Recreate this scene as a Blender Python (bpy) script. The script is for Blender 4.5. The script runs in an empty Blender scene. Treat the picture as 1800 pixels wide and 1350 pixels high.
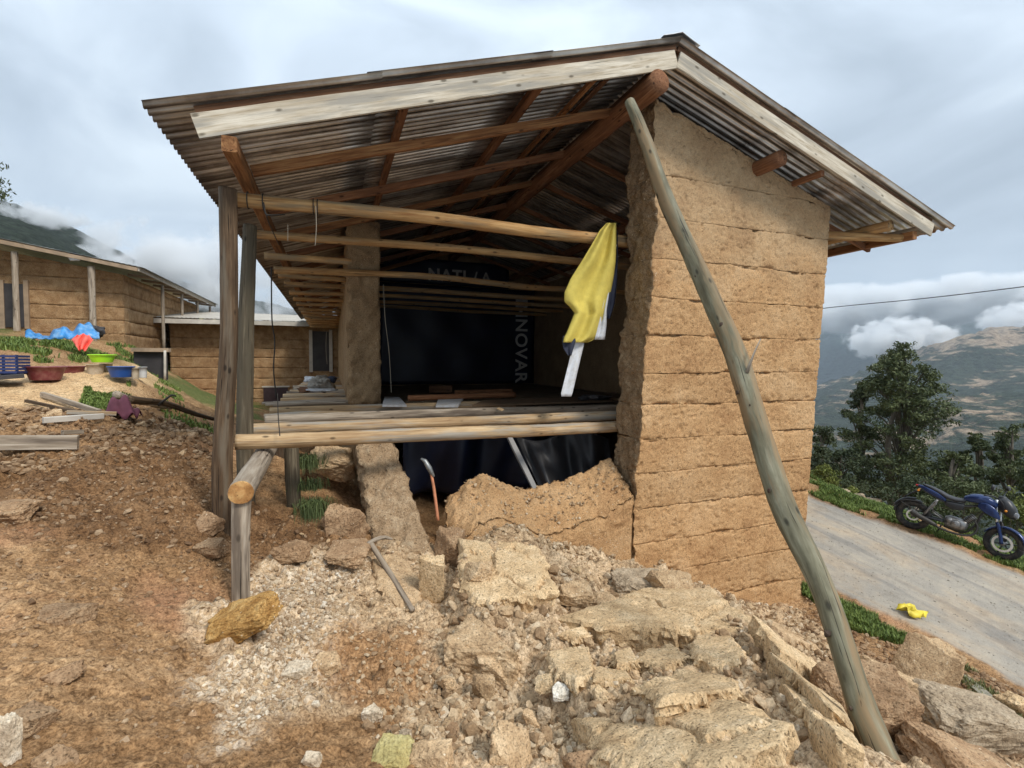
import bpy, math, random
import numpy as np
from mathutils import Matrix, Vector
sc = bpy.context.scene
col = sc.collection
RNG = np.random.default_rng(7)
random.seed(7)

# ---------------------------------------------------------------- camera, world, sun, exposure
FOC, CX, CY = 852.0, 900.0, 675.0          # focal length and centre in photo pixels (1800 x 1350)
_vy = np.array([584 - CX, -(635 - CY), -FOC]); _vx = np.array([3200 - CX, -(650 - CY), -FOC])
_Y = _vy / np.linalg.norm(_vy); _X = _vx - _vx.dot(_Y) * _Y; _X /= np.linalg.norm(_X); _Z = np.cross(_X, _Y)
ROT = np.array([_X, _Y, _Z])               # camera axes -> world axes (X along the gable, Y along the ridge, Z up)
cam = bpy.data.cameras.new('camera'); camo = bpy.data.objects.new('camera', cam); col.objects.link(camo)
cam.sensor_width = 36; cam.lens = 36 * FOC / 1800; cam.clip_end = 30000; cam.clip_start = 0.05
camo.matrix_world = Matrix([list(ROT[i]) + [0] for i in range(3)] + [[0, 0, 0, 1]])
sc.camera = camo
SUN_EL, SUN_AZ = math.radians(46), math.radians(152)   # azimuth clockwise from +Y
w = bpy.data.worlds.new('World'); sc.world = w; w.use_nodes = True
nt = w.node_tree; nt.nodes.clear()
def wn(t, **k):
    n = nt.nodes.new(t)
    for a, b in k.items(): setattr(n, a, b)
    return n
out = wn('ShaderNodeOutputWorld'); bg = wn('ShaderNodeBackground'); bg.inputs[1].default_value = 0.1
sky = wn('ShaderNodeTexSky', sky_type='NISHITA', sun_disc=False, sun_elevation=SUN_EL, sun_rotation=SUN_AZ, altitude=3000)
tc = wn('ShaderNodeTexCoord'); mp = wn('ShaderNodeMapping'); mp.inputs['Scale'].default_value = (1.0, 1.0, 2.2)
n1 = wn('ShaderNodeTexNoise'); n1.inputs['Scale'].default_value = 2.3; n1.inputs['Detail'].default_value = 8; n1.inputs['Roughness'].default_value = 0.52; n1.inputs['Distortion'].default_value = 0.8
n2 = wn('ShaderNodeTexNoise'); n2.inputs['Scale'].default_value = 0.9; n2.inputs['Detail'].default_value = 3
rp = wn('ShaderNodeValToRGB')
e = rp.color_ramp.elements
e[0].position = 0.34; e[0].color = (1.95, 2.3, 2.68, 1)
e[1].position = 0.64; e[1].color = (4.3, 4.8, 5.2, 1)
m_ = e.new(0.49); m_.color = (2.95, 3.4, 3.88, 1)
mth = wn('ShaderNodeMath', operation='MULTIPLY_ADD'); mth.inputs[1].default_value = 0.65
mt2 = wn('ShaderNodeMath', operation='MULTIPLY'); mt2.inputs[1].default_value = 0.35
sep = wn('ShaderNodeSeparateXYZ')
zr = wn('ShaderNodeMapRange'); zr.inputs[1].default_value = 0.25; zr.inputs[2].default_value = 1.0; zr.inputs[3].default_value = 1.0; zr.inputs[4].default_value = 2.5
vm = wn('ShaderNodeVectorMath', operation='SCALE')
mix = wn('ShaderNodeMix', data_type='RGBA'); mix.inputs[0].default_value = 0.93
L = nt.links.new
L(tc.outputs['Generated'], mp.inputs[0]); L(mp.outputs[0], n1.inputs[0]); L(mp.outputs[0], n2.inputs[0])
L(n1.outputs[0], mth.inputs[0]); L(n2.outputs[0], mt2.inputs[0]); L(mt2.outputs[0], mth.inputs[2]); L(mth.outputs[0], rp.inputs[0])
L(tc.outputs['Generated'], sep.inputs[0]); L(sep.outputs[2], zr.inputs[0])
L(rp.outputs[0], vm.inputs[0]); L(zr.outputs[0], vm.inputs['Scale'])
L(sky.outputs[0], mix.inputs[6]); L(vm.outputs[0], mix.inputs[7]); L(mix.outputs[2], bg.inputs[0]); L(bg.outputs[0], out.inputs[0])
sl = bpy.data.lights.new('sun', 'SUN'); sl.energy = 1.5; sl.angle = math.radians(14); sl.color = (1.0, 0.95, 0.87)
so = bpy.data.objects.new('sun', sl); col.objects.link(so)
_d = Vector((math.sin(SUN_AZ) * math.cos(SUN_EL), math.cos(SUN_AZ) * math.cos(SUN_EL), math.sin(SUN_EL)))
so.rotation_euler = _d.to_track_quat('Z', 'Y').to_euler(); so.location = (-5, -8, 20)
sc.view_settings.view_transform = 'Standard'; sc.view_settings.look = 'None'; sc.view_settings.gamma = 1
sc.view_settings.use_curve_mapping = False; sc.view_settings.exposure = 0.85
sc.render.engine = 'CYCLES'
sc.cycles.max_bounces = 6; sc.cycles.diffuse_bounces = 3; sc.cycles.glossy_bounces = 2; sc.cycles.transparent_max_bounces = 8
sc.cycles.volume_bounces = 4; sc.cycles.use_denoising = True; sc.cycles.volume_step_rate = 1.0; sc.cycles.volume_max_steps = 128

# ---------------------------------------------------------------- rays from photo pixels (to survey real positions)
def ray(px, py): return ROT @ np.array([px - CX, -(py - CY), -FOC])
def PY(px, py, y): d = ray(px, py); return d * (y / d[1])
def PX(px, py, x): d = ray(px, py); return d * (x / d[0])
def PZ(px, py, z): d = ray(px, py); return d * (z / d[2])
def PD(px, py, d): return ray(px, py) * (d / FOC)

# ---------------------------------------------------------------- noise
def _h(ix, iy, iz, s=0):
    with np.errstate(over='ignore'):
        h = (ix.astype(np.int64) * 374761393 + iy.astype(np.int64) * 668265263 + iz.astype(np.int64) * 2147483647 + int(s * 8) * 97463477)
        h = (h ^ (h >> 13)) * 1274126177
        h = h ^ (h >> 16)
    return (h & 0xFFFFFF).astype(np.float64) / 0xFFFFFF
def vn(P, s=0):
    P = np.asarray(P, float); i = np.floor(P).astype(np.int64); f = P - i; f = f * f * (3 - 2 * f); r = 0
    for a in (0, 1):
        for b in (0, 1):
            for c in (0, 1):
                wgt = (f[:, 0] if a else 1 - f[:, 0]) * (f[:, 1] if b else 1 - f[:, 1]) * (f[:, 2] if c else 1 - f[:, 2])
                r = r + wgt * _h(i[:, 0] + a, i[:, 1] + b, i[:, 2] + c, s)
    return r * 2 - 1
def fbm(P, o=4, s=0, g=0.5):
    P = np.asarray(P, float); r = 0; a = 1
    for k in range(o): r = r + a * vn(P * 2 ** k + 17.3 * k, s + k); a *= g
    return r
def worley(x, y, s=0):
    ix = np.floor(x); iy = np.floor(y); F1 = np.full(x.shape, 9.0); F2 = F1.copy(); ID = np.zeros(x.shape)
    z = np.zeros(x.shape)
    for a in (-1, 0, 1):
        for b in (-1, 0, 1):
            cx_ = ix + a; cy_ = iy + b
            px_ = cx_ + _h(cx_, cy_, z, s); py_ = cy_ + _h(cx_, cy_, z, s + 5); d = np.hypot(px_ - x, py_ - y)
            idv = _h(cx_, cy_, z, s + 9); m = d < F1
            F2 = np.where(m, F1, np.minimum(F2, d)); ID = np.where(m, idv, ID); F1 = np.where(m, d, F1)
    return F1, F2, ID
def sst(a, b, x): t = np.clip((x - a) / (b - a), 0, 1); return t * t * (3 - 2 * t)

# ---------------------------------------------------------------- mesh helpers
WL = {}
def tag(o, label=None, cat=None, group=None, kind=None):
    if label: o['label'] = label
    if cat: o['category'] = cat
    if group: o['group'] = group
    if kind: o['kind'] = kind
    return o
def root(name, loc, label, cat, group=None):
    o = bpy.data.objects.new(name, None); col.objects.link(o); o.location = tuple(loc); o.empty_display_size = 0.2
    WL[o.name] = np.array(loc, float); return tag(o, label, cat, group)
def mk(name, V, F, mat, parent=None, smooth=False, gc=None, attr=None):
    V = np.asarray(V, float); lo = V.min(0); hi = V.max(0)
    org = np.array([(lo[0] + hi[0]) / 2, (lo[1] + hi[1]) / 2, lo[2]])
    me = bpy.data.meshes.new(name)
    if isinstance(F, np.ndarray):
        n = len(F); k = F.shape[1]
        me.vertices.add(len(V)); me.vertices.foreach_set('co', (V - org).astype(np.float32).ravel())
        me.loops.add(n * k); me.loops.foreach_set('vertex_index', F.astype(np.int32).ravel())
        me.polygons.add(n); me.polygons.foreach_set('loop_start', np.arange(0, n * k, k, dtype=np.int32))
        me.polygons.foreach_set('loop_total', np.full(n, k, dtype=np.int32)); me.update(calc_edges=True); me.validate()
    else:
        me.from_pydata([tuple(v) for v in (V - org)], [], [tuple(f) for f in F])
    me.polygons.foreach_set('use_smooth', [smooth] * len(me.polygons))
    if gc is not None and len(gc) == len(me.vertices):
        a = me.attributes.new('gc', 'FLOAT_VECTOR', 'POINT'); a.data.foreach_set('vector', np.asarray(gc, np.float32).ravel())
    for k_, v_ in (attr or {}).items():
        a = me.attributes.new(k_, 'FLOAT', 'POINT'); a.data.foreach_set('value', np.asarray(v_, np.float32).ravel())
    me.materials.append(mat)
    o = bpy.data.objects.new(name, me); col.objects.link(o)
    base = np.zeros(3)
    if parent is not None: o.parent = parent; base = WL[parent.name]
    o.location = tuple(org - base); WL[o.name] = org
    return o
def gridbox(nx, ny, nz):
    """closed box surface on the unit cube, welded; returns verts (0..1) and quads"""
    idx = {}; V = []
    def vid(i, j, k):
        if (i, j, k) not in idx: idx[(i, j, k)] = len(V); V.append((i / nx, j / ny, k / nz))
        return idx[(i, j, k)]
    F = []
    for i in range(nx):
        for j in range(ny):
            F.append((vid(i, j, 0), vid(i, j + 1, 0), vid(i + 1, j + 1, 0), vid(i + 1, j, 0)))
            F.append((vid(i, j, nz), vid(i + 1, j, nz), vid(i + 1, j + 1, nz), vid(i, j + 1, nz)))
    for i in range(nx):
        for k in range(nz):
            F.append((vid(i, 0, k), vid(i + 1, 0, k), vid(i + 1, 0, k + 1), vid(i, 0, k + 1)))
            F.append((vid(i, ny, k), vid(i, ny, k + 1), vid(i + 1, ny, k + 1), vid(i + 1, ny, k)))
    for j in range(ny):
        for k in range(nz):
            F.append((vid(0, j, k), vid(0, j, k + 1), vid(0, j + 1, k + 1), vid(0, j + 1, k)))
            F.append((vid(nx, j, k), vid(nx, j + 1, k), vid(nx, j + 1, k + 1), vid(nx, j, k + 1)))
    return np.array(V), np.array(F)
def hexmap(U, C):
    """trilinear map of the unit cube to 8 corners C[i][j][k]"""
    C = np.asarray(C, float).reshape(2, 2, 2, 3); u, v, t = U[:, 0:1], U[:, 1:2], U[:, 2:3]; r = 0
    for i in (0, 1):
        for j in (0, 1):
            for k in (0, 1):
                r = r + (u if i else 1 - u) * (v if j else 1 - v) * (t if k else 1 - t) * C[i, j, k]
    return r
def box_corners(a, b):
    return [[[(x, y, z) for z in (a[2], b[2])] for y in (a[1], b[1])] for x in (a[0], b[0])]
def vnormals(V, F):
    n = np.cross(V[F[:, 2]] - V[F[:, 0]], V[F[:, 3 if F.shape[1] > 3 else 1]] - V[F[:, 1 if F.shape[1] > 3 else 0]])
    if F.shape[1] == 3: n = -n
    N = np.zeros_like(V)
    for k in range(F.shape[1]): np.add.at(N, F[:, k], n)
    return N / np.maximum(np.linalg.norm(N, axis=1, keepdims=True), 1e-9)
def earthblock(name, C, mat, parent=None, res=0.03, amp=0.02, fine=0.008, s=0, rough=None, roundr=0.03, smooth=True, post=None, endmat=None):
    """block of rammed earth from 8 corners with worn edges and rough faces"""
    C = np.asarray(C, float).reshape(2, 2, 2, 3)
    d = [np.linalg.norm(C[1, 0, 0] - C[0, 0, 0]), np.linalg.norm(C[0, 1, 0] - C[0, 0, 0]), np.linalg.norm(C[0, 0, 1] - C[0, 0, 0])]
    n = [int(np.clip(round(q / res), 2, 170)) for q in d]
    U, F = gridbox(*n); V = hexmap(U, C)
    N = vnormals(V, F)
    cnt = ((U < 1e-6) | (U > 1 - 1e-6)).sum(1)
    near = np.minimum(U, 1 - U) * np.array(d)
    e1 = np.sort(near, axis=1)[:, 1]                       # distance to the nearest edge
    V = V - N * (roundr * np.clip(1 - e1 / (roundr * 2), 0, 1) ** 2)[:, None]
    a = amp * fbm(V * 3.1 + s, 3, s) + fine * fbm(V * 22 + s, 3, s + 3)
    if rough is not None: a = a * rough(U, V)
    V = V + N * a[:, None]
    if post is not None: V = post(U, V)
    o = mk(name, V, F, mat, parent, smooth)
    if endmat is not None:
        o.data.materials.append(endmat); o.data.polygons.foreach_set('material_index', (U[F][:, :, 0].max(1) < 1e-4).astype(np.int32))
    return o
def spline(P, n):
    P = np.asarray(P, float); m = len(P)
    if m == 2: t = np.linspace(0, 1, n)[:, None]; return P[0] * (1 - t) + P[1] * t
    T = np.linspace(0, m - 1, n); i = np.clip(T.astype(int), 0, m - 2); f = (T - i)[:, None]
    p0 = P[np.maximum(i - 1, 0)]; p1 = P[i]; p2 = P[i + 1]; p3 = P[np.minimum(i + 2, m - 1)]
    return 0.5 * ((2 * p1) + (-p0 + p2) * f + (2 * p0 - 5 * p1 + 4 * p2 - p3) * f ** 2 + (-p0 + 3 * p1 - 3 * p2 + p3) * f ** 3)
def tube_data(P, R, n=None, seg=14, rough=0.06, bend=0.0, s=0, cap=True):
    P = np.asarray(P, float); Lg = sum(np.linalg.norm(P[i + 1] - P[i]) for i in range(len(P) - 1))
    n = n or int(np.clip(Lg / 0.06, 2, 90)); C = spline(P, n); R = np.interp(np.linspace(0, 1, n), np.linspace(0, 1, len(R)), R)
    if bend: C = C + np.stack([vn(np.stack([np.linspace(0, 1, n) * 3 + s, np.full(n, k * 7.7), np.full(n, s * 1.3)], 1), k) for k in range(3)], 1) * bend * np.sin(np.linspace(0, math.pi, n))[:, None]
    T = np.gradient(C, axis=0); T /= np.linalg.norm(T, axis=1, keepdims=True)
    up = np.array([0, 0, 1.0]) if abs(T[0][2]) < 0.9 else np.array([1.0, 0, 0])
    A = np.cross(up, T); A /= np.maximum(np.linalg.norm(A, axis=1, keepdims=True), 1e-6); B = np.cross(T, A)
    th = np.linspace(0, 2 * math.pi, seg, endpoint=False)
    ln = np.concatenate([[0], np.cumsum(np.linalg.norm(np.diff(C, axis=0), axis=1))])
    cs, sn = np.cos(th), np.sin(th)
    TH, LN = np.meshgrid(th, ln); RR = R[:, None] * np.ones_like(TH)
    q = np.stack([np.cos(TH).ravel() * 1.5 + s, np.sin(TH).ravel() * 1.5, LN.ravel() * 2.2], 1)
    q2 = np.stack([np.cos(TH).ravel() * 3 + s, np.sin(TH).ravel() * 3, LN.ravel() * 9], 1)
    RR = RR * (1 + rough * vn(q, s).reshape(TH.shape) + rough * 0.4 * vn(q2, s + 1).reshape(TH.shape))
    V = C[:, None, :] + RR[..., None] * (np.cos(TH)[..., None] * A[:, None, :] + np.sin(TH)[..., None] * B[:, None, :])
    G = np.stack([np.cos(TH) * RR, np.sin(TH) * RR, LN + s * 3.1], -1).reshape(-1, 3); V = V.reshape(-1, 3)
    F = []
    for i in range(n - 1):
        for j in range(seg): F.append((i * seg + j, i * seg + (j + 1) % seg, (i + 1) * seg + (j + 1) % seg, (i + 1) * seg + j))
    if cap:
        V = np.vstack([V, C[0] - T[0] * R[0] * 0.06, C[-1] + T[-1] * R[-1] * 0.06]); a = len(V) - 2; G = np.vstack([G, [0, 0, s * 3.1], [0, 0, ln[-1] + s * 3.1]])
        for j in range(seg):
            F.append((a, (j + 1) % seg, j)); F.append((a + 1, (n - 1) * seg + j, (n - 1) * seg + (j + 1) % seg))
    return V, F, G
def log(name, P, R, mat, parent=None, **k):
    V, F, G = tube_data(P, R, **k); return mk(name, V, F, mat, parent, True, G)
def wire(name, P, r, mat, parent=None, seg=5, n=None): return log(name, P, [r, r], mat, parent, seg=seg, rough=0, n=n or max(8, len(P) * 5))
def board(name, p0, p1, up, wid, thk, mat, parent=None, s=0, jit=0.004, n=None, taper=1.0):
    """sawn board from p0 to p1; 'wid' lies along up"""
    p0 = np.array(p0, float); p1 = np.array(p1, float); T = p1 - p0; Lg = np.linalg.norm(T); T /= Lg
    up = np.array(up, float); up = up - up.dot(T) * T; up /= np.linalg.norm(up); B = np.cross(T, up)
    c = min(wid, thk) * 0.08; hw, ht = wid / 2, thk / 2
    prof = [(-hw + c, -ht), (0, -ht), (hw - c, -ht), (hw, -ht + c), (hw, ht - c), (hw - c, ht), (0, ht), (-hw + c, ht), (-hw, ht - c), (-hw, -ht + c)]
    n = n or int(np.clip(Lg / 0.15, 1, 40)) + 1; V = []; G = []
    for i in range(n):
        t = i / (n - 1); C = p0 + T * Lg * t; k = 1 + (taper - 1) * t
        dz = vn(np.array([[t * Lg * 0.9 + s, s * 2.1, 0.5]]), 3)[0] * jit * 2
        for a, b in prof:
            ja, jb = (vn(np.array([[t * Lg * 4 + s, a * 30, b * 30]]), 5)[0] * jit, 0)
            V.append(C + up * (a * k + ja + dz) + B * b * k); G.append((a, b, t * Lg + s * 1.7))
    F = []; m = len(prof)
    for i in range(n - 1):
        for j in range(m): F.append((i * m + j, (i + 1) * m + j, (i + 1) * m + (j + 1) % m, i * m + (j + 1) % m))
    F.append(tuple(range(m))); F.append(tuple((n - 1) * m + j for j in reversed(range(m))))
    return mk(name, V, F, mat, parent, False, G)
def box(name, a, b, mat, parent=None):
    U, F = gridbox(1, 1, 1); return mk(name, hexmap(U, box_corners(a, b)), F, mat, parent)

# ---------------------------------------------------------------- materials
def M(name): 
    m = bpy.data.materials.new(name); m.use_nodes = True; m.node_tree.nodes.clear(); return m
class NB:
    def __init__(s, m): s.t = m.node_tree
    def n(s, t, ins=None, **k):
        x = s.t.nodes.new(t)
        for a, b in k.items(): setattr(x, a, b)
        for a, b in (ins or {}).items():
            if hasattr(b, 'links') or hasattr(b, 'is_linked'): s.t.links.new(b, x.inputs[a])
            else: x.inputs[a].default_value = b
        return x
    def noise(s, vec, scale, detail=4, rough=0.55, dist=0): return s.n('ShaderNodeTexNoise', {'Vector': vec, 'Scale': scale, 'Detail': detail, 'Roughness': rough, 'Distortion': dist}).outputs[0]
    def ramp(s, fac, stops):
        r = s.n('ShaderNodeValToRGB', {0: fac}); el = r.color_ramp.elements
        while len(el) > 1: el.remove(el[-1])
        el[0].position = stops[0][0]; el[0].color = tuple(stops[0][1]) + (1,)
        for p, c in stops[1:]: q = el.new(p); q.color = tuple(c) + (1,)
        return r.outputs[0]
    def mix(s, fac, a, b, mode='MIX'):
        x = s.n('ShaderNodeMix', data_type='RGBA', blend_type=mode)
        for i, v in ((0, fac), (6, a), (7, b)):
            if hasattr(v, 'is_linked'): s.t.links.new(v, x.inputs[i])
            else: x.inputs[i].default_value = v if i == 0 else tuple(v) + (1,)
        return x.outputs[2]
    def math(s, op, a, b=0.0, c=0.0, clamp=False):
        x = s.n('ShaderNodeMath', operation=op, use_clamp=clamp)
        for i, v in enumerate((a, b, c)):
            if hasattr(v, 'is_linked'): s.t.links.new(v, x.inputs[i])
            else: x.inputs[i].default_value = v
        return x.outputs[0]
    def mapv(s, vec, scale=(1, 1, 1), loc=(0, 0, 0)): return s.n('ShaderNodeMapping', {'Vector': vec, 'Scale': scale, 'Location': loc}).outputs[0]
    def out(s, colr, rough=0.9, bump=None, bdist=0.01, bstr=1.0, metal=0.0, spec=0.3, **kw):
        p = s.n('ShaderNodeBsdfPrincipled', {'Roughness': rough, 'Metallic': metal, 'Specular IOR Level': spec})
        if hasattr(colr, 'is_linked'): s.t.links.new(colr, p.inputs['Base Color'])
        else: p.inputs['Base Color'].default_value = tuple(colr) + (1,)
        for a, b in kw.items():
            a = a.replace('_', ' ')
            if hasattr(b, 'is_linked'): s.t.links.new(b, p.inputs[a])
            else: p.inputs[a].default_value = b
        if bump is not None:
            b = s.n('ShaderNodeBump', {'Height': bump, 'Distance': bdist, 'Strength': bstr}); s.t.links.new(b.outputs[0], p.inputs['Normal'])
        o = s.n('ShaderNodeOutputMaterial'); s.t.links.new(p.outputs[0], o.inputs[0]); return p
    def geo(s): return s.n('ShaderNodeNewGeometry').outputs['Position']
    def attr(s, nm): return s.n('ShaderNodeAttribute', attribute_name=nm)
    def rnd(s): return s.n('ShaderNodeObjectInfo').outputs['Random']
def earth_mat(name, dark, mid, light, scale=2.0, pits=0.5, bump=0.02, straw=True, rvar=0.12, weather_shade=None):
    m = M(name); b = NB(m); p = b.geo()
    big = b.noise(p, scale, 6, 0.6); fine = b.noise(p, 34, 5, 0.7); med = b.noise(p, 9, 4, 0.6)
    f = b.math('ADD', b.math('MULTIPLY', big, 0.55), b.math('MULTIPLY', fine, 0.3)); f = b.math('ADD', f, b.math('MULTIPLY', med, 0.15))
    c = b.ramp(f, [(0.34, dark), (0.5, mid), (0.66, light)])
    pit = b.noise(p, 55, 3, 0.6); pm = b.ramp(pit, [(0.33, (pits, pits, pits)), (0.42, (1, 1, 1))])
    c = b.mix(1.0, c, pm, 'MULTIPLY')  # pits darkened in the colour, as shade in the hollows
    if straw:
        st = b.noise(b.mapv(p, (60, 60, 140)), 1.0, 2, 0.5, 0.6); sm = b.ramp(st, [(0.66, (0, 0, 0)), (0.72, (1, 1, 1))])
        c = b.mix(b.math('MULTIPLY', sm, 0.45), c, (0.60, 0.47, 0.29))
    mic = b.noise(p, 75, 4, 0.75); c = b.mix(1.0, c, b.ramp(mic, [(0.33, (0.5, 0.48, 0.45)), (0.46, (0.93, 0.93, 0.92)), (0.6, (1.18, 1.18, 1.16))]), 'MULTIPLY')  # crumb tone plus relief shading, put into the colour as fine contrast
    vf = b.n('ShaderNodeTexVoronoi', {'Vector': p, 'Scale': 26.0}); fl = b.math('MULTIPLY', b.math('LESS_THAN', vf.outputs['Distance'], 0.16), b.math('GREATER_THAN', b.n('ShaderNodeSeparateColor', {0: vf.outputs['Color']}).outputs[1], 0.82)); c = b.mix(b.math('MULTIPLY', fl, 0.7), c, (0.72, 0.62, 0.47))
    if weather_shade:  # greyer upward: weathering and the roof's shade together in the colour
        zz = b.n('ShaderNodeSeparateXYZ', {0: p}).outputs[2]; zf = b.n('ShaderNodeMapRange', {0: zz, 1: weather_shade[0], 2: weather_shade[1], 3: 0.0, 4: 0.5}).outputs[0]
        wf = b.ramp(b.math('ADD', zf, b.math('MULTIPLY', b.noise(b.mapv(p, (1.3, 1.3, 2.5)), 1.0, 5, 0.6), 0.5)), [(0.38, (0, 0, 0)), (0.66, (0.5, 0.5, 0.5))])
        c = b.mix(wf, c, b.ramp(f, [(0.34, (0.30, 0.21, 0.125)), (0.5, (0.42, 0.31, 0.19)), (0.66, (0.52, 0.40, 0.26))]))
    r = b.rnd(); k = b.math('MULTIPLY_ADD', r, rvar, 1 - rvar / 2); kk = b.n('ShaderNodeCombineColor', {0: k, 1: k, 2: k}).outputs[0]
    c = b.mix(1.0, c, kk, 'MULTIPLY')
    h = b.math('ADD', b.math('MULTIPLY', fine, 0.6), b.math('MULTIPLY', b.math('MINIMUM', pit, 0.42), 1.4)); h = b.math('ADD', h, b.math('MULTIPLY', med, 0.5))
    b.out(c, 0.95, h, bump, 0.9, spec=0.15); return m
def wood_mat(name, dark, mid, light, grey=None, greyf=0.0, knots=True, rough=0.8, bump=0.006, sx=40):
    m = M(name); b = NB(m); g = b.attr('gc').outputs['Vector']; r = b.rnd()
    off = b.n('ShaderNodeCombineXYZ', {0: 0.0, 1: 0.0, 2: b.math('MULTIPLY', r, 37.0)}).outputs[0]
    g = b.n('ShaderNodeVectorMath', {0: g, 1: off}, operation='ADD').outputs[0]
    gr = b.noise(b.mapv(g, (sx, sx, 2.2)), 1.0, 5, 0.65, 0.4); bl = b.noise(b.mapv(g, (7, 7, 1.3)), 1.0, 4, 0.6)
    c = b.ramp(gr, [(0.3, dark), (0.5, mid), (0.68, light)])
    c = b.mix(b.ramp(bl, [(0.42, (0, 0, 0)), (0.62, (0.55, 0.55, 0.55))]), c, dark)
    if grey is not None:
        gf = b.noise(b.mapv(g, (9, 9, 0.9), (3, 1, 5)), 1.0, 4, 0.6)
        c = b.mix(b.ramp(gf, [(0.58 - greyf * 0.35, (0, 0, 0)), (0.72 - greyf * 0.35, (0.9, 0.9, 0.9))]), c, grey)
    if knots:
        kn = b.n('ShaderNodeTexVoronoi', {'Vector': b.mapv(g, (9, 9, 4.0)), 'Scale': 1.0, 'Randomness': 1.0}).outputs['Distance']
        c = b.mix(b.ramp(kn, [(0.08, (0.8, 0.8, 0.8)), (0.17, (0, 0, 0))]), c, tuple(q * 0.25 for q in dark))
    cr = b.noise(b.mapv(g, (70, 70, 1.2), (9, 2, 1)), 1.0, 3, 0.5); cm = b.ramp(cr, [(0.30, (0.25, 0.25, 0.25)), (0.36, (1, 1, 1))])
    c = b.mix(1.0, c, cm, 'MULTIPLY'); k = b.math('MULTIPLY_ADD', r, 0.3, 0.85); c = b.mix(1.0, c, b.n('ShaderNodeCombineColor', {0: k, 1: k, 2: k}).outputs[0], 'MULTIPLY')
    b.out(c, rough, b.math('ADD', gr, b.math('MULTIPLY', cm, 0.7)), bump, 0.8, spec=0.25); return m
def plain(name, c, rough=0.6, metal=0.0, var=0.15, scale=6, bump=None, spec=0.4, dirt=None, **kw):
    m = M(name); b = NB(m); p = b.n('ShaderNodeTexCoord').outputs['Object']; n = b.noise(p, scale, 5, 0.6)
    cc = b.ramp(n, [(0.3, tuple(q * (1 - var) for q in c)), (0.7, tuple(min(1, q * (1 + var)) for q in c))])
    if dirt: 
        dn = b.noise(p, scale * 1.7, 6, 0.7); cc = b.mix(b.ramp(dn, [(0.45, (0, 0, 0)), (0.65, (0.8, 0.8, 0.8))]), cc, dirt)
    b.out(cc, rough, b.noise(p, scale * 5, 4) if bump else None, bump or 0.01, 1.0, metal, spec, **kw); return m
MT = {}
MT['wall'] = earth_mat('rammed_earth', (0.35, 0.187, 0.085), (0.51, 0.305, 0.148), (0.63, 0.415, 0.23), 1.6, 0.45, 0.022, weather_shade=(0.2, 2.6))
MT['wall_top'] = earth_mat('rammed_earth_grey', (0.33, 0.235, 0.14), (0.44, 0.33, 0.205), (0.53, 0.41, 0.27), 1.6, 0.45, 0.022)
MT['wall_raw'] = earth_mat('broken_earth', (0.26, 0.17, 0.095), (0.42, 0.29, 0.175), (0.55, 0.42, 0.28), 7, 0.4, 0.04)
MT['wall_end_shaded'] = earth_mat('broken_end_shaded', (0.17, 0.105, 0.055), (0.29, 0.195, 0.112), (0.42, 0.30, 0.185), 6, 0.4, 0.04)  # raw broken earth, darkened further with the end face's shade in its colour
MT['wall_shade'] = earth_mat('inner_earth_shaded', (0.22, 0.14, 0.075), (0.32, 0.21, 0.115), (0.40, 0.28, 0.16), 2, 0.5, 0.02)  # rammed earth again, with the shade of the inner walls in its colour
MT['clod'] = earth_mat('earth_clod', (0.30, 0.19, 0.105), (0.49, 0.34, 0.20), (0.65, 0.49, 0.315), 8, 0.55, 0.02, False, 0.35)
MT['slab'] = earth_mat('slab_face', (0.39, 0.255, 0.135), (0.60, 0.43, 0.25), (0.75, 0.58, 0.375), 4, 0.4, 0.022, False, 0.16)
MT['brownclod'] = earth_mat('brown_clod', (0.24, 0.145, 0.08), (0.37, 0.235, 0.135), (0.50, 0.35, 0.215), 6, 0.5, 0.03, False, 0.3)
MT['ochre'] = earth_mat('ochre_stone', (0.25, 0.12, 0.035), (0.44, 0.25, 0.085), (0.60, 0.40, 0.17), 9, 0.6, 0.015, False, 0.1)
MT['white_stone'] = earth_mat('white_stone', (0.38, 0.29, 0.2), (0.56, 0.46, 0.34), (0.72, 0.64, 0.52), 9, 0.7, 0.012, False, 0.2)
MT['grey_stone'] = earth_mat('grey_stone', (0.24, 0.18, 0.12), (0.42, 0.325, 0.225), (0.54, 0.44, 0.32), 6, 0.6, 0.02, False, 0.2)
MT['beam'] = wood_mat('orange_timber', (0.13, 0.05, 0.018), (0.29, 0.13, 0.05), (0.40, 0.21, 0.085))
MT['redbeam'] = wood_mat('red_brown_timber', (0.12, 0.048, 0.021), (0.23, 0.10, 0.045), (0.33, 0.165, 0.08))
MT['tie'] = wood_mat('yellow_pole', (0.28, 0.13, 0.045), (0.50, 0.29, 0.115), (0.62, 0.40, 0.19), (0.26, 0.19, 0.11), 0.35)
MT['floorpole'] = wood_mat('pale_pole', (0.30, 0.18, 0.09), (0.54, 0.37, 0.20), (0.68, 0.51, 0.31), (0.36, 0.33, 0.28), 0.35)
MT['post'] = wood_mat('grey_brown_post', (0.05, 0.03, 0.017), (0.12, 0.075, 0.042), (0.20, 0.135, 0.08), (0.15, 0.12, 0.085), 0.2, bump=0.01)
MT['post2'] = wood_mat('grey_green_post', (0.06, 0.045, 0.028), (0.14, 0.11, 0.072), (0.24, 0.20, 0.135), (0.09, 0.075, 0.05), 0.4, bump=0.01)
MT['oldwood'] = wood_mat('weathered_wood', (0.22, 0.17, 0.12), (0.38, 0.31, 0.235), (0.52, 0.45, 0.36), (0.13, 0.1, 0.075), 0.2)
MT['sawn'] = wood_mat('sawn_end', (0.22, 0.10, 0.03), (0.42, 0.22, 0.08), (0.55, 0.34, 0.14), sx=12)
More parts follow.
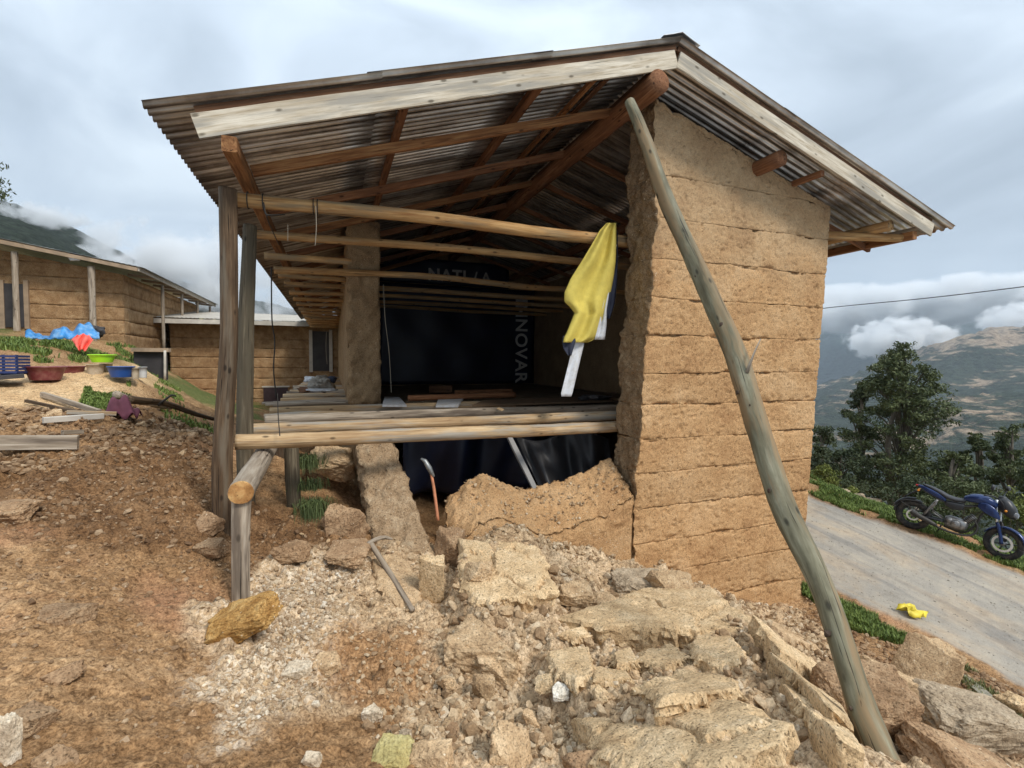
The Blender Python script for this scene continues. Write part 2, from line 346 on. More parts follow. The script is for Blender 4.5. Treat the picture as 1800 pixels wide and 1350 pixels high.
MT['fascia'] = wood_mat('white_washed_board', (0.38, 0.30, 0.20), (0.62, 0.54, 0.42), (0.74, 0.67, 0.55), (0.34, 0.31, 0.26), 0.35, rough=0.85)
MT['brownboard'] = wood_mat('brown_strip', (0.07, 0.03, 0.015), (0.14, 0.065, 0.03), (0.2, 0.11, 0.06))
MT['prop'] = wood_mat('eucalyptus_bark', (0.09, 0.075, 0.042), (0.19, 0.175, 0.11), (0.33, 0.31, 0.215), (0.26, 0.17, 0.085), 0.35, rough=0.62, bump=0.003, sx=14)
def metal_mat(name, c1, c2, c3, metal=0.75, rough=0.36):
    m = M(name); b = NB(m); p = b.geo(); n = b.noise(b.mapv(p, (0.5, 13, 0.5)), 1.0, 3, 0.6); n2 = b.noise(p, 3, 6, 0.7)  # streaks: rust tone, with corrugation light and dark put into the colour
    c = b.ramp(b.math('ADD', b.math('MULTIPLY', n, 0.7), b.math('MULTIPLY', n2, 0.3)), [(0.40, c1), (0.5, c2), (0.60, c3)])
    r = b.rnd(); k = b.math('MULTIPLY_ADD', r, 0.5, 0.72); c = b.mix(1.0, c, b.n('ShaderNodeCombineColor', {0: k, 1: k, 2: k}).outputs[0], 'MULTIPLY')
    b.out(c, rough, n2, 0.002, 0.5, metal, 0.5); return m
MT['tin'] = metal_mat('corrugated_metal', (0.20, 0.16, 0.125), (0.45, 0.39, 0.33), (0.72, 0.66, 0.58))
MT['tin_grey'] = metal_mat('grey_corrugated_metal', (0.25, 0.25, 0.25), (0.42, 0.42, 0.42), (0.6, 0.6, 0.58))

# ---------------------------------------------------------------- near terrain: surveyed points and their interpolation
CP = []
def cpY(*L):
    for px, py, y in L: CP.append(PY(px, py, y))
def cpD(*L):
    for px, py, d in L: CP.append(PD(px, py, d))
cpY((60, 668, 10), (210, 652, 10.8), (60, 722, 8.3), (60, 792, 6.8), (60, 900, 5.2), (60, 1000, 4.3), (60, 1150, 3.3), (0, 1350, 2.45),
    (250, 668, 10.6), (250, 720, 8.7), (250, 770, 7.3), (250, 860, 5.8), (250, 980, 4.6), (250, 1150, 3.4), (260, 1350, 2.4),
    (300, 735, 10.5), (340, 765, 8.6), (385, 830, 6.9), (395, 935, 5.4), (425, 1060, 4.4), (400, 1200, 3.2), (480, 1350, 2.35),
    (500, 985, 4.95), (600, 985, 5.1), (640, 965, 5.3), (700, 975, 5.2), (560, 930, 5.6), (500, 890, 6.2), (560, 860, 6.9), (600, 800, 7.9),
    (560, 1060, 4.4), (600, 1180, 3.6), (680, 1350, 2.35), (700, 1060, 4.5),
    (100, 612, 14), (240, 640, 16), (0, 578, 22), (217, 600, 22), (-300, 578, 20), (330, 700, 20), (400, 745, 17))
cpY((760, 1010, 5.0), (800, 1010, 5.0), (860, 965, 5.12), (905, 965, 5.1), (980, 1000, 5.15), (1120, 1000, 5.15), (1200, 1040, 5.15), (1290, 1078, 5.1), (1405, 1090, 5.15))
cpY((780, 1090, 4.25), (880, 1040, 4.45), (950, 1100, 4.0), (900, 1180, 3.5), (850, 1280, 2.85), (900, 1350, 2.4),
    (1050, 1090, 4.25), (1200, 1100, 4.3), (1050, 1200, 3.4), (1200, 1190, 3.5), (1100, 1290, 2.75))
cpD((1100, 1350, 2.65), (1300, 1350, 2.6), (1310, 1150, 4.3), (1400, 1230, 3.6), (1500, 1330, 2.9),
    (1320, 1110, 5.4), (1420, 1130, 5.6), (1500, 1130, 6.3), (1600, 1165, 5.8), (1500, 1230, 4.3), (1640, 1250, 4.2), (1780, 1345, 3.5),
    (1760, 1225, 5.2), (1700, 1300, 3.8), (1600, 1350, 3.3))
CP += [np.array(p, float) for p in [
    (7.0, 5.0, -3.72), (7.4, 6.4, -3.6), (7.7, 4.34, -3.75), (8.3, 5.3, -3.7), (7.9, 3.2, -3.98), (8, 6.5, -3.53), (10, 3.25, -4.02), (11.5, 3.2, -4.03), (10, 6, -3.61), (8.1, 8.4, -3.25), (10.9, 8.4, -3.25), (8, 0, -4.5), (11.5, 0, -4.5),
    (8.2, 12, -2.75), (11.2, 12, -2.75), (8.6, 20, -1.8), (12.2, 20, -1.9), (12.1, 5.26, -3.74), (11.6, 6.4, -3.5), (12.6, 6.4, -3.55), (13.0, 4.6, -3.9), (12.0, 8.6, -3.2), (12.4, 10, -3.0), (13.9, 9, -3.9), (14.3, 6, -4.8), (15, 3, -5.4), (13.6, 12, -3.2),
    (18, 8, -7), (18, 14, -6.0), (24, 10, -10), (24, 20, -8), (20, 0, -9), (16, 20, -4), (30, 30, -12), (14, 0, -5.6),
    (0.9, 8, -2.6), (2, 6.6, -2.75), (5, 6.6, -2.85), (2, 10, -2.8), (5.5, 10, -2.8), (3, 15, -2.8), (5, 20, -2.8), (7.6, 15, -2.6), (1.2, 15, -2.8),
    (-0.8, 9, -1.55), (-1.0, 12, -1.75), (-1.2, 16, -2.0), (-2, 22, -2.35), (0, 26, -2.45), (-5, 25.5, -2.0), (-2.6, 14, -1.5), (3, 30, -2.2), (10, 30, -1),
    (-6, 3, -1.35), (-9, 6, -0.6), (-12, 12, 0.3), (-7, 9, -0.35), (-4.5, 1, -1.7), (0, -1, -1.85), (4, -1, -2.3), (1.5, 0.5, -1.75), (-1.5, 0.8, -1.75), (0, 1.2, -1.72),
    (-18, 18, 1.3), (-25, 10, 1.5), (-14, 30, 2.0), (-3, 32, 0.2), (-6, 40, 2.5), (-30, 30, 4), (5, 45, 1), (20, 45, -6), (12, -8, -6), (0, -10, -3), (-15, -5, -0.5)]]
CP = np.array(CP)
_D = np.hypot(CP[:, None, 0] - CP[None, :, 0], CP[:, None, 1] - CP[None, :, 1])
_n = len(CP); _A = np.zeros((_n + 3, _n + 3)); _A[:_n, :_n] = -_D - np.eye(_n) * 0.02; _A[:_n, _n] = 1; _A[:_n, _n + 1:] = CP[:, :2]; _A[_n, :_n] = 1; _A[_n + 1:, :_n] = CP[:, :2].T
_W = np.linalg.solve(_A, np.concatenate([CP[:, 2], [0, 0, 0]]))
def Hb(x, y):
    x = np.asarray(x, float); y = np.asarray(y, float); r = _W[_n] + _W[_n + 1] * x + _W[_n + 2] * y
    for i in range(_n): r = r - _W[i] * np.sqrt((x - CP[i, 0]) ** 2 + (y - CP[i, 1]) ** 2 + 0.01)
    if MOUND is not None:
        q = np.stack([np.ravel(x) * 2.3, np.ravel(y) * 2.3, np.ravel(x) * 0], 1); r = r + 0.24 * sst(0.02, -0.16, poly_sd(x, y, MOUND) + 0.09 * fbm(q, 3, 61).reshape(np.shape(x)))
    return r
MOUND = None
def GB(px, py, fn=None, t0=1.2, t1=40):
    fn = fn or Hb; d = ray(px, py) / FOC; t = np.geomspace(t0, t1, 500); P = t[:, None] * d
    below = P[:, 2] < fn(P[:, 0], P[:, 1]); i = int(np.argmax(below)) if below.any() else len(t) - 1
    i = max(i, 1); t = np.linspace(t[i - 1], t[i], 30); P = t[:, None] * d; below = P[:, 2] < fn(P[:, 0], P[:, 1])
    return P[int(np.argmax(below))] if below.any() else P[-1]
def poly_sd(x, y, poly):
    x = np.asarray(x, float); y = np.asarray(y, float); d = np.full(x.shape, 1e9); ins = np.zeros(x.shape, bool); n = len(poly)
    for i in range(n):
        ax, ay = poly[i][:2]; bx, by = poly[(i + 1) % n][:2]; ex, ey = bx - ax, by - ay; l = ex * ex + ey * ey + 1e-12
        t = np.clip(((x - ax) * ex + (y - ay) * ey) / l, 0, 1); d = np.minimum(d, np.hypot(x - ax - t * ex, y - ay - t * ey))
        if abs(ey) > 1e-12: ins ^= ((ay > y) != (by > y)) & (x < ex * (y - ay) / ey + ax)
    return np.where(ins, -d, d)
MOUND = [GB(*p)[:2] for p in [(815, 985), (780, 1060), (790, 1110), (845, 1165), (930, 1200), (960, 1260), (1010, 1330)]] + [(1.2, 0.9), (2.6, 0.9)] + [GB(*p)[:2] for p in [(1425, 1349), (1420, 1240), (1330, 1110), (1230, 1060), (1100, 1010), (950, 975)]]
RUBBLE = [GB(*p) for p in [(350, 1075), (440, 1005), (560, 975), (700, 968)]] + [(0.9, 5.6, 0), (3.5, 5.6, 0), (5.0, 5.3, 0), (6.7, 5.25, 0)] + [GB(*p) for p in [(1440, 1120), (1560, 1180), (1780, 1290)]] + [(4.5, 0.5, 0), (0.9, 0.5, 0)] + [GB(*p) for p in [(760, 1340), (690, 1230), (560, 1260), (480, 1280), (400, 1240), (400, 1160)]]
WHITE = [GB(*p) for p in [(400, 1300), (360, 1210), (440, 1140), (400, 1085), (450, 1020), (560, 1000), (640, 1010), (600, 1080), (540, 1130), (560, 1200), (500, 1260)]]
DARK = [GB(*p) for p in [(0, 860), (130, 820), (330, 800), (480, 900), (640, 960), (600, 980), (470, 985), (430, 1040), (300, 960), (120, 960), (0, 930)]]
YARD = [GB(*p) for p in [(-100, 700), (0, 715), (120, 718), (225, 700), (290, 690), (300, 668), (60, 655), (-100, 655)]]
ORANGE = [GB(*p) for p in [(600, 1120), (740, 1130), (760, 1200), (690, 1260), (600, 1220)]]
DEBRIS = [GB(*p) for p in [(-100, 722), (60, 722), (260, 725), (390, 770), (385, 815), (120, 822), (-100, 860)]]
ROAD = [(8.6, 20), (8.2, 12), (8.05, 8.4), (7.85, 6.2), (7.72, 5.3), (7.8, 4.3), (7.98, 3.2), (8.1, 0), (8.1, -6), (11.9, -6), (11.75, 0), (11.7, 3.2), (11.5, 5.26), (11.1, 6.8), (10.9, 8.4), (11.2, 12), (12.2, 20)]
def masks(x, y):
    q = np.stack([x * 2.2, y * 2.2, x * 0], 1); nz = fbm(q, 4, 3) * 0.16; nz2 = fbm(q * 3, 3, 8) * 0.06
    f = lambda P, wd, k=1.0: sst(wd, -wd, poly_sd(x, y, P) + (nz + nz2) * k)
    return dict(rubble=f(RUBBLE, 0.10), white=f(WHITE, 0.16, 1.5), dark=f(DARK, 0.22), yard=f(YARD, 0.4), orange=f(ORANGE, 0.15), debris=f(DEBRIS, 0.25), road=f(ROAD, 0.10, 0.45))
def clods(x, y, cell, s, keep=0.55):
    F1, F2, ID = worley(x / cell, y / cell, s); k = np.where(ID > 1 - keep, 0.3 + 0.7 * ((ID * 7.13) % 1), 0.0)
    return cell * k * np.clip(1 - (F1 / 0.55) ** 2, 0, 1) ** 0.8 * sst(0.0, 0.18, F2 - F1)
def Hf(x, y, mk_=None):
    x = np.atleast_1d(np.asarray(x, float)); y = np.atleast_1d(np.asarray(y, float)); m = mk_ or masks(x, y); z = Hb(x, y)
    q = np.stack([x, y, x * 0], 1); wx = x + 0.05 * vn(q * 6, 21); wy = y + 0.05 * vn(q * 6, 22)
    flat = m['road']; soil = 1 - flat; ru = m['rubble']
    z = z + 0.055 * fbm(q * 1.3, 3, 31) * soil * (1 - m['yard'] * 0.8)
    rough = np.clip(0.35 + 0.75 * m['debris'] + 0.65 * m['dark'] + 0.7 * ru - 0.25 * m['yard'], 0.12, 1.4) * soil
    z = z + rough * 0.035 * fbm(q * 5, 4, 33, 0.6)
    rid = 1 - np.abs(vn(np.stack([wx * 4.5, wy * 7, x * 0], 1), 35)); z = z + rough * 0.035 * (rid ** 3)
    z = z + rough * (clods(wx, wy, 0.17, 41, 0.25) * 0.45 + clods(wx + 3, wy, 0.075, 42, 0.45) * 0.35) + soil * clods(wx, wy + 7, 0.035, 43, 0.4) * 0.3
    z = z + ru * (clods(wx, wy, 0.28, 44, 0.5) * 0.22 + clods(wx, wy, 0.11, 45, 0.6) * 0.32)
    z = z + soil * (1 - ru) * (0.3 + m['dark'] * 0.5 + m['debris'] * 0.4 + 0.35) * 0.020 * fbm(np.stack([wx * 13, wy * 19, x * 0], 1), 4, 38, 0.65) * (1 - 0.7 * m['yard'])
    z = z + soil * 0.006 * fbm(q * 40, 2, 36)
    z = z + flat * 0.004 * fbm(q * 18, 3, 37) - flat * 0.02 * sst(0.25, 0.0, np.abs(np.abs(x - 9.7) - 0.75))
    return z
NA, NR = 960, 520
az = np.radians(np.linspace(-64, 62, NA)) + math.atan2(-ROT[0][2], -ROT[1][2]); rr = np.concatenate([np.geomspace(0.7, 45, NR)])
AZ, RR_ = np.meshgrid(az, rr); gx = (np.sin(AZ) * RR_).ravel(); gy = (np.cos(AZ) * RR_).ravel()
mm = masks(gx, gy); gz = Hf(gx, gy, mm)
ii, jj = np.meshgrid(np.arange(NR - 1), np.arange(NA - 1), indexing='ij'); ii = ii.ravel(); jj = jj.ravel()
GF = np.stack([ii * NA + jj, (ii + 1) * NA + jj, (ii + 1) * NA + jj + 1, ii * NA + jj + 1], 1)

def ground_mat():
    m = M('ground'); b = NB(m); p = b.geo(); A = lambda k: b.attr(k).outputs['Fac']
    big = b.noise(p, 1.1, 6, 0.62); fine = b.noise(p, 30, 5, 0.7); med = b.noise(p, 7, 5, 0.65)
    f = b.math('ADD', b.math('MULTIPLY', big, 0.4), b.math('ADD', b.math('MULTIPLY', fine, 0.3), b.math('MULTIPLY', med, 0.3)))
    dirt = b.ramp(f, [(0.36, (0.13, 0.066, 0.028)), (0.48, (0.28, 0.162, 0.078)), (0.57, (0.39, 0.244, 0.128)), (0.68, (0.49, 0.335, 0.195))])
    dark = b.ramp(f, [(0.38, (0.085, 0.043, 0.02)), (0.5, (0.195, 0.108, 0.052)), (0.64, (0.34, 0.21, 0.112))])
    rub = b.ramp(f, [(0.36, (0.27, 0.175, 0.10)), (0.48, (0.47, 0.335, 0.205)), (0.62, (0.66, 0.52, 0.36))])
    vo = b.n('ShaderNodeTexVoronoi', {'Vector': p, 'Scale': 38.0}); spk = b.n('ShaderNodeSeparateColor', {0: vo.outputs['Color']}).outputs[0]
    wh = b.ramp(b.math('ADD', b.math('MULTIPLY', spk, 0.6), b.math('MULTIPLY', med, 0.4)), [(0.3, (0.42, 0.29, 0.17)), (0.55, (0.62, 0.50, 0.36)), (0.75, (0.76, 0.68, 0.56))])
    yard = b.ramp(f, [(0.38, (0.42, 0.26, 0.13)), (0.52, (0.62, 0.43, 0.24)), (0.65, (0.70, 0.53, 0.34))])
    orr = b.ramp(f, [(0.4, (0.22, 0.10, 0.035)), (0.6, (0.45, 0.25, 0.11))])
    st = b.noise(b.mapv(p, (3.2, 0.3, 1)), 1.0, 5, 0.6); gr = b.noise(p, 90, 3, 0.7)
    rf = b.math('ADD', b.math('MULTIPLY', st, 0.25), b.math('ADD', b.math('MULTIPLY', gr, 0.3), b.math('ADD', b.math('MULTIPLY', big, 0.3), b.math('MULTIPLY', med, 0.15))))
    road = b.ramp(rf, [(0.36, (0.21, 0.18, 0.145)), (0.48, (0.33, 0.30, 0.255)), (0.56, (0.41, 0.36, 0.29)), (0.66, (0.50, 0.42, 0.31))])
    c = dirt
    pk = b.ramp(b.noise(p, 0.9, 3, 0.5, 0.3), [(0.56, (0, 0, 0)), (0.72, (0.5, 0.5, 0.5))]); c = b.mix(pk, c, (0.42, 0.22, 0.13))
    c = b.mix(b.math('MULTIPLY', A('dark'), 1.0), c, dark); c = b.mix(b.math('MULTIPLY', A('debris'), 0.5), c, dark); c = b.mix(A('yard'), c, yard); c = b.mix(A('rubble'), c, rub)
    c = b.mix(b.math('MULTIPLY', A('white'), 0.6), c, wh); c = b.mix(b.math('MULTIPLY', A('orange'), 0.7), c, orr); mic = b.noise(p, 60, 5, 0.75); c = b.mix(1.0, c, b.ramp(mic, [(0.34, (0.42, 0.40, 0.38)), (0.47, (0.92, 0.91, 0.9)), (0.62, (1.25, 1.24, 1.2))]), 'MULTIPLY')  # mic: crumb tone and shade between crumbs, multiplied into the soil colour
    cl = b.noise(b.mapv(p, (14, 22, 18)), 1.0, 5, 0.7, 0.8); c = b.mix(1.0, c, b.ramp(cl, [(0.36, (0.5, 0.46, 0.42)), (0.47, (0.96, 0.95, 0.94)), (0.62, (1.15, 1.13, 1.1))]), 'MULTIPLY')
    sp = b.ramp(b.noise(b.mapv(p, (1.0, 0.45, 1)), 1.3, 5, 0.6, 0.4), [(0.50, (0, 0, 0)), (0.64, (0.38, 0.38, 0.38))]); road = b.mix(sp, road, b.ramp(med, [(0.35, (0.40, 0.27, 0.15)), (0.6, (0.55, 0.40, 0.25))]))
    trk = b.ramp(b.noise(b.mapv(p, (3.8, 0.22, 1)), 1.0, 3, 0.5), [(0.52, (1, 1, 1)), (0.62, (0.78, 0.79, 0.82))]); road = b.mix(1.0, road, trk, 'MULTIPLY')
    c = b.mix(A('road'), c, road)
    gm = b.ramp(b.noise(p, 0.25, 5, 0.6), [(0.45, (0, 0, 0)), (0.55, (1, 1, 1))])
    c = b.mix(b.math('MULTIPLY', gm, A('green')), c, b.ramp(fine, [(0.35, (0.035, 0.06, 0.015)), (0.65, (0.13, 0.17, 0.05))]))
    h = b.math('ADD', b.math('MULTIPLY', fine, 0.7), med); b.out(c, 0.95, h, 0.02, 0.8, spec=0.15); return m
MT['ground'] = ground_mat()
green = np.clip(sst(11.2, 12.3, gx) + sst(12, 22, gy) * (gx < 8) * 0.9, 0, 1) * (1 - mm['road'])
mk('ground', np.stack([gx, gy, gz], 1), GF, MT['ground'], None, True, None, dict(mm, green=green))['kind'] = 'structure'
def H1(x, y): return float(Hf([x], [y])[0])
def GH(px, py): return GB(px, py, lambda x, y: Hf(x, y))

# ---------------------------------------------------------------- far terrain
def hill_mat(name, c, rockc, rlo, rhi, scale=0.01, hbias=None):
    m = M(name); b = NB(m); p = b.geo(); n = b.noise(b.mapv(p, (1, 1, 2.2)), scale, 8, 0.68, 0.3); n2 = b.noise(p, scale * 14, 4, 0.75); n3 = b.noise(b.mapv(p, (1, 1, 7)), scale * 2.3, 7, 0.7, 0.6)
    g = b.ramp(n2, [(0.36, tuple(q * 0.45 for q in c)), (0.62, tuple(q * 1.6 for q in c))])
    f = b.math('ADD', b.math('MULTIPLY', n, 0.45), b.math('MULTIPLY', n3, 0.55))
    if hbias:
        z = b.n('ShaderNodeSeparateXYZ', {0: p}).outputs[2]; f = b.math('ADD', f, b.math('MULTIPLY', b.n('ShaderNodeMapRange', {0: z, 1: hbias[0], 2: hbias[1], 3: 0.0, 4: 1.0}).outputs[0], hbias[2]))
    r = b.ramp(f, [(rlo, (0, 0, 0)), (rhi, (1, 1, 1))]); rk = b.ramp(n2, [(0.35, tuple(q * 0.35 for q in rockc)), (0.6, rockc)])
    b.out(b.mix(r, g, rk), 0.95, b.math('ADD', n2, n3), 20, 0.8, spec=0.05); return m
def polar(name, pxs, rknots, mat, amp, sc_, s, na=300, nr=200, detail=5):
    """rknots: list of (r, [z at each px]); interpolated smoothly"""
    a0 = [math.atan2(*(ray(p, 640)[:2])) for p in pxs]; A = np.linspace(a0[0], a0[-1], na); lr = np.log([k[0] for k in rknots])
    R = np.geomspace(rknots[0][0], rknots[-1][0], nr); Zk = np.array([np.interp(A, a0, k[1]) for k in rknots])
    Z = np.array([np.interp(np.log(R), lr, Zk[:, j]) for j in range(na)]).T
    AA, R2 = np.meshgrid(A, R); x = (np.sin(AA) * R2).ravel(); y = (np.cos(AA) * R2).ravel()
    q = np.stack([x / sc_, y / sc_, x * 0], 1); rg = 1 - np.abs(fbm(q, detail, s, 0.52)) * 1.3
    z = Z.ravel() + amp * (rg - 0.6) * np.interp(R2.ravel(), [rknots[0][0], rknots[-1][0] * 0.5], [0.02, 1])
    i, j = np.meshgrid(np.arange(nr - 1), np.arange(na - 1), indexing='ij'); i = i.ravel(); j = j.ravel()
    o = mk(name, np.stack([x, y, z], 1), np.stack([i * na + j, (i + 1) * na + j, (i + 1) * na + j + 1, i * na + j + 1], 1), mat, None, True); o['kind'] = 'structure'; return o
def zat(py, r, px): d = ray(px, py); return d[2] / math.hypot(d[0], d[1]) * r
px_ = [900, 1250, 1400, 1500, 1600, 1650, 1700, 1740, 1790, 1850, 2000, 2400]
ridge = [760, 730, 690, 655, 620, 598, 578, 560, 566, 556, 540, 540]
polar('valley_hillside', px_, [(26, [-9.5] * 12), (60, [-26] * 12), (250, [-95] * 12), (700, [zat(860, 700, p) for p in px_]), (1800, [zat(max(v + 60, 690), 1800, p) for p, v in zip(px_, ridge)]),
      (3000, [zat(v, 3000, p) for p, v in zip(px_, ridge)]), (3600, [zat(v, 3000, p) - 250 for p, v in zip(px_, ridge)])],
      hill_mat('rocky_hillside', (0.034, 0.043, 0.028), (0.42, 0.31, 0.21), 0.525, 0.575, 0.0035, (0, 240, 0.18)), 75, 420, 51, 420, 300, 6)
px2 = [700, 1100, 1440, 1550, 1650, 1800, 2100, 2500]; r2 = [540, 545, 545, 540, 545, 530, 540, 540]
polar('far_mountain', px2, [(3900, [zat(760, 3900, p) for p in px2]), (6500, [zat(v, 6500, p) for p, v in zip(px2, r2)]), (7500, [0] * 8)],
      hill_mat('dark_mountain', (0.022, 0.034, 0.03), (0.12, 0.11, 0.09), 0.62, 0.68, 0.002), 170, 900, 52, 220, 120, 5)
px3 = [-900, -300, -100, 0, 70, 130, 190, 300, 420, 560, 800]; r3 = [230, 290, 325, 352, 372, 400, 430, 490, 520, 555, 600]
polar('left_hill', px3, [(44, [2.5] * 8 + [1.5, 0, -3]), (140, [8] * 8 + [4, 0, -12]), (300, [zat(v + 90, 300, p) for p, v in zip(px3, r3)]), (600, [zat(v + 30, 600, p) for p, v in zip(px3, r3)]), (900, [zat(v, 900, p) for p, v in zip(px3, r3)]), (1200, [zat(v, 900, p) - 60 for p, v in zip(px3, r3)])],
      hill_mat('left_hill', (0.04, 0.05, 0.035), (0.2, 0.16, 0.13), 0.58, 0.63, 0.012), 7, 60, 53, 300, 160, 5)

# ---------------------------------------------------------------- the damaged rammed-earth house
RX, RZ = 3.87, 3.80                                         # ridge
def roofz(x): return np.where(np.asarray(x) < RX, RZ - (RX - np.asarray(x, float)) * 0.3276, RZ - (np.asarray(x, float) - RX) * 0.3136)
YF, YB = 4.80, 25.9
house = root('rammed_earth_house', (3.2, 5.4, -2.8), 'two storey rammed earth house with its front wall collapsed and a corrugated roof', 'house')

# gable wall, built of tamped courses around a core
def xl(z):   # broken left edge of the standing gable wall
    return np.interp(z, [-2.9, -2.45, -2.0, -1.2, -0.35, 0.4, 1.1, 1.9, 2.6, 3.3], [3.72, 3.72, 3.73, 3.80, 3.86, 3.93, 3.97, 3.98, 3.96, 3.98])
def xr(z): return np.interp(z, [-3.9, 2.0], [6.83, 7.20])
gwall = None
U, F = gridbox(1, 1, 1)
Cc = [[[(xl(-3.9) + 0.1, y, -3.95), (xl(2.2) + 0.12, y, 3.0)] for y in (5.46, 5.94)], [[(xr(-3.9) - 0.06, y, -3.95), (xr(2) - 0.06, y, 2.3)] for y in (5.46, 5.94)]]
gwall = mk('gable_wall', hexmap(U, Cc), F, MT['wall_raw'], house)
zc = [-3.95, -3.35, -2.86, -2.42, -1.95, -1.47, -1.02, -0.56, -0.13, 0.37, 0.87, 1.38, 1.92, 2.47, 3.55]
for k in range(len(zc) - 1):
    a, b_ = zc[k], zc[k + 1]
    def post(U, V, a=a, b_=b_, k=k):
        V = V.copy(); x, z = V[:, 0], V[:, 2]
        z2 = z + np.where(U[:, 2] < 0.5, 1, 1) * 0.015 * (vn(np.stack([x * 1.1, np.round(z * 0 + (a if True else 0)) * 0 + np.where(U[:, 2] < 0.5, a, b_) * 7.7, z * 0], 1), 71) + 0.5 * vn(np.stack([x * 4, np.where(U[:, 2] < 0.5, a, b_) * 7.7, z * 0], 1), 70)) * np.abs(U[:, 2] - 0.5) * 2
        ledge = np.clip(1 - (x - xl(z)) / 0.16, 0, 1)
        V[:, 0] = x + ledge * (0.05 * fbm(np.stack([z * 2.7, V[:, 1] * 3, z * 0], 1), 3, 72) + 0.022 * fbm(V * 10, 3, 73, 0.6))
        cr = np.minimum(U[:, 2], 1 - U[:, 2]) * (b_ - a)
        V[:, 1] = V[:, 1] + np.where(U[:, 1] < 0.5, 1, -1) * (0.005 * np.exp(-(cr / 0.010) ** 2) * sst(-0.1, 0.35, fbm(np.stack([x * 1.7, z * 2 + k, x * 0], 1), 3, 74)) + 0.07 * np.clip(fbm(np.stack([x * 3.2, z * 14, x * 0], 1), 4, 75 + k, 0.7) - 0.25, 0, 1) * np.exp(-(cr / 0.04) ** 2))
        pitn = fbm(V * 30, 2, 77); V[:, 1] += np.where(U[:, 1] < 0.5, 1, -1) * 0.012 * np.clip(pitn - 0.45, 0, 1) * 4
        V[:, 2] = np.minimum(z2, roofz(V[:, 0]) - 0.34 - 0.09 * np.abs(fbm(V * 5, 3, 79)))
        return V
    C = [[[(float(xl(z)), y, z) for z in (a, b_)] for y in (5.4, 6.0)], [[(float(xr(z)), y, z) for z in (a, b_)] for y in (5.4, 6.0)]]
    mt = MT['wall']
    earthblock('earth_course', C, mt, gwall, 0.020, 0.007, 0.006, 5.0, lambda U, V: 1 + 1.6 * np.clip(1 - (V[:, 0] - xl(V[:, 2])) / 0.12, 0, 1), 0.001, True, post, MT['wall_end_shaded'])

# low broken stump of the gable wall left of the standing part
def stump_post(U, V):
    V = V.copy(); x, y = V[:, 0], V[:, 1]
    zt = np.interp(x, [1.15, 1.35, 1.6, 1.85, 2.15, 2.45, 2.9, 3.3, 3.6, 3.75], [-1.98, -1.72, -1.52, -1.44, -1.62, -1.70, -1.66, -1.56, -1.40, -1.33])
    fr = np.interp(y, [5.3, 5.45, 5.75, 6.05], [-0.42, -0.33, -0.10, 0.02])
    fr = fr * np.interp(x, [1.2, 2.0, 3.7], [0.9, 1.0, 1.1])
    top = zt + fr + 0.028 * fbm(V * 5, 4, 81, 0.6)
    w_ = sst(0.35, 1, U[:, 2]); V[:, 2] = -2.95 + (top + 2.95) * U[:, 2]
    V = V + (w_ ** 2 * 0.018)[:, None] * np.stack([fbm(V * 14, 3, 82, 0.6), fbm(V * 14, 3, 83, 0.6), 1.4 * fbm(V * 14, 3, 84, 0.6)], 1)
    return V
earthblock('wall_stump', [[[(1.12, 5.22, -2.95), (1.2, 5.3, -1.6)], [(1.3, 6.0, -2.95), (1.3, 6.0, -1.5)]], [[(3.70, 5.34, -2.95), (3.74, 5.36, -1.5)], [(3.72, 6.0, -2.95), (3.72, 6.0, -1.4)]]],
           MT['wall'], house, 0.022, 0.007, 0.004, 4.0, None, 0.05, True, stump_post)
# leaning remnant under the platform and side wall behind it
def rem_post(U, V):
    V = V.copy(); k = 0.035; V += k * np.stack([fbm(V * 9, 3, 85, 0.6), fbm(V * 9, 3, 86, 0.6), fbm(V * 9, 3, 87, 0.6)], 1) * (U[:, 1:2] < 0.3)
    return V
earthblock('wall_remnant', [[[(0.43, 5.15, -2.25), (0.28, 6.5, -1.0)], [(0.43, 6.6, -2.7), (0.28, 7.6, -0.95)]], [[(1.03, 5.15, -2.15), (0.72, 6.45, -1.0)], [(1.02, 6.6, -2.7), (0.75, 7.6, -0.95)]]],
           MT['wall_raw'], house, 0.028, 0.02, 0.012, 7.0, None, 0.02, True, rem_post)
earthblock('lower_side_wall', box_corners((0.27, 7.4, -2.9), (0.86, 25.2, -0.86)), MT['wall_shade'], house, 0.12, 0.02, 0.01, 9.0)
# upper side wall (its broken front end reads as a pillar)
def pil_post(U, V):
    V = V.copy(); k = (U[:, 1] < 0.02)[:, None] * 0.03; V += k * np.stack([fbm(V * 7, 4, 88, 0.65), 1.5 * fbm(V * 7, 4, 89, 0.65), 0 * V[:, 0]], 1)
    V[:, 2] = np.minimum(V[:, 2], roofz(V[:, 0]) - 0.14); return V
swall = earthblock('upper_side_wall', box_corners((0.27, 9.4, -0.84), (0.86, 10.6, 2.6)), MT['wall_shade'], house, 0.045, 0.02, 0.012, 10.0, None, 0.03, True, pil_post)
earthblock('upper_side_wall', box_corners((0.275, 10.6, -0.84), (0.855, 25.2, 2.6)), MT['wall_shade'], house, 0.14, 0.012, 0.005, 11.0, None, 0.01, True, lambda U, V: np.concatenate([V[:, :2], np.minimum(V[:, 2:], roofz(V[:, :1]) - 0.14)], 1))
earthblock('long_wall', box_corners((6.6, 6.002, -3.6), (7.18, 25.2, 2.62)), MT['wall_shade'], house, 0.16, 0.015, 0.006, 12.0)
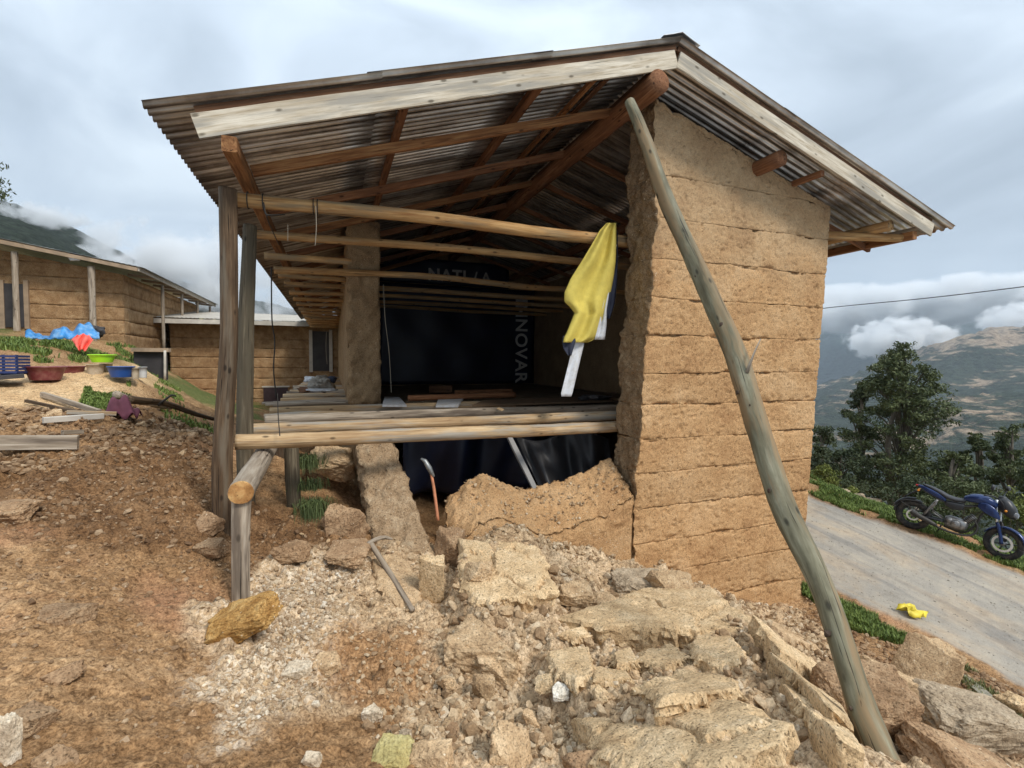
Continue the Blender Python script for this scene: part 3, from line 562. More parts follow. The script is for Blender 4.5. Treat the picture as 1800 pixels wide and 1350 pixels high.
earthblock('partition_wall', box_corners((0.862, 15.6, -2.9), (6.598, 16.1, 3.5)), MT['wall_shade'], house, 0.12, 0.012, 0.006, 13.0, None, 0.01, True,
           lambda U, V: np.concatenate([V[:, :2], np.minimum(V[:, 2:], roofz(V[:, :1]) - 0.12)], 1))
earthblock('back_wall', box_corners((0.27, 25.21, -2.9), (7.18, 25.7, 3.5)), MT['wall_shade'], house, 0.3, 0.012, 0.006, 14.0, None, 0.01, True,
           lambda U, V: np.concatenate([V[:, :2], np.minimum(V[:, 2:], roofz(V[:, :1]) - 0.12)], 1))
# upper floor of the room: dark trodden earth on poles
MT['floor'] = earth_mat('trodden_floor', (0.06, 0.045, 0.03), (0.12, 0.09, 0.06), (0.19, 0.15, 0.105), 2, 0.5, 0.02, False)
earthblock('upper_floor', box_corners((0.88, 9.1, -0.86), (6.58, 15.58, -0.74)), MT['floor'], house, 0.12, 0.02, 0.01, 15.0)
earthblock('upper_floor', box_corners((3.2, 7.3, -0.86), (6.58, 9.09, -0.745)), MT['floor'], house, 0.1, 0.02, 0.01, 16.0)

# platform floor poles
random.seed(3)
def fp(y, x0, x1, z, r, s, mt='floorpole'):
    log('floor_pole', [(x0, y + random.uniform(-.02, .02), z), ((x0 + x1) / 2, y, z + random.uniform(-.015, .015)), (x1, y + random.uniform(-.02, .02), z)], [r, r * 1.04, r * 0.95], MT[mt], house, seg=14, rough=0.07, bend=0.02, s=s)
log('floor_pole', [(-0.93, 5.56, -0.825), (0.9, 5.77, -0.87), (2.7, 5.98, -0.915), (4.5, 6.19, -0.945)], [0.078, 0.082, 0.080, 0.078], MT['floorpole'], house, n=100, seg=16, rough=0.08, bend=0.02, s=1); fp(6.42, -0.90, 6.5, -0.815, 0.074, 3); fp(7.3, -0.86, 6.5, -0.80, 0.072, 4, 'oldwood')
fp(8.5, -0.93, 6.5, -0.80, 0.074, 5); fp(8.2, -0.98, 0.9, -0.85, 0.045, 9)
for k in range(7):
    y = 9.7 + k * 0.95 + random.uniform(-.06, .06)
    fp(y, -1.0 + random.uniform(-.12, .1), 0.27 + 0.05, -0.80 + random.uniform(-.01, .02), random.uniform(.055, .072), 20 + k, 'floorpole' if k % 3 else 'oldwood')
for k in range(12): log('floor_pole', [(-0.98, 16 + k * 0.75, -0.8), (0.3, 16 + k * 0.75, -0.8)], [0.07, 0.07], MT['floorpole'], house, n=3, s=k + 50)
# beam that carries the platform edge, with its sawn end over the stub post
eb = log('edge_beam', [(-0.70, 4.38, -1.06), (-0.71, 7.2, -0.985), (-0.74, 10.1, -0.97), (-0.78, 13.0, -0.97)], [0.098, 0.095, 0.09, 0.08], MT['oldwood'], house, n=80, seg=18, rough=0.05, s=31)
V, F, G = tube_data([(-0.70, 4.362, -1.06), (-0.70, 4.383, -1.06)], [0.09, 0.096], n=2, seg=18, rough=0.05, s=31); mk('sawn_end', V, F, MT['sawn'], eb, False, G)
zst = H1(-0.74, 4.42)
log('stub_post', [(-0.735, 4.45, zst - 0.3), (-0.72, 4.45, -1.45), (-0.71, 4.47, -1.13)], [0.068, 0.066, 0.075], MT['oldwood'], house, rough=0.09, s=33, seg=16)
log('stub_post', [(-0.42, 6.2, -2.2), (-0.45, 6.2, -1.4), (-0.46, 6.2, -0.9)], [0.085, 0.08, 0.075], MT['post2'], house, rough=0.08, s=35)
log('stub_post', [(-0.72, 7.6, -2.0), (-0.72, 7.6, -1.03)], [0.07, 0.07], MT['post'], house, s=36)
# corridor posts
log('corridor_post', [(-1.03, 5.42, -2.1), (-1.02, 5.42, -1.0), (-0.95, 5.42, 0.3), (-0.93, 5.43, 1.66)], [0.088, 0.088, 0.08, 0.078], MT['post'], house, rough=0.06, s=41, seg=18, bend=0.012)
log('corridor_post', [(-0.92, 6.12, -1.9), (-0.92, 6.12, -0.8), (-0.88, 6.12, 0.4), (-0.84, 6.12, 1.5)], [0.088, 0.088, 0.082, 0.07], MT['post2'], house, rough=0.08, s=43, seg=18, bend=0.025)
for y in (): log('corridor_post', [(-0.86, y, -2.4), (-0.84, y, 1.6)], [0.07, 0.07], MT['post'], house, s=y, n=8)
# roof timbers along the building
board('wall_plate', (-0.81, 4.83, 1.86), (-0.81, 25.8, 1.86), (0, 0, 1), 0.13, 0.12, MT['beam'], house, 1, n=40)
log('ridge_beam', [(3.62, 4.86, 3.29), (3.66, 11.7, 3.36), (3.70, 18.6, 3.36), (3.8, 25.5, 3.36)], [0.135, 0.13, 0.12, 0.12], MT['redbeam'], house, n=110, seg=18, rough=0.05, s=51)
for x, w_, mt in ((0.74, 0.085, 'redbeam'), (2.27, 0.10, 'redbeam'), (3.02, 0.06, 'beam'), (3.22, 0.055, 'brownboard')):
    board('purlin', (x, 4.93, float(roofz(x)) - 0.075), (x, 25.7, float(roofz(x)) - 0.075), (0, 0, 1), w_ * 1.0, w_, MT[mt], house, x * 3, n=40)
# twisted reinforcing bar lying along the ridge side
log('steel_rod', [(3.12, 4.95, 3.42), (3.12, 9, 3.44), (3.1, 13, 3.42)], [0.012, 0.012], MT['brownboard'], house, seg=6, rough=0.3, n=120)
log('purlin', [(5.72, 5.0, 2.78), (5.72, 15.3, 2.84), (5.72, 25.6, 2.9)], [0.105, 0.10, 0.10], MT['redbeam'], house, n=60, seg=16, rough=0.05, s=55)
board('purlin', (6.42, 4.94, 2.655), (6.42, 25.6, 2.80), (0, 0, 1), 0.08, 0.07, MT['redbeam'], house, 7, n=30)
board('wall_plate', (8.42, 4.93, 1.99), (8.42, 25.6, 1.99), (0, 0, 1), 0.12, 0.10, MT['beam'], house, 8, n=30)
log('wall_plate', [(8.0, 5.02, 2.12), (8.0, 25.6, 2.12)], [0.08, 0.08], MT['tie'], house, n=60, s=58)
log('eave_rafter', [(7.0, 5.75, 2.06), (8.4, 5.1, 1.98)], [0.075, 0.06], MT['tie'], house, s=59)
log('eave_rafter', [(7.0, 7.4, 2.3), (8.6, 7.4, 1.98)], [0.06, 0.05], MT['beam'], house, s=60)
# rafters rising from the corridor plate to the ridge beam
for k, y in enumerate([5.66, 7.05, 8.4, 9.8, 11.3, 12.8, 14.3, 16.5, 18, 19.5, 21, 22.5, 24]):
    board('rafter', (-0.75, y, 1.93), (3.60, y + 0.12, 3.37), (0, 0, 1), 0.105, 0.065, MT['beam' if k % 2 == 0 else 'redbeam'], house, k * 2.3, n=14, jit=0.006)
    board('rafter', (3.74, y + 0.12, 3.37), (8.5, y, 1.93), (0, 0, 1), 0.09, 0.06, MT['redbeam'], house, k * 2.9, n=14, jit=0.006)
# tie poles across the upper storey
def tie(y, x0, x1, z, r0, r1, s, z1=None, bend=0.03):
    return log('tie_pole', [(x0, y, z), (x0 + (x1 - x0) / 3, y, z + 0.03), (x0 + (x1 - x0) * 2 / 3, y, (z + (z1 or z)) / 2 + 0.01), (x1, y, z1 or z)], [r0, r0 * 0.95, (r0 + r1) / 2, r1], MT['tie'], house, n=80, seg=16, rough=0.07, bend=bend, s=s)
log('tie_pole', [(-1.0, 5.62, 1.62), (0.85, 5.81, 1.70), (2.7, 6.0, 1.73), (4.6, 6.2, 1.79)], [0.072, 0.072, 0.080, 0.085], MT['tie'], house, n=100, seg=16, rough=0.08, bend=0.03, s=61); tie(6.9, -0.95, 6.62, 1.585, 0.055, 0.060, 62); tie(9.28, -0.92, 6.62, 1.56, 0.062, 0.055, 63, bend=0.05); tie(10.9, -0.9, 6.62, 1.56, 0.055, 0.055, 64)
for k, y in enumerate([12.2, 13.4, 14.6]): tie(y, -0.9, 6.62, 1.56, 0.05, 0.05, 65 + k, bend=0.06)
for k in range(8): log('tie_pole', [(-0.95, 16.3 + k * 1.15, 1.6), (0.3, 16.3 + k * 1.15, 1.6)], [0.05, 0.05], MT['tie'], house, n=8, s=k + 80)
log('tie_pole', [(-0.93, 8.1, 1.56), (0.3, 8.12, 1.57)], [0.05, 0.05], MT['tie'], house, s=78); log('tie_pole', [(-0.93, 10.1, 1.6), (0.3, 10.12, 1.6)], [0.05, 0.05], MT['tie'], house, s=79)

# fascia boards, strips and roof sheets
def fasc(x0, z0, x1, z1, wid, nm, mt, y, thk, s): board(nm, (x0, y, z0), (x1, y, z1), (0, 0, 1), wid, thk, MT[mt], house, s, 0.003, n=40)
fasc(-1.07, float(roofz(-1.07)) - 0.20, 3.855, float(roofz(3.86)) - 0.20, 0.205, 'fascia_board', 'fascia', 4.875, 0.028, 3)
fasc(3.885, float(roofz(3.88)) - 0.20, 8.72, float(roofz(8.72)) - 0.20, 0.205, 'fascia_board', 'fascia', 4.872, 0.028, 9)
fasc(-1.07, float(roofz(-1.07)) - 0.062, 3.855, float(roofz(3.86)) - 0.062, 0.07, 'batten', 'brownboard', 4.90, 0.05, 4)
fasc(3.885, float(roofz(3.88)) - 0.062, 8.72, float(roofz(8.72)) - 0.062, 0.07, 'batten', 'brownboard', 4.90, 0.05, 5)
board('fascia_board', (8.735, 4.89, float(roofz(8.73)) - 0.15), (8.735, 25.7, float(roofz(8.73)) - 0.15), (0, 0, 1), 0.13, 0.025, MT['fascia'], house, 12, n=30)
roof = box('roof_ridge_board', (3.845, 4.95, 3.68), (3.895, 25.6, 3.74), MT['brownboard'], house)
SW, SLn = 0.82, 1.9
def sheet_mesh(Lg, slope, sgn, nm):
    nx, ny = 5, 84; V = []; th = 0.0012
    for j in range(ny + 1):
        v = j / ny * (SW + 0.07); z = 0.019 * max(-1, min(1, 1.9 * math.cos(v / 0.117 * 2 * math.pi)))
        for i in range(nx + 1): u = i / nx * Lg; V.append((sgn * u, v, -slope * u + z))
    m_ = (nx + 1) * (ny + 1); V += [(a, b, c + 0.0015) for a, b, c in V]; F = []
    for j in range(ny):
        for i in range(nx):
            a = j * (nx + 1) + i; q = (a, a + 1, a + nx + 2, a + nx + 1); F.append(q); F.append(tuple(m_ + t for t in reversed(q)))
    for i in range(nx):
        for j in (0, ny): a = j * (nx + 1) + i; F.append((a, a + 1, m_ + a + 1, m_ + a))
    for j in range(ny):
        for i in (0, nx): a = j * (nx + 1) + i; F.append((a, a + nx + 1, m_ + a + nx + 1, m_ + a))
    me = bpy.data.meshes.new(nm); me.from_pydata(V, [], F); me.polygons.foreach_set('use_smooth', [True] * len(F)); me.materials.append(MT['tin']); return me
random.seed(5)
base = WL[house.name]
def mkroof(nm, pts):  # carrier: a long thin batten per slope that the sheets are nailed to
    return None
for sgn, slope, X1 in ((-1, 0.3276, -1.38), (1, 0.3136, 9.10)):
    span = abs(X1 - RX); n3 = 3; Lg = span / n3 + 0.14
    me = sheet_mesh(Lg, slope, sgn, 'roof_sheet')
    carrier = board('roof_batten', (RX + sgn * span * 0.985, 5.0, float(roofz(RX + sgn * span * 0.985)) - 0.05), (RX + sgn * span * 0.985, 25.6, float(roofz(RX + sgn * span * 0.985)) - 0.05), (0, 0, 1), 0.04, 0.05, MT['beam'], house, 3, n=20) if sgn > 0 else roof
    for r in range(n3):
        for c in range(26):
            o = bpy.data.objects.new('roof_sheet', me); col.objects.link(o); o.parent = house
            x0 = RX + sgn * (span / n3 * r - (0.02 if r == 0 else 0.10)); y0 = YF + c * SW - 0.01 + random.uniform(-.012, .012)
            p = np.array([x0, y0, float(RZ - slope * abs(x0 - RX)) + 0.012 - 0.006 * r + (c % 2) * 0.0035])
            if r > 0: p[2] -= 0.0
            o.location = tuple(p - base); o.rotation_euler = (random.uniform(-.003, .003), random.uniform(-.003, .003), 0)
# ridge cap of bent sheet and stones on it
V = []; F = []
for i, y in enumerate(np.linspace(YF - 0.02, YB, 12)):
    for x, dz in ((-0.26, -0.055), (-0.13, -0.012), (0, 0.04), (0.13, -0.012), (0.26, -0.055)): V.append((RX + x, y, RZ + dz + 0.018))
for i in range(11):
    for j in range(4): a = i * 5 + j; F.append((a, a + 1, a + 6, a + 5))
V2 = [(a, b, c + 0.003) for a, b, c in V]; F += [tuple(60 + t for t in reversed(f)) for f in list(F)]
F += [(j, j + 1, 61 + j, 60 + j) for j in range(4)]
mk('ridge_cap', V + V2, F, MT['tin_grey'], house)
random.seed(11)
for k in range(5):   # stones holding the ridge sheets down
    pass

# ---------------------------------------------------------------- stones, slabs and clods
def clod_data(sx, sy, sz, s, res=3, ang=0.6, n=16, fine=0.05):
    """angular lump: convex hull of random points, subdivided, roughened; returns verts around 0 and tri/quads"""
    import bmesh
    rg = np.random.default_rng(int(s * 1000) % 99991); bm = bmesh.new()
    P = rg.normal(size=(n, 3)); P /= np.linalg.norm(P, axis=1, keepdims=True); P = np.sign(P) * np.abs(P) ** ang; P *= rg.uniform(0.82, 1.0, (n, 1))
    for p in P: bm.verts.new(tuple(p))
    bmesh.ops.convex_hull(bm, input=bm.verts); 
    for v in [v for v in bm.verts if not v.link_faces]: bm.verts.remove(v)
    for _ in range(res): bmesh.ops.subdivide_edges(bm, edges=bm.edges[:], cuts=1, use_grid_fill=True)
    bmesh.ops.smooth_vert(bm, verts=bm.verts, factor=0.5, use_axis_x=True, use_axis_y=True, use_axis_z=True)
    bm.verts.ensure_lookup_table(); V = np.array([v.co[:] for v in bm.verts]); F = np.array([[v.index for v in f.verts] for f in bm.faces if len(f.verts) == 3]); bm.free()
    R = np.linalg.norm(V, axis=1, keepdims=True); V = V * (1 + fine * 1.6 * fbm(V * 1.7 + s, 3, 91)[:, None] + fine * 1.1 * fbm(V * 6 + s, 3, 92, 0.65)[:, None])
    return V * np.array([sx, sy, sz]) / 2, F
def rot3(yaw, pitch=0, roll=0):
    from mathutils import Euler
    return np.array(Euler((roll, pitch, yaw)).to_matrix())
def stone(px, py, wpx, hpx, deep, label, cat='stone', mat='clod', yaw=0, pitch=0, roll=0, s=None, sink=0.3, name='stone', group=None, lift=0.0, y=None, res=4, n=18, fine=0.05, ang=0.6):
    """a stone seen at photo pixel (px,py) about wpx wide and hpx high, depth 'deep' relative to its width"""
    P = GH(px, py + hpx * 0.35) if y is None else PY(px, py, y)
    d = float(np.dot(P, -ROT[:, 2])); wd = wpx * d / FOC; hg = hpx * d / FOC
    s = s if s is not None else px * 0.7 + py * 0.3; V, F = clod_data(wd, wd * deep, hg, s, res, ang, n, fine)
    Rc = rot3(math.atan2(ROT[1][0], ROT[0][0])); V = V @ (Rc @ rot3(yaw, pitch, roll)).T
    zc_ = (Hf([P[0]], [P[1]])[0] + hg * (0.5 - sink) + lift) if y is None else P[2]
    P = np.array([P[0], P[1], zc_]) + np.array([0, 0, 0]); o = mk(name, V + P, F, MT[mat], None, False)
    return tag(o, label, cat, group)
S = stone
S(428, 1094, 128, 56, 0.6, 'flat ochre yellow stone lying beside the foot of the grey stub post', mat='ochre', roll=0.30, pitch=-0.38, sink=0.05, ang=0.45, n=30, s=77.7)
S(607, 905, 82, 88, 0.7, 'rounded earth boulder between the grass tufts and the leaning wall remnant', 'boulder', 'brownclod', sink=0.3)
S(612, 965, 95, 42, 0.8, 'low brown lump directly under the rounded earth boulder', 'clod', 'brownclod')
S(585, 812, 105, 62, 0.7, 'tilted earth block right under the platform poles beside the wall remnant', 'block', 'clod', pitch=0.35, y=6.9)
S(510, 965, 70, 40, 0.8, 'small brown lump in the shaded hollow right of the grey stub post', 'clod', 'brownclod')
S(365, 915, 60, 42, 0.8, 'brown lump touching the foot of the front corridor post', 'clod', 'brownclod')
S(372, 960, 60, 34, 0.8, 'reddish flat lump between the corridor post and the stub post', 'clod', 'brownclod')
MT['chalk'] = earth_mat('chalk_stone', (0.55, 0.48, 0.38), (0.74, 0.68, 0.58), (0.84, 0.80, 0.73), 9, 0.7, 0.012, False, 0.2)
S(985, 1234, 38, 30, 0.8, 'small bright white stone resting on the cracked rubble', 'stone', 'chalk', sink=0.05, lift=0.06, n=12)
S(958, 1216, 44, 32, 0.8, 'tan pebble-like clod touching the bright white stone', 'clod', 'slab', sink=0.1, lift=0.05)
S(953, 1262, 34, 30, 0.8, 'grey knobbly clod just below the bright white stone', 'clod', 'grey_stone', sink=0.2, lift=0.03)
S(655, 1252, 42, 34, 0.7, 'pale pitted stone alone on the brown soil above the green stone', 'stone', 'white_stone', sink=0.2)
S(555, 1238, 16, 12, 0.7, 'tiny white pebble on the brown soil beside the white rubble trail', 'pebble', 'white_stone', sink=0.1)
S(520, 1180, 60, 36, 0.7, 'pale pointed lump on the white rubble below the ochre stone', 'clod', 'white_stone', sink=0.2)
S(575, 1165, 55, 45, 0.7, 'squarish tan clod on the white rubble right of the pale pointed lump', 'clod', 'clod', sink=0.25)
S(548, 1335, 36, 26, 0.7, 'pale stone at the bottom edge left of the green stone', 'stone', 'white_stone', sink=0.2)
MT['greenstone'] = earth_mat('green_stone', (0.26, 0.20, 0.08), (0.40, 0.33, 0.14), (0.50, 0.44, 0.23), 6, 0.8, 0.01, False, 0.1)
S(690, 1305, 90, 46, 0.9, 'half buried greenish yellow stone in the brown soil at the bottom', 'stone', 'greenstone', sink=0.55, ang=0.8)
S(12, 1295, 52, 110, 0.7, 'pale pinkish rough block cut by the left edge of the picture', 'block', 'white_stone', sink=0.2)
S(50, 1255, 90, 60, 0.8, 'brown cracked clod right of the pale pinkish block', 'clod', 'brownclod', sink=0.4)
S(108, 1168, 92, 44, 0.7, 'flat brown slab tilted out of the dirt slope', 'slab', 'brownclod', sink=0.55, pitch=-0.3, ang=0.9)
S(110, 1062, 100, 50, 0.8, 'low ochre brown mound like lump in the upper dirt slope', 'clod', 'brownclod', sink=0.6)
S(20, 885, 120, 50, 0.8, 'layered brown lump at the left edge above the dirt slope', 'clod', 'brownclod', sink=0.5)
S(100, 1325, 80, 50, 0.8, 'broad brown clod at the bottom left corner below the cracked clod', 'clod', 'brownclod', sink=0.5)
for q in [(760, 1020, 52, 112, 0.55, 'upright oblong chunk of earth wall below the wall remnant', 0.1, 0.25),
          (790, 965, 60, 70, 0.9, 'dark sided wedge of earth leaning on the left end of the stump', -0.2, 0.4)]:
    S(q[0], q[1], q[2], q[3], q[4], q[5], 'block', 'slab' if q[0] == 760 else 'brownclod', yaw=q[6], roll=q[7], sink=0.12, ang=0.35, n=26)
S(855, 1105, 175, 120, 0.8, 'big rough clod under the left edge of the smooth fallen slab', 'clod', 'clod', sink=0.55, ang=0.45)
S(870, 1150, 90, 70, 0.8, 'knobbly brown clod in front of the smooth fallen slab', 'clod', 'clod', sink=0.35)
S(840, 1002, 62, 46, 0.8, 'clod wedged against the front of the low wall stump', 'clod', 'clod', sink=0.25)
S(1125, 1030, 105, 62, 0.7, 'greyish square cut block near the foot of the gable wall', 'block', 'grey_stone', sink=0.25, ang=0.35, n=28)
S(1180, 1030, 95, 75, 0.8, 'large rough lump against the foot of the gable wall', 'clod', 'clod', sink=0.25)
S(1010, 1040, 75, 55, 0.8, 'round clod between the smooth slab and the wall stump', 'clod', 'clod', sink=0.25)
S(1060, 1060, 60, 45, 0.8, 'smaller clod left of the greyish square block', 'clod', 'clod', sink=0.25)
S(1235, 1075, 80, 45, 0.8, 'pitted clod at the upper edge of the long flat slab', 'clod', 'clod', sink=0.3)
S(1500, 1222, 190, 165, 0.7, 'large brown boulder behind the foot of the leaning eucalyptus pole', 'boulder', 'brownclod', sink=0.3, ang=0.45, roll=0.3)
S(1560, 1205, 170, 130, 0.7, 'broad pale lump right of the foot of the leaning pole', 'boulder', 'clod', sink=0.3, pitch=0.35)
S(1630, 1172, 92, 110, 0.7, 'upright wedge shaped boulder nearest to the gravel road', 'boulder', 'clod', sink=0.2, pitch=0.35, ang=0.4)
S(1605, 1215, 85, 60, 0.8, 'crumbly lump below the wedge shaped boulder', 'clod', 'clod', sink=0.25)
S(1705, 1270, 205, 100, 0.6, 'long dark faced stone slab in the lower right', 'stone', 'grey_stone', sink=0.2, pitch=0.22, ang=0.35, n=26)
S(1690, 1335, 180, 80, 0.8, 'brown block at the bottom right corner below the dark faced slab', 'block', 'brownclod', sink=0.3, pitch=0.3, ang=0.4)
S(1788, 1238, 70, 60, 0.8, 'pale clod cut by the right edge of the picture', 'clod', 'slab', sink=0.3)
S(900, 1310, 90, 110, 0.8, 'tall brown chunk in the middle of the bottom rubble', 'block', 'clod', sink=0.3, ang=0.4)
S(1045, 1345, 120, 70, 0.8, 'broad brown lump at the bottom edge left of the lowest slab', 'clod', 'brownclod', sink=0.35)
S(760, 1330, 90, 60, 0.8, 'rough pale lump at the bottom edge right of the green stone', 'clod', 'clod', sink=0.3)
S(850, 1205, 40, 60, 0.7, 'narrow square sided fragment below the knobbly brown clod', 'fragment', 'clod', sink=0.3, ang=0.35, n=26)
S(712, 1292, 30, 26, 0.8, 'grey rounded pebble right of the green stone', 'pebble', 'grey_stone', sink=0.3)
S(1735, 1105, 1, 1, 1, 'x') if False else None

def slab(polypx, lift, thk, label, mat='slab', tilt=(0, 0), cat='slab', s=0, crack=None, base_lift=None):
    """a fallen slab of wall whose upper face outline is given by the places it covers"""
    P = [GB(*p) for p in polypx]; P = np.array(P); c = P.mean(0); A_ = np.c_[P[:, :2] - c[:2], np.ones(len(P))]; co = np.linalg.lstsq(A_, P[:, 2], rcond=None)[0]
    ang = np.arctan2(P[:, 1] - c[1], P[:, 0] - c[0]); nb = 150; T = np.linspace(-math.pi, math.pi, nb, endpoint=False); E_ = []
    n = len(P)
    for t in T:
        dx, dy = math.cos(t), math.sin(t); best = 0.02
        for i in range(n):
            a = P[i, :2] - c[:2]; b = P[(i + 1) % n, :2] - c[:2]; e = b - a; den = dx * e[1] - dy * e[0]
            if abs(den) < 1e-9: continue
            r = (a[0] * e[1] - a[1] * e[0]) / den; u = (a[0] * dy - a[1] * dx) / den
            if r > 0 and -1e-6 <= u <= 1 + 1e-6: best = max(best, r)
        E_.append(best)
    E_ = np.array(E_); hfk = 0.25 if 'ridge' in label else 1.0
    E_ = E_ * (1 + 0.07 * hfk * vn(np.stack([np.cos(T) * 4 + s, np.sin(T) * 4, T * 0], 1), 95) + 0.055 * hfk * vn(np.stack([np.cos(T) * 11 + s, np.sin(T) * 11, T * 0], 1), 96) + 0.03 * hfk * vn(np.stack([np.cos(T) * 28 + s, np.sin(T) * 28, T * 0], 1), 94))
    rings = [0.0] + list(np.linspace(0.08, 0.97, 16)) + [1.0]; V = [(c[0], c[1], 0)]; top = [0]; V = []; rad = []
    for q in rings[1:]:
        for t, e_ in zip(T, E_): V.append((c[0] + math.cos(t) * e_ * q, c[1] + math.sin(t) * e_ * q, 0.0)); rad.append(q)
    V = np.array(V); rad = np.array(rad); dxy = V[:, :2] - c[:2]
    z = co[0] * dxy[:, 0] + co[1] * dxy[:, 1] + co[2] + lift + 0.05 + tilt[0] * dxy[:, 0] + tilt[1] * dxy[:, 1]
    q3 = np.stack([V[:, 0], V[:, 1], z * 0 + s], 1); z = z + 0.014 * fbm(q3 * 2.5, 3, 97) + 0.006 * fbm(q3 * 14, 3, 98, 0.65) - 0.018 * np.clip((rad - 0.9) / 0.1, 0, 1) ** 2
    pit = fbm(q3 * 9, 2, 99); z -= 0.012 * np.clip(pit - 0.4, 0, 1) * 3
    # crack network: cells tilt a little and the joints sink
    if crack:
        F1, F2, ID = worley((V[:, 0] + 0.06 * fbm(q3 * 5, 2, 100)) / crack, (V[:, 1] + 0.06 * fbm(q3 * 5, 2, 101)) / crack, int(s * 10)); rimf = 1 - sst(0.8, 0.97, rad); z -= 0.05 * sst(0.06, 0.0, F2 - F1) * rimf; z += 0.04 * (ID - 0.5) * rimf
    V[:, 2] = z; sides = []; nr_ = len(rings) - 1
    for k, (dr, fz) in enumerate([(0.012, 0.10), (0.010, 0.22), (0.0, 0.36), (-0.01, 0.5), (-0.02, 0.66), (-0.03, 0.82), (-0.04, 1.0)]):
        o_ = V[(nr_ - 1) * nb:nr_ * nb].copy(); nx_ = np.cos(T); ny_ = np.sin(T); jj_ = 0.03 * fbm(np.stack([nx_ * 5 + s, ny_ * 5, T * 0 + k * 0.9], 1), 3, 102, 0.6) + 0.012 * fbm(np.stack([nx_ * 19 + s, ny_ * 19, T * 0 + k * 2.3], 1), 2, 103, 0.6)
        o_[:, 0] += nx_ * (dr + jj_); o_[:, 1] += ny_ * (dr + jj_); o_[:, 2] -= thk * fz; sides.append(o_)
    V = np.vstack([V] + sides + [[[c[0], c[1], co[2] + lift - 0.012]], [[c[0], c[1], co[2] + lift - thk]]]); tot = nr_ + 7; F = []
    for k in range(tot - 1):
        for j in range(nb): a, b = k * nb + j, k * nb + (j + 1) % nb; F.append((a, a + nb, b + nb, b))
    ct = len(V) - 2
    V[ct][2] = V[:nb, 2].mean()
    for j in range(nb): F.append((ct, j, (j + 1) % nb)); F.append((ct + 1, (tot - 1) * nb + (j + 1) % nb, (tot - 1) * nb + j))
    return tag(mk('fallen_slab', V, F, MT[mat], None, False), label, cat, 'fallen slabs of the front wall')
slab([(805, 1000), (945, 985), (960, 1040), (980, 1085), (860, 1085), (815, 1060)], 0.17, 0.3, 'smooth yellowish fallen slab just below the low wall stump', s=1, crack=0.6, tilt=(0.02, 0.1))
slab([(1000, 1105), (1130, 1068), (1250, 1078), (1345, 1128), (1230, 1150), (1060, 1148)], 0.16, 0.3, 'long flat pale slab stretching right across the middle of the rubble', s=2, crack=0.95, tilt=(0.03, 0.06))
slab([(1215, 1165), (1235, 1138), (1280, 1142), (1308, 1190), (1270, 1212), (1225, 1202)], 0.13, 0.25, 'rounded cracked slab with a deep black gap on its left side', s=3)
slab([(1140, 1165), (1180, 1162), (1212, 1185), (1170, 1208), (1120, 1192)], 0.10, 0.2, 'arrow shaped slab fragment left of the deep black gap', s=4)
slab([(1078, 1180), (1108, 1168), (1122, 1195), (1085, 1205)], 0.10, 0.2, 'small square slab fragment left of the arrow shaped one', s=5)
slab([(1040, 1205), (1100, 1200), (1110, 1222), (1045, 1230)], 0.08, 0.2, 'small slab piece with a rounded lower edge below the square fragment', s=5.5)
slab([(962, 1185), (1000, 1172), (1035, 1178), (1042, 1220), (1010, 1250), (975, 1215)], 0.12, 0.25, 'tan slab piece just right of the bright white stone', s=6)
slab([(985, 1140), (1025, 1128), (1035, 1142), (1010, 1156)], 0.09, 0.12, 'small lens shaped slab piece under the long flat slab', s=7)
slab([(1015, 1310), (1080, 1278), (1200, 1245), (1330, 1300), (1400, 1360), (1250, 1420), (1060, 1420), (1030, 1350)], 0.12, 0.35, 'largest cracked slab at the bottom centre of the picture', s=8, crack=0.42)
slab([(1130, 1262), (1190, 1235), (1290, 1250), (1300, 1275), (1220, 1290), (1160, 1300)], 0.16, 0.2, 'cracked slab piece lying on the top of the largest slab', s=9)
slab([(1320, 1150), (1365, 1158), (1440, 1210), (1455, 1240), (1420, 1238), (1370, 1200)], 0.20, 0.4, 'narrow upper slab ridge slanting down toward the leaning pole', s=10, tilt=(-0.1, 0.12))
slab([(1345, 1205), (1400, 1222), (1480, 1290), (1500, 1330), (1455, 1320), (1395, 1265)], 0.17, 0.4, 'middle slab ridge slanting down toward the leaning pole', s=11, tilt=(-0.12, 0.1))
slab([(1370, 1245), (1420, 1262), (1500, 1345), (1520, 1400), (1470, 1390), (1410, 1310)], 0.14, 0.4, 'lowest slab ridge beside the bottom of the leaning pole', s=12, tilt=(-0.15, 0.08))
slab([(1345, 1105), (1395, 1118), (1440, 1160), (1400, 1158), (1355, 1128)], 0.08, 0.25, 'upper rough slab strip between the wall foot and the pole', 'clod', s=13)
slab([(655, 1000), (700, 985), (735, 1030), (740, 1085), (700, 1085), (665, 1045)], 0.06, 0.2, 'buried slab beside the broken wooden handle', 'clod', s=14)

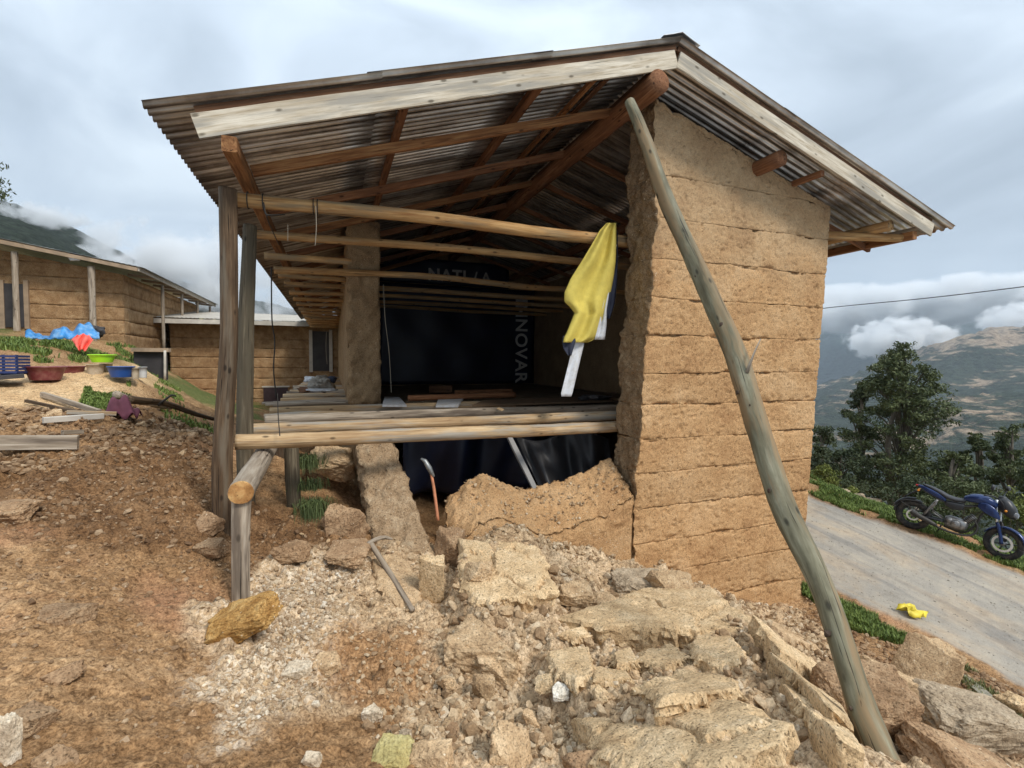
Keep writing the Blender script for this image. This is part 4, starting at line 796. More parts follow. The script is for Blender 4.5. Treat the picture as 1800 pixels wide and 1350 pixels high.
# scattered clods, each one a thing of its own (near ones), and fine rubble as one mass
def in_poly(P, poly): return poly_sd(P[:, 0], P[:, 1], poly) < 0
protos = {}
for mt, nn in (('clod', 6), ('white_stone', 3), ('brownclod', 4), ('slab', 2)):
    for k in range(nn):
        V, F = clod_data(1, 0.85, 0.75, 300 + k * 3.3 + len(mt), 3, 0.55, 14, 0.05); me = bpy.data.meshes.new('clod'); me.from_pydata([tuple(v) for v in V], [], [tuple(f) for f in F]); me.materials.append(MT[mt]); protos.setdefault(mt, []).append(me)
def scatter(n, poly, smin, smax, label, cat, group, mats, s, name='clod', pw=2.5, bury=0.25):
    rg = np.random.default_rng(s); poly = np.array([p[:2] for p in poly]); lo, hi = poly.min(0), poly.max(0); P = rg.uniform(lo, hi, (n * 8, 2)); P = P[in_poly(P, poly)]
    # denser near the camera is not wanted: keep as is
    P = P[:n]; Z = Hf(P[:, 0], P[:, 1]); sz = smin + (smax - smin) * rg.random(len(P)) ** pw
    app = sz / np.hypot(P[:, 0], P[:, 1]); order = np.argsort(-app); rank = {int(a): k for k, a in enumerate(order[:6])}; cam_x = P[:, 0] * ROT[0][0] + P[:, 1] * ROT[1][0]
    rest = order[6:]; ang_ = cam_x / np.maximum(P @ np.array([-ROT[0][2], -ROT[1][2]]), 0.1); lm, rm = int(rest[np.argmin(ang_[rest])]), int(rest[np.argmax(ang_[rest])]); far_, near_ = [int(q[np.argmax(np.hypot(P[q, 0], P[q, 1]) * sg)]) for sg, q in ((1, [k for k in rest if k not in (lm, rm)]), (-1, [k for k in rest if k not in (lm, rm)]))]
    kind_w = {'clod': 'tan', 'brownclod': 'brown', 'slab': 'yellowish', 'white_stone': 'pale'}
    for i in range(len(P)):
        mk_ = mats[int(rg.integers(len(mats)))]; me = protos[mk_]; me = me[int(rg.integers(len(me)))]
        o = bpy.data.objects.new(name, me); col.objects.link(o); k = sz[i]; o.location = (P[i, 0], P[i, 1], Z[i] + k * (0.3 - bury)); o.scale = (k * rg.uniform(.8, 1.3), k * rg.uniform(.7, 1.1), k * rg.uniform(.65, 1.1)); o.rotation_euler = tuple(rg.uniform(-.7, .7, 2)) + (rg.uniform(0, 6.3),)
        w_ = kind_w[mk_]; noun = label[0]; place = label[1]
        if i in rank: lb_ = '%s %s %s %s' % (['largest', 'second largest', 'third largest', 'fourth largest', 'fifth largest', 'sixth largest'][rank[i]], w_, noun, place) if True else ''
        elif i == lm: lb_ = 'leftmost small %s %s %s' % (w_, noun, place)
        elif i == rm: lb_ = 'rightmost small %s %s %s' % (w_, noun, place)
        elif i == far_: lb_ = 'farthest small %s %s %s' % (w_, noun, place)
        elif i == near_: lb_ = 'nearest small %s %s %s' % (w_, noun, place)
        else: lb_ = 'one of many small %s %ss %s' % (w_, noun, place)
        tag(o, lb_, cat, group)
core = [GB(*p) for p in [(770, 1060), (880, 1010), (1100, 1010), (1300, 1085), (1440, 1130), (1560, 1220), (1500, 1345), (1300, 1349), (1000, 1349), (830, 1349), (770, 1250)]]
scatter(95, core, 0.07, 0.20, ('angular clod', 'between the fallen slabs of the heap'), 'clod', 'clods in the rubble heap', ['clod', 'clod', 'clod', 'slab'], 5)
foot = [GB(*p) for p in [(1080, 1010), (1180, 1030), (1300, 1080), (1405, 1095), (1480, 1150), (1440, 1200), (1330, 1140), (1200, 1070)]]
scatter(36, foot, 0.06, 0.15, ('clod', 'at the foot of the gable wall'), 'clod', 'clods at the wall foot', ['clod', 'brownclod'], 6)
scatter(34, WHITE, 0.035, 0.085, ('chalky lump', 'on the pale rubble trail'), 'clod', 'white lumps on the rubble trail', ['white_stone', 'white_stone', 'slab'], 7)
low = [GB(*p) for p in [(700, 1180), (840, 1180), (1000, 1250), (1020, 1349), (720, 1349), (640, 1290)]]
scatter(34, low, 0.05, 0.12, ('clod', 'in the loose hollow left of the slabs'), 'clod', 'clods in the bottom hollow', ['clod', 'brownclod', 'clod'], 8)
br = [GB(*p) for p in [(1480, 1180), (1600, 1130), (1800, 1230), (1800, 1349), (1560, 1349)]]
scatter(22, br, 0.06, 0.16, ('clod', 'on the bank between leaning pole and road'), 'clod', 'clods on the road bank', ['brownclod', 'clod'], 9)
scatter(34, DEBRIS, 0.07, 0.24, ('soil lump', 'in the debris band below the yard'), 'clod', 'lumps in the debris band', ['brownclod', 'clod'], 10)
dirt = [GB(*p) for p in [(0, 870), (330, 850), (400, 1000), (340, 1200), (430, 1349), (0, 1349)]]
scatter(14, dirt, 0.05, 0.11, ('soil crumb', 'on the open dirt slope'), 'clod', 'crumbs on the dirt slope', ['brownclod'], 11, bury=0.35)
hol = [(0.3, 5.1, 0), (1.2, 5.1, 0), (1.2, 5.9, 0), (0.2, 6.4, 0), (-0.5, 5.5, 0)]
scatter(10, hol, 0.05, 0.14, ('lump', 'in the shaded hollow under the platform'), 'clod', 'lumps under the platform', ['brownclod', 'clod'], 12)
stp = [(1.25, 5.5, 0), (2.1, 5.5, 0), (2.1, 5.95, 0), (1.35, 5.95, 0)]

def gravel(name, poly, n, smin, smax, mat, s, label, extra=None, bury=0.15, pw=3, zfun=None):
    """thousands of little stones as one mesh"""
    rg = np.random.default_rng(s); poly = np.array([p[:2] for p in poly]); lo, hi = poly.min(0), poly.max(0); P = rg.uniform(lo, hi, (n * 4, 2)); P = P[in_poly(P, poly)][:n]; n = len(P)
    Z = Hf(P[:, 0], P[:, 1]) if zfun is None else zfun(P[:, 0], P[:, 1]); dist = np.hypot(P[:, 0], P[:, 1])
    sz = (smin + (smax - smin) * rg.random(n) ** pw) * np.clip(dist / 3.0, 0.6, 1.6)
    t = (1 + 5 ** .5) / 2; I = np.array([(-1, t, 0), (1, t, 0), (-1, -t, 0), (1, -t, 0), (0, -1, t), (0, 1, t), (0, -1, -t), (0, 1, -t), (t, 0, -1), (t, 0, 1), (-t, 0, -1), (-t, 0, 1)]) / 1.9
    IF = np.array([(0, 11, 5), (0, 5, 1), (0, 1, 7), (0, 7, 10), (0, 10, 11), (1, 5, 9), (5, 11, 4), (11, 10, 2), (10, 7, 6), (7, 1, 8), (3, 9, 4), (3, 4, 2), (3, 2, 6), (3, 6, 8), (3, 8, 9), (4, 9, 5), (2, 4, 11), (6, 2, 10), (8, 6, 7), (9, 8, 1)])
    V = I[None] * rg.uniform(0.6, 1.25, (n, 12, 1)) * rg.uniform(0.6, 1.2, (n, 1, 3)); a = rg.uniform(0, 6.3, n); ca, sa = np.cos(a)[:, None], np.sin(a)[:, None]
    V = np.stack([V[..., 0] * ca - V[..., 1] * sa, V[..., 0] * sa + V[..., 1] * ca, V[..., 2] * 0.75], -1) * (sz / 2)[:, None, None]
    V += np.stack([P[:, 0], P[:, 1], Z + sz * (0.3 - bury)], 1)[:, None, :]; F = (IF[None] + (np.arange(n) * 12)[:, None, None]).reshape(-1, 3)
    return tag(mk(name, V.reshape(-1, 3), F, MT[mat], None, False, None, {'cell': np.repeat(rg.random(n), 12)}), label, None, None, 'stuff')
def chip_mat(name, stops):
    m = M(name); b = NB(m); v = b.attr('cell').outputs['Fac']; c = b.ramp(v, stops); n = b.noise(b.geo(), 60, 4, 0.7)
    c = b.mix(1.0, c, b.ramp(n, [(0.3, (0.6, 0.6, 0.6)), (0.6, (1, 1, 1))]), 'MULTIPLY'); b.out(c, 0.95, n, 0.01, 0.8, spec=0.15); return m
def packed(name, poly, n, smin, smax, mats, s, label, sel=None, bury=0.3, zfun=None):
    rg = np.random.default_rng(s); poly = np.array([p[:2] for p in poly]); lo, hi = poly.min(0), poly.max(0); P = rg.uniform(lo, hi, (n * 5, 2)); P = P[in_poly(P, poly)]
    if sel is not None: P = P[sel(P, rg)]
    P = P[:n]; n = len(P); Z = Hf(P[:, 0], P[:, 1]) if zfun is None else zfun(P[:, 0], P[:, 1]); PV = [clod_data(1, 0.9, 0.8, 500 + k * 1.7, 1, 0.55, 13, 0.10) for k in range(10)]
    sz = smin + (smax - smin) * rg.random(n) ** 2.2; V = []; F = []; ce = []; off = 0
    for i in range(n):
        v, f = PV[int(rg.integers(10))]; Rm = rot3(rg.uniform(0, 6.3), rg.uniform(-.8, .8), rg.uniform(-.8, .8)); v = (v * rg.uniform(.7, 1.2, 3)) @ Rm.T * sz[i] + [P[i, 0], P[i, 1], Z[i] + sz[i] * (0.4 - bury)]
        V.append(v); F.append(f + off); off += len(v); ce.append(np.full(len(v), rg.random()))
    return tag(mk(name, np.vstack(V), np.vstack(F), MT[mats], None, False, None, {'cell': np.concatenate(ce)}), label, None, None, 'stuff')
MT['chips'] = chip_mat('rubble_chips', [(0, (0.33, 0.21, 0.12)), (0.4, (0.49, 0.35, 0.21)), (0.8, (0.62, 0.475, 0.31)), (1, (0.72, 0.60, 0.45))])
MT['whitechips'] = chip_mat('white_chips', [(0, (0.36, 0.24, 0.14)), (0.5, (0.52, 0.38, 0.25)), (0.85, (0.64, 0.52, 0.37)), (1, (0.78, 0.70, 0.58))])
MT['clumps'] = chip_mat('rubble_clumps', [(0, (0.30, 0.19, 0.105)), (0.5, (0.47, 0.33, 0.195)), (0.85, (0.61, 0.46, 0.295)), (1, (0.68, 0.55, 0.39))])
MT['soilclumps'] = chip_mat('soil_clumps', [(0, (0.17, 0.10, 0.055)), (0.6, (0.31, 0.20, 0.115)), (1, (0.44, 0.31, 0.195))])
MT['brownchips'] = chip_mat('brown_chips', [(0, (0.20, 0.115, 0.06)), (0.6, (0.38, 0.25, 0.145)), (1, (0.52, 0.38, 0.24))])
gravel('fine_rubble', RUBBLE, 12000, 0.006, 0.045, 'chips', 21, 'fine crumbled earth and pebbles between the slabs')
gravel('white_rubble', WHITE, 4200, 0.005, 0.035, 'whitechips', 22, 'chalky white crumbs strewn by the stub post')
packed('loose_rubble', core, 2600, 0.03, 0.12, 'clumps', 61, 'packed lumps of broken earth wall filling the heap')
packed('loose_rubble', foot, 700, 0.03, 0.11, 'clumps', 62, 'packed lumps along the foot of the gable wall')
packed('loose_rubble', low, 700, 0.02, 0.09, 'clumps', 63, 'packed lumps in the bottom hollow')
packed('loose_rubble', [(0.45, 4.9), (3.6, 5.0), (3.6, 5.45), (0.4, 5.4)], 350, 0.03, 0.11, 'clumps', 64, 'packed lumps against the wall stump')
def stump_top(x, y): return np.interp(x, [1.15, 1.35, 1.6, 1.85, 2.15, 2.45, 2.9, 3.3, 3.6, 3.75], [-1.98, -1.72, -1.52, -1.44, -1.62, -1.70, -1.66, -1.56, -1.40, -1.33]) + np.interp(y, [5.3, 5.45, 5.75, 6.05], [-0.42, -0.33, -0.10, 0.02])
packed('stump_crumbs', [(1.2, 5.4), (3.7, 5.45), (3.72, 6.0), (1.3, 6.0)], 520, 0.015, 0.06, 'clumps', 65, 'crumbs and lumps lying on the broken top of the wall stump', zfun=stump_top, bury=0.42)
packed('soil_lumps', DEBRIS, 900, 0.03, 0.13, 'soilclumps', 66, 'lumps of dug up soil in the debris band')
packed('soil_lumps', DARK, 900, 0.02, 0.08, 'soilclumps', 67, 'lumps of dug up soil on the dark slope', bury=0.4)
packed('soil_lumps', dirt, 260, 0.015, 0.06, 'soilclumps', 68, 'small lumps of soil on the open dirt slope', bury=0.45)
packed('bank_lumps', br, 500, 0.03, 0.10, 'soilclumps', 69, 'lumps of soil on the road bank')
gravel('soil_crumbs', [GB(*p) for p in [(-60, 820), (400, 800), (400, 1060), (340, 1200), (640, 1349), (-60, 1400)]], 1300, 0.004, 0.03, 'brownchips', 23, 'small crumbs of brown soil on the dirt slope')
gravel('soil_crumbs', DEBRIS, 1500, 0.01, 0.06, 'brownchips', 24, 'small crumbs of soil in the debris band')
gravel('bank_crumbs', [GB(*p) for p in [(1410, 1060), (1480, 1050), (1640, 1140), (1810, 1230), (1810, 1349), (1500, 1349), (1400, 1150)]], 5000, 0.008, 0.05, 'brownchips', 25, 'small crumbs on the bank above the road')
MT['roadchips'] = chip_mat('road_chips', [(0, (0.26, 0.23, 0.19)), (1, (0.48, 0.43, 0.35))])
gravel('road_gravel', [(8, 2.6), (11.6, 2.6), (11.4, 5.3), (10.8, 8.4), (8.2, 8.4), (7.8, 5)], 2200, 0.006, 0.022, 'roadchips', 26, 'loose gravel on the road', bury=0.3)

# ---------------------------------------------------------------- the leaning eucalyptus prop
pp = root('prop_pole', (2.55, 1.55, -2.2), 'long bent grey green pole leaning from the rubble up to the ridge beam', 'pole')
PTS = [PD(1575, 1400, 2.40), PD(1530, 1285, 2.52), PD(1502, 1200, 2.66), PD(1448, 1040, 2.95), PD(1405, 950, 3.14), PD(1373, 880, 3.3), PD(1331, 748, 3.58), PD(1299, 640, 3.80), PD(1277, 585, 3.92), PD(1209, 435, 4.28), PD(1173, 355, 4.45), PD(1143, 270, 4.62), PD(1122, 215, 4.75), PD(1107, 180, 4.86)]
SC = 1.12   # real distance along each sight line so that the tip meets the ridge beam
PTS = [p * (1 + (SC - 1) * i / 13) for i, p in enumerate(PTS)]
DD = [float(np.dot(p, -ROT[:, 2])) for p in PTS]
RAD = [q * d for q, d in zip([33, 27, 21, 18.5, 20, 20, 19, 18, 17, 13.5, 13, 12, 11, 9], DD)]
pt_ = log('trunk', PTS, [r_ / FOC for r_ in RAD], MT['prop'], pp, n=220, seg=28, rough=0.09, s=71)
for i, (px, py, t, ll, r_) in enumerate([(1312, 645, 4, 0, 0)]):
    b0 = PD(1313, 655, 3.74 * 1.045); log('twig', [b0, PD(1325, 622, 3.72 * 1.045), PD(1337, 596, 3.78 * 1.045)], [0.016, 0.008, 0.005], MT['oldwood'], pp, seg=7)
MT['knot'] = plain('bark_knot', (0.07, 0.045, 0.03), 0.9, var=0.5, scale=30)
for (px, py, sd, r_) in [(1175, 265, 1, .014), (1205, 300, 1, .01), (1255, 452, -1, .012), (1222, 485, 1, .012), (1243, 492, 1, .014), (1268, 570, 1, .03), (1293, 690, -1, .026), (1318, 712, 1, .012), (1345, 770, 1, .014), (1378, 848, 1, .016), (1352, 862, -1, .026), (1395, 905, 1, .014), (1425, 945, 1, .014), (1455, 1030, 1, .012), (1441, 1115, -1, .035), (1492, 1245, -1, .018)]:
    k = int(np.argmin([abs(PTS_[1]) for PTS_ in [(0, (np.dot(ROT.T, p)[1] * -FOC / -np.dot(ROT.T, p)[2] * -1) - 0) for p in PTS]])) if False else None
    ys = [CY + FOC * np.dot(ROT.T, p)[1] / np.dot(ROT.T, p)[2] for p in PTS]; d = float(np.interp(-py, [-y for y in ys], DD)); rr_ = float(np.interp(-py, [-y for y in ys], RAD)) / FOC
    xs = float(np.interp(-py, [-y for y in ys], [CX - FOC * np.dot(ROT.T, p)[0] / np.dot(ROT.T, p)[2] for p in PTS])); off = (px - xs) / FOC * d; off = max(-rr_ * .92, min(rr_ * .92, off)); dep = d - math.sqrt(max(rr_ ** 2 - off ** 2, 0)) * 0.97
    c = PD(xs + off * FOC / d, py, dep); V, F = clod_data(r_ * 1.1, r_ * 1.1, r_ * 1.7, px * .37, 2); mk('knot', V + c, F, MT['knot'], pp, True)

# ---------------------------------------------------------------- cloth
def sheet(name, grid, mat, parent=None, thk=0.004):
    """thin cloth from a grid of points"""
    G_ = np.asarray(grid, float); n, m = G_.shape[:2]; V = G_.reshape(-1, 3); F = []
    for i in range(n - 1):
        for j in range(m - 1): a = i * m + j; F.append((a, a + 1, a + m + 1, a + m))
    N = vnormals(V, np.array(F)); k = len(V); V = np.vstack([V, V - N * thk]); F2 = F + [tuple(k + t for t in reversed(f)) for f in F]
    rim = [i for i in range(m)] + [i * m + m - 1 for i in range(1, n)] + [(n - 1) * m + j for j in reversed(range(m - 1))] + [i * m for i in reversed(range(1, n - 1))]
    for a, b in zip(rim, rim[1:] + rim[:1]): F2.append((b, a, k + a, k + b))
    return mk(name, V, F2, mat, parent, True)
def rows_cloth(name, rows, y0, mat, parent=None, m=18, n=40, fold=0.03, s=0, freq=9, wav=0.012):
    """rows of (py, xl, xr[, dy]) in photo places hung at distance y0"""
    rows = sorted(rows); ys = np.linspace(rows[0][0], rows[-1][0], n); g = []
    for py in ys:
        a = np.interp(py, [r[0] for r in rows], [r[1] for r in rows]); b = np.interp(py, [r[0] for r in rows], [r[2] for r in rows]); dy = np.interp(py, [r[0] for r in rows], [r[3] if len(r) > 3 else 0 for r in rows]); L_ = []
        for j in range(m):
            u = j / (m - 1); px = a + (b - a) * u; f = fold * math.sin(u * freq + s + (py - rows[0][0]) * 0.012) + wav * vn(np.array([[u * 3 + s, py * 0.02, s]]), 3)[0] * 2
            L_.append(PY(px, py, y0 + dy + f))
        g.append(L_)
    return sheet(name, g, mat, parent)
MT['yellow'] = plain('yellow_cloth', (0.62, 0.50, 0.11), 0.75, var=0.12, scale=9, bump=0.004, spec=0.2)
MT['navy'] = plain('navy_cloth', (0.03, 0.035, 0.06), 0.8, var=0.3)
MT['whitecloth'] = plain('white_cloth', (0.66, 0.68, 0.72), 0.7, var=0.08, dirt=(0.5, 0.48, 0.44))
yc = root('hanging_cloth', PY(1040, 600, 5.95), 'yellow cloth with navy and white lining hanging from the front tie pole', 'cloth')
rows_cloth('yellow_side', [(392, 1066, 1083, 0.05), (405, 1054, 1083), (430, 1040, 1083), (460, 1022, 1082), (490, 1003, 1078), (515, 992, 1073), (530, 992, 1070), (540, 1002, 1067), (550, 1010, 1065), (565, 1004, 1060), (585, 996, 1055), (594, 991, 1050), (602, 990, 1034)], 5.93, MT['yellow'], yc, 30, 70, 0.045, 1, 11, 0.02)
rows_cloth('navy_side', [(405, 1078, 1086), (450, 1076, 1086), (500, 1070, 1084), (535, 1068, 1080), (560, 1064, 1072)], 6.0, MT['navy'], yc, 8, 24, 0.015, 2)
rows_cloth('white_side', [(430, 1080, 1084), (500, 1068, 1073), (545, 1058, 1066), (570, 1052, 1066), (597, 1045, 1063)], 5.97, MT['whitecloth'], yc, 8, 24, 0.012, 3)
rows_cloth('navy_corner', [(590, 990, 1010), (600, 988, 1012), (612, 990, 1008), (625, 998, 1004)], 5.97, MT['navy'], yc, 8, 14, 0.01, 4)
st = rows_cloth('plastic_strip', [(585, 1012, 1032), (598, 1009, 1028), (640, 999, 1018), (692, 986, 1006), (697, 987, 1004)], 5.99, MT['whitecloth'], None, 6, 20, 0.004, 5); tag(st, 'white plastic strip dangling below the yellow cloth', 'strip')

# banner across the back of the upper room
BY = 15.52
MT['banner'] = plain('navy_banner', (0.008, 0.011, 0.032), 0.45, var=0.4, scale=1.5, spec=0.5)
MT['print'] = plain('grey_print', (0.62, 0.60, 0.57), 0.6, var=0.1)
bn = root('banner', (4.1, BY, -0.7), 'large navy printed banner stretched over the back wall of the upper room', 'banner')
g = [[(x, BY + 0.03 * math.sin(x * 4 + z) * math.cos(z * 2.3), z) for x in np.linspace(1.35, 6.55, 40)] for z in np.linspace(2.45, -0.72, 26)]
sheet('fabric', g, MT['banner'], bn, 0.01)
def text(body, loc, size, rotz=0, mat='print', parent=None, name='lettering', bold=0.0):
    cu = bpy.data.curves.new(name, 'FONT'); cu.body = body; cu.size = size; cu.extrude = 0.004; cu.offset = bold; cu.align_x = 'LEFT'; cu.space_character = 1.08
    t = bpy.data.objects.new('t', cu); col.objects.link(t); dg = bpy.context.evaluated_depsgraph_get(); me = bpy.data.meshes.new_from_object(t.evaluated_get(dg)); bpy.data.objects.remove(t)
    V = np.array([v.co[:] for v in me.vertices]); c, s_ = math.cos(rotz), math.sin(rotz); V2 = np.stack([loc[0] + V[:, 0] * c - V[:, 1] * s_, loc[1] - V[:, 2], loc[2] + V[:, 0] * s_ + V[:, 1] * c], 1)
    return mk(name, V2, [tuple(p.vertices) for p in me.polygons], MT[mat], parent)
text('INNOVAR', (5.86, BY - 0.07, 2.16), 0.60, -math.pi / 2, 'print', bn, bold=0.012)
text('NATI', (2.86, BY - 0.09, 2.60), 0.52, 0, 'print', bn, bold=0.014)
bn2 = root('banner', (3.6, BY - 0.04, 2.5), 'upper strip of navy banner with half hidden pale capitals under the roof', 'banner')
g = [[(x, BY - 0.03 + 0.02 * math.sin(x * 5), z) for x in np.linspace(1.4, 5.6, 30)] for z in np.linspace(3.25, 2.47, 8)]
sheet('fabric', g, MT['banner'], bn2, 0.01)
for ch, x in (('/', 4.35), ('A', 4.62)): text(ch, (x, BY - 0.09, 2.60), 0.5, 0, 'print', bn2, 'lettering', 0.01)

# things in the lower room
MT['tarp'] = plain('black_tarp', (0.035, 0.034, 0.036), 0.5, var=0.4, scale=3, spec=0.4)
MT['bluetarp'] = plain('blue_tarp', (0.007, 0.012, 0.035), 0.45, var=0.35, scale=3, spec=0.5)
g = [[PY(905 + u * 165 + v * 55 - u * v * 40, 765 + v * 118 + 10 * math.sin(u * 7) * (1 - v), 7.0 - v * 0.45 + 0.12 * math.sin(u * 13 + v * 4) + 0.05 * math.sin(u * 29)) for u in np.linspace(0, 1, 40)] for v in np.linspace(0, 1, 24)]
tag(sheet('tarpaulin', g, MT['tarp']), 'black tarpaulin slumped in folds in the right of the lower room', 'tarpaulin')
g = [[(1.2 + u * 3.6, 8.9 + 0.15 * math.sin(u * 17) + 0.08 * math.sin(u * 31 + v * 3), -0.95 - v * 1.5) for u in np.linspace(0, 1, 50)] for v in np.linspace(0, 1, 14)]
tag(sheet('tarpaulin', g, MT['bluetarp']), 'dark blue tarpaulin hung across the back of the lower room', 'tarpaulin')
MT['greybeam'] = plain('grey_beam', (0.27, 0.26, 0.25), 0.6, var=0.1)
o = board('beam', PY(893, 765, 6.55), PY(950, 880, 6.15), (1, 0, 0), 0.072, 0.05, MT['greybeam']); tag(o, 'slim grey beam slanting down from the platform into the lower room', 'beam')
# pick standing in the gap
MT['orangepaint'] = plain('orange_handle', (0.50, 0.20, 0.10), 0.6, var=0.25, scale=12); MT['steel'] = plain('worn_steel', (0.28, 0.29, 0.29), 0.45, 0.6, 0.3, 14)
tl = root('pickaxe', PY(768, 905, 5.7), 'pick with an orange red handle standing upright in the dark gap beside the stump', 'pickaxe')
log('handle', [PY(770, 915, 5.65), PY(763, 860, 5.75), PY(757, 828, 5.8)], [0.019, 0.018, 0.016], MT['orangepaint'], tl, seg=10, rough=0.02)
log('head', [PY(762, 838, 5.78), PY(754, 822, 5.8), PY(747, 810, 5.82), PY(740, 806, 5.84)], [0.02, 0.036, 0.028, 0.012], MT['steel'], tl, seg=10, rough=0.15)
# wooden mattock lying on the rubble
def above(px, py, h): p = GH(px, py); return p + np.array([0, 0, h])
mt_ = root('wooden_stick', above(650, 985, 0), 'pale grey wooden stick with a crosspiece lying on the white rubble', 'stick')
log('handle', [above(652, 985, 0.17), above(685, 1030, 0.13), above(726, 1085, 0.06)], [0.026, 0.027, 0.022], MT['oldwood'], mt_, seg=10, rough=0.1, s=3)
log('crosspiece', [above(622, 1003, 0.11), above(645, 985, 0.16), above(672, 973, 0.17), above(690, 966, 0.11)], [0.012, 0.025, 0.024, 0.010], MT['oldwood'], mt_, seg=8, rough=0.2)

# loose boards and things on the upper floor
MT['panel'] = plain('grey_panel', (0.42, 0.43, 0.45), 0.6, var=0.12, dirt=(0.3, 0.27, 0.22))
def lay(name, pts, thk, mat, label, cat, z=None):
    P = [PZ(px, py, z) for px, py in pts]; k = len(P); V = [p for p in P] + [p - np.array([0, 0, thk]) for p in P]; F = [tuple(range(k)), tuple(reversed(range(k, 2 * k)))] + [(i, i + k, (i + 1) % k + k, (i + 1) % k) for i in range(k)]
    return tag(mk(name, V, F, mat), label, cat)
lay('panel', [(672, 712), (715, 712), (702, 698), (676, 697)], 0.03, MT['panel'], 'grey flat panel on the platform next to the pillar', 'panel', -0.70)
lay('panel', [(766, 713), (805, 713), (817, 697), (772, 697)], 0.03, MT['panel'], 'grey flat panel on the platform in the middle of the room', 'panel', -0.70)
for k, (a, b, r, nm) in enumerate([((718, 700), (905, 694), 0.055, 'nearer'), ((800, 690), (900, 687), 0.05, 'farther')]):
    o = log('loose_pole', [PZ(a[0], a[1], -0.66), PZ(b[0], b[1], -0.66)], [r, r], MT['redbeam'], s=k + 5); tag(o, 'reddish loose pole lying on the upper floor, the %s of the two' % nm, 'pole')
o = board('wood_block', PZ(755, 684, -0.62), PZ(795, 684, -0.62), (0, 0, 1), 0.16, 0.2, MT['brownboard']); tag(o, 'short brown wood block in front of the banner', 'block')
o = lay('board', [(830, 712), (1078, 704), (1078, 696), (850, 703)], 0.03, MT['post'], 'dark weathered board along the edge of the upper floor', 'board', -0.69)
o = lay('wood_chip', [(873, 718), (882, 722), (886, 719), (877, 715)], 0.01, MT['slab'], 'pale wood chip lying across the platform poles', 'chip', -0.705)
bb = root('bag', PZ(1035, 706, -0.72), 'black crumpled bag at the right end of the upper floor', 'bag')
V, F = clod_data(0.75, 0.5, 0.16, 44.1, 3, 0.8, 16, 0.1); mk('sack', V + PZ(1045, 700, -0.66), F, MT['tarp'], bb, True); V, F = clod_data(0.25, 0.15, 0.1, 41.1, 3, 0.8, 16, 0.1); mk('knot', V + PZ(1045, 698, -0.56), F, MT['tarp'], bb, True)
# crumpled grey bag on the corridor platform
MT['bagcloth'] = plain('grey_canvas', (0.30, 0.275, 0.235), 0.8, var=0.25, scale=8, bump=0.01); 
bg_ = root('bag', PZ(575, 697, -0.73), 'crumpled grey canvas bag lying on the corridor poles by the pillar', 'bag')
c0 = PZ(577, 694, -0.72); c0[0] -= 0.12
V, F = clod_data(0.62, 0.5, 0.36, 12.3, 4, 0.75, 20, 0.13); mk('body', V + c0 + [0, 0, 0.24], F, MT['bagcloth'], bg_, True)
V, F = clod_data(0.7, 0.42, 0.09, 13.3, 4, 0.7, 20, 0.1); mk('white_edge', V + c0 + [-0.02, -0.1, 0.12], F, MT['whitecloth'], bg_, True)
V, F = clod_data(0.3, 0.3, 0.16, 14.3, 3, 0.7, 20, 0.12); mk('flap', V + c0 + [-0.22, 0.05, 0.34], F, MT['whitecloth'], bg_, True)
V, F = clod_data(0.35, 0.3, 0.2, 15.3, 3, 0.7, 20, 0.1); mk('opening', V + c0 + [0.14, 0.05, 0.32], F, MT['navy'], bg_, True)
V, F = clod_data(0.5, 0.4, 0.16, 16.3, 3, 0.7, 20, 0.1); tag(mk('rag', V + PZ(540, 690, -0.70) + [0, 0.4, 0.05], F, MT['brownboard'], None, True), 'dark rag behind the crumpled canvas bag', 'rag')
for k, (y, z) in enumerate([(8.55, -0.69), (8.95, -0.70)]):
    o = board('plank', (-1.0 - 0.1 * k, y, z), (0.2, y + 0.1, z + 0.01), (0, 1, 0), 0.16, 0.03, MT['oldwood'], None, k); tag(o, ['grey plank lying on the corridor poles in front of the canvas bag', 'second grey plank just under the canvas bag'][k], 'plank')
# wires
MT['wire'] = plain('dark_wire', (0.03, 0.025, 0.02), 0.6); MT['string'] = plain('pale_string', (0.30, 0.26, 0.2), 0.8)
def tw(P, r, mt, label, cat='wire'): return tag(wire('loose_' + cat if cat != 'cord' else 'knotted_string', P, r, MT[mt], seg=6), label, cat)
tw([PY(477, 470, 9.2), PY(478, 560, 9.2), PY(483, 600, 9.2), PY(481, 650, 9.2), PY(486, 700, 9.2)], 0.012, 'wire', 'long dark wire hanging beside the rear corridor post')
tw([PY(488, 692, 5.9), PY(489, 730, 5.6), PY(492, 766, 5.38)], 0.005, 'wire', 'short dark wire hanging over the nearest platform poles')
tw([PY(555, 362, 5.42), PY(556, 400, 5.42), PY(554, 432, 5.45)], 0.004, 'string', 'pale string dangling from the middle of the front tie pole', 'string')
tw([PY(506, 395, 5.6), PY(506, 424, 5.6)], 0.003, 'string', 'short pale string dangling near the left end of the tie poles', 'string')
tw([PY(674, 500, 9.1), PY(677, 560, 9.1), PY(684, 620, 9.1), PY(688, 690, 9.1)], 0.006, 'string', 'pale knotted cord hanging along the right side of the pillar', 'cord')
tw([PY(574, 582, 14.0), PY(573, 612, 14.0), PY(575, 640, 14.0)], 0.007, 'string', 'thin tangle of string hanging in front of the far door', 'string')
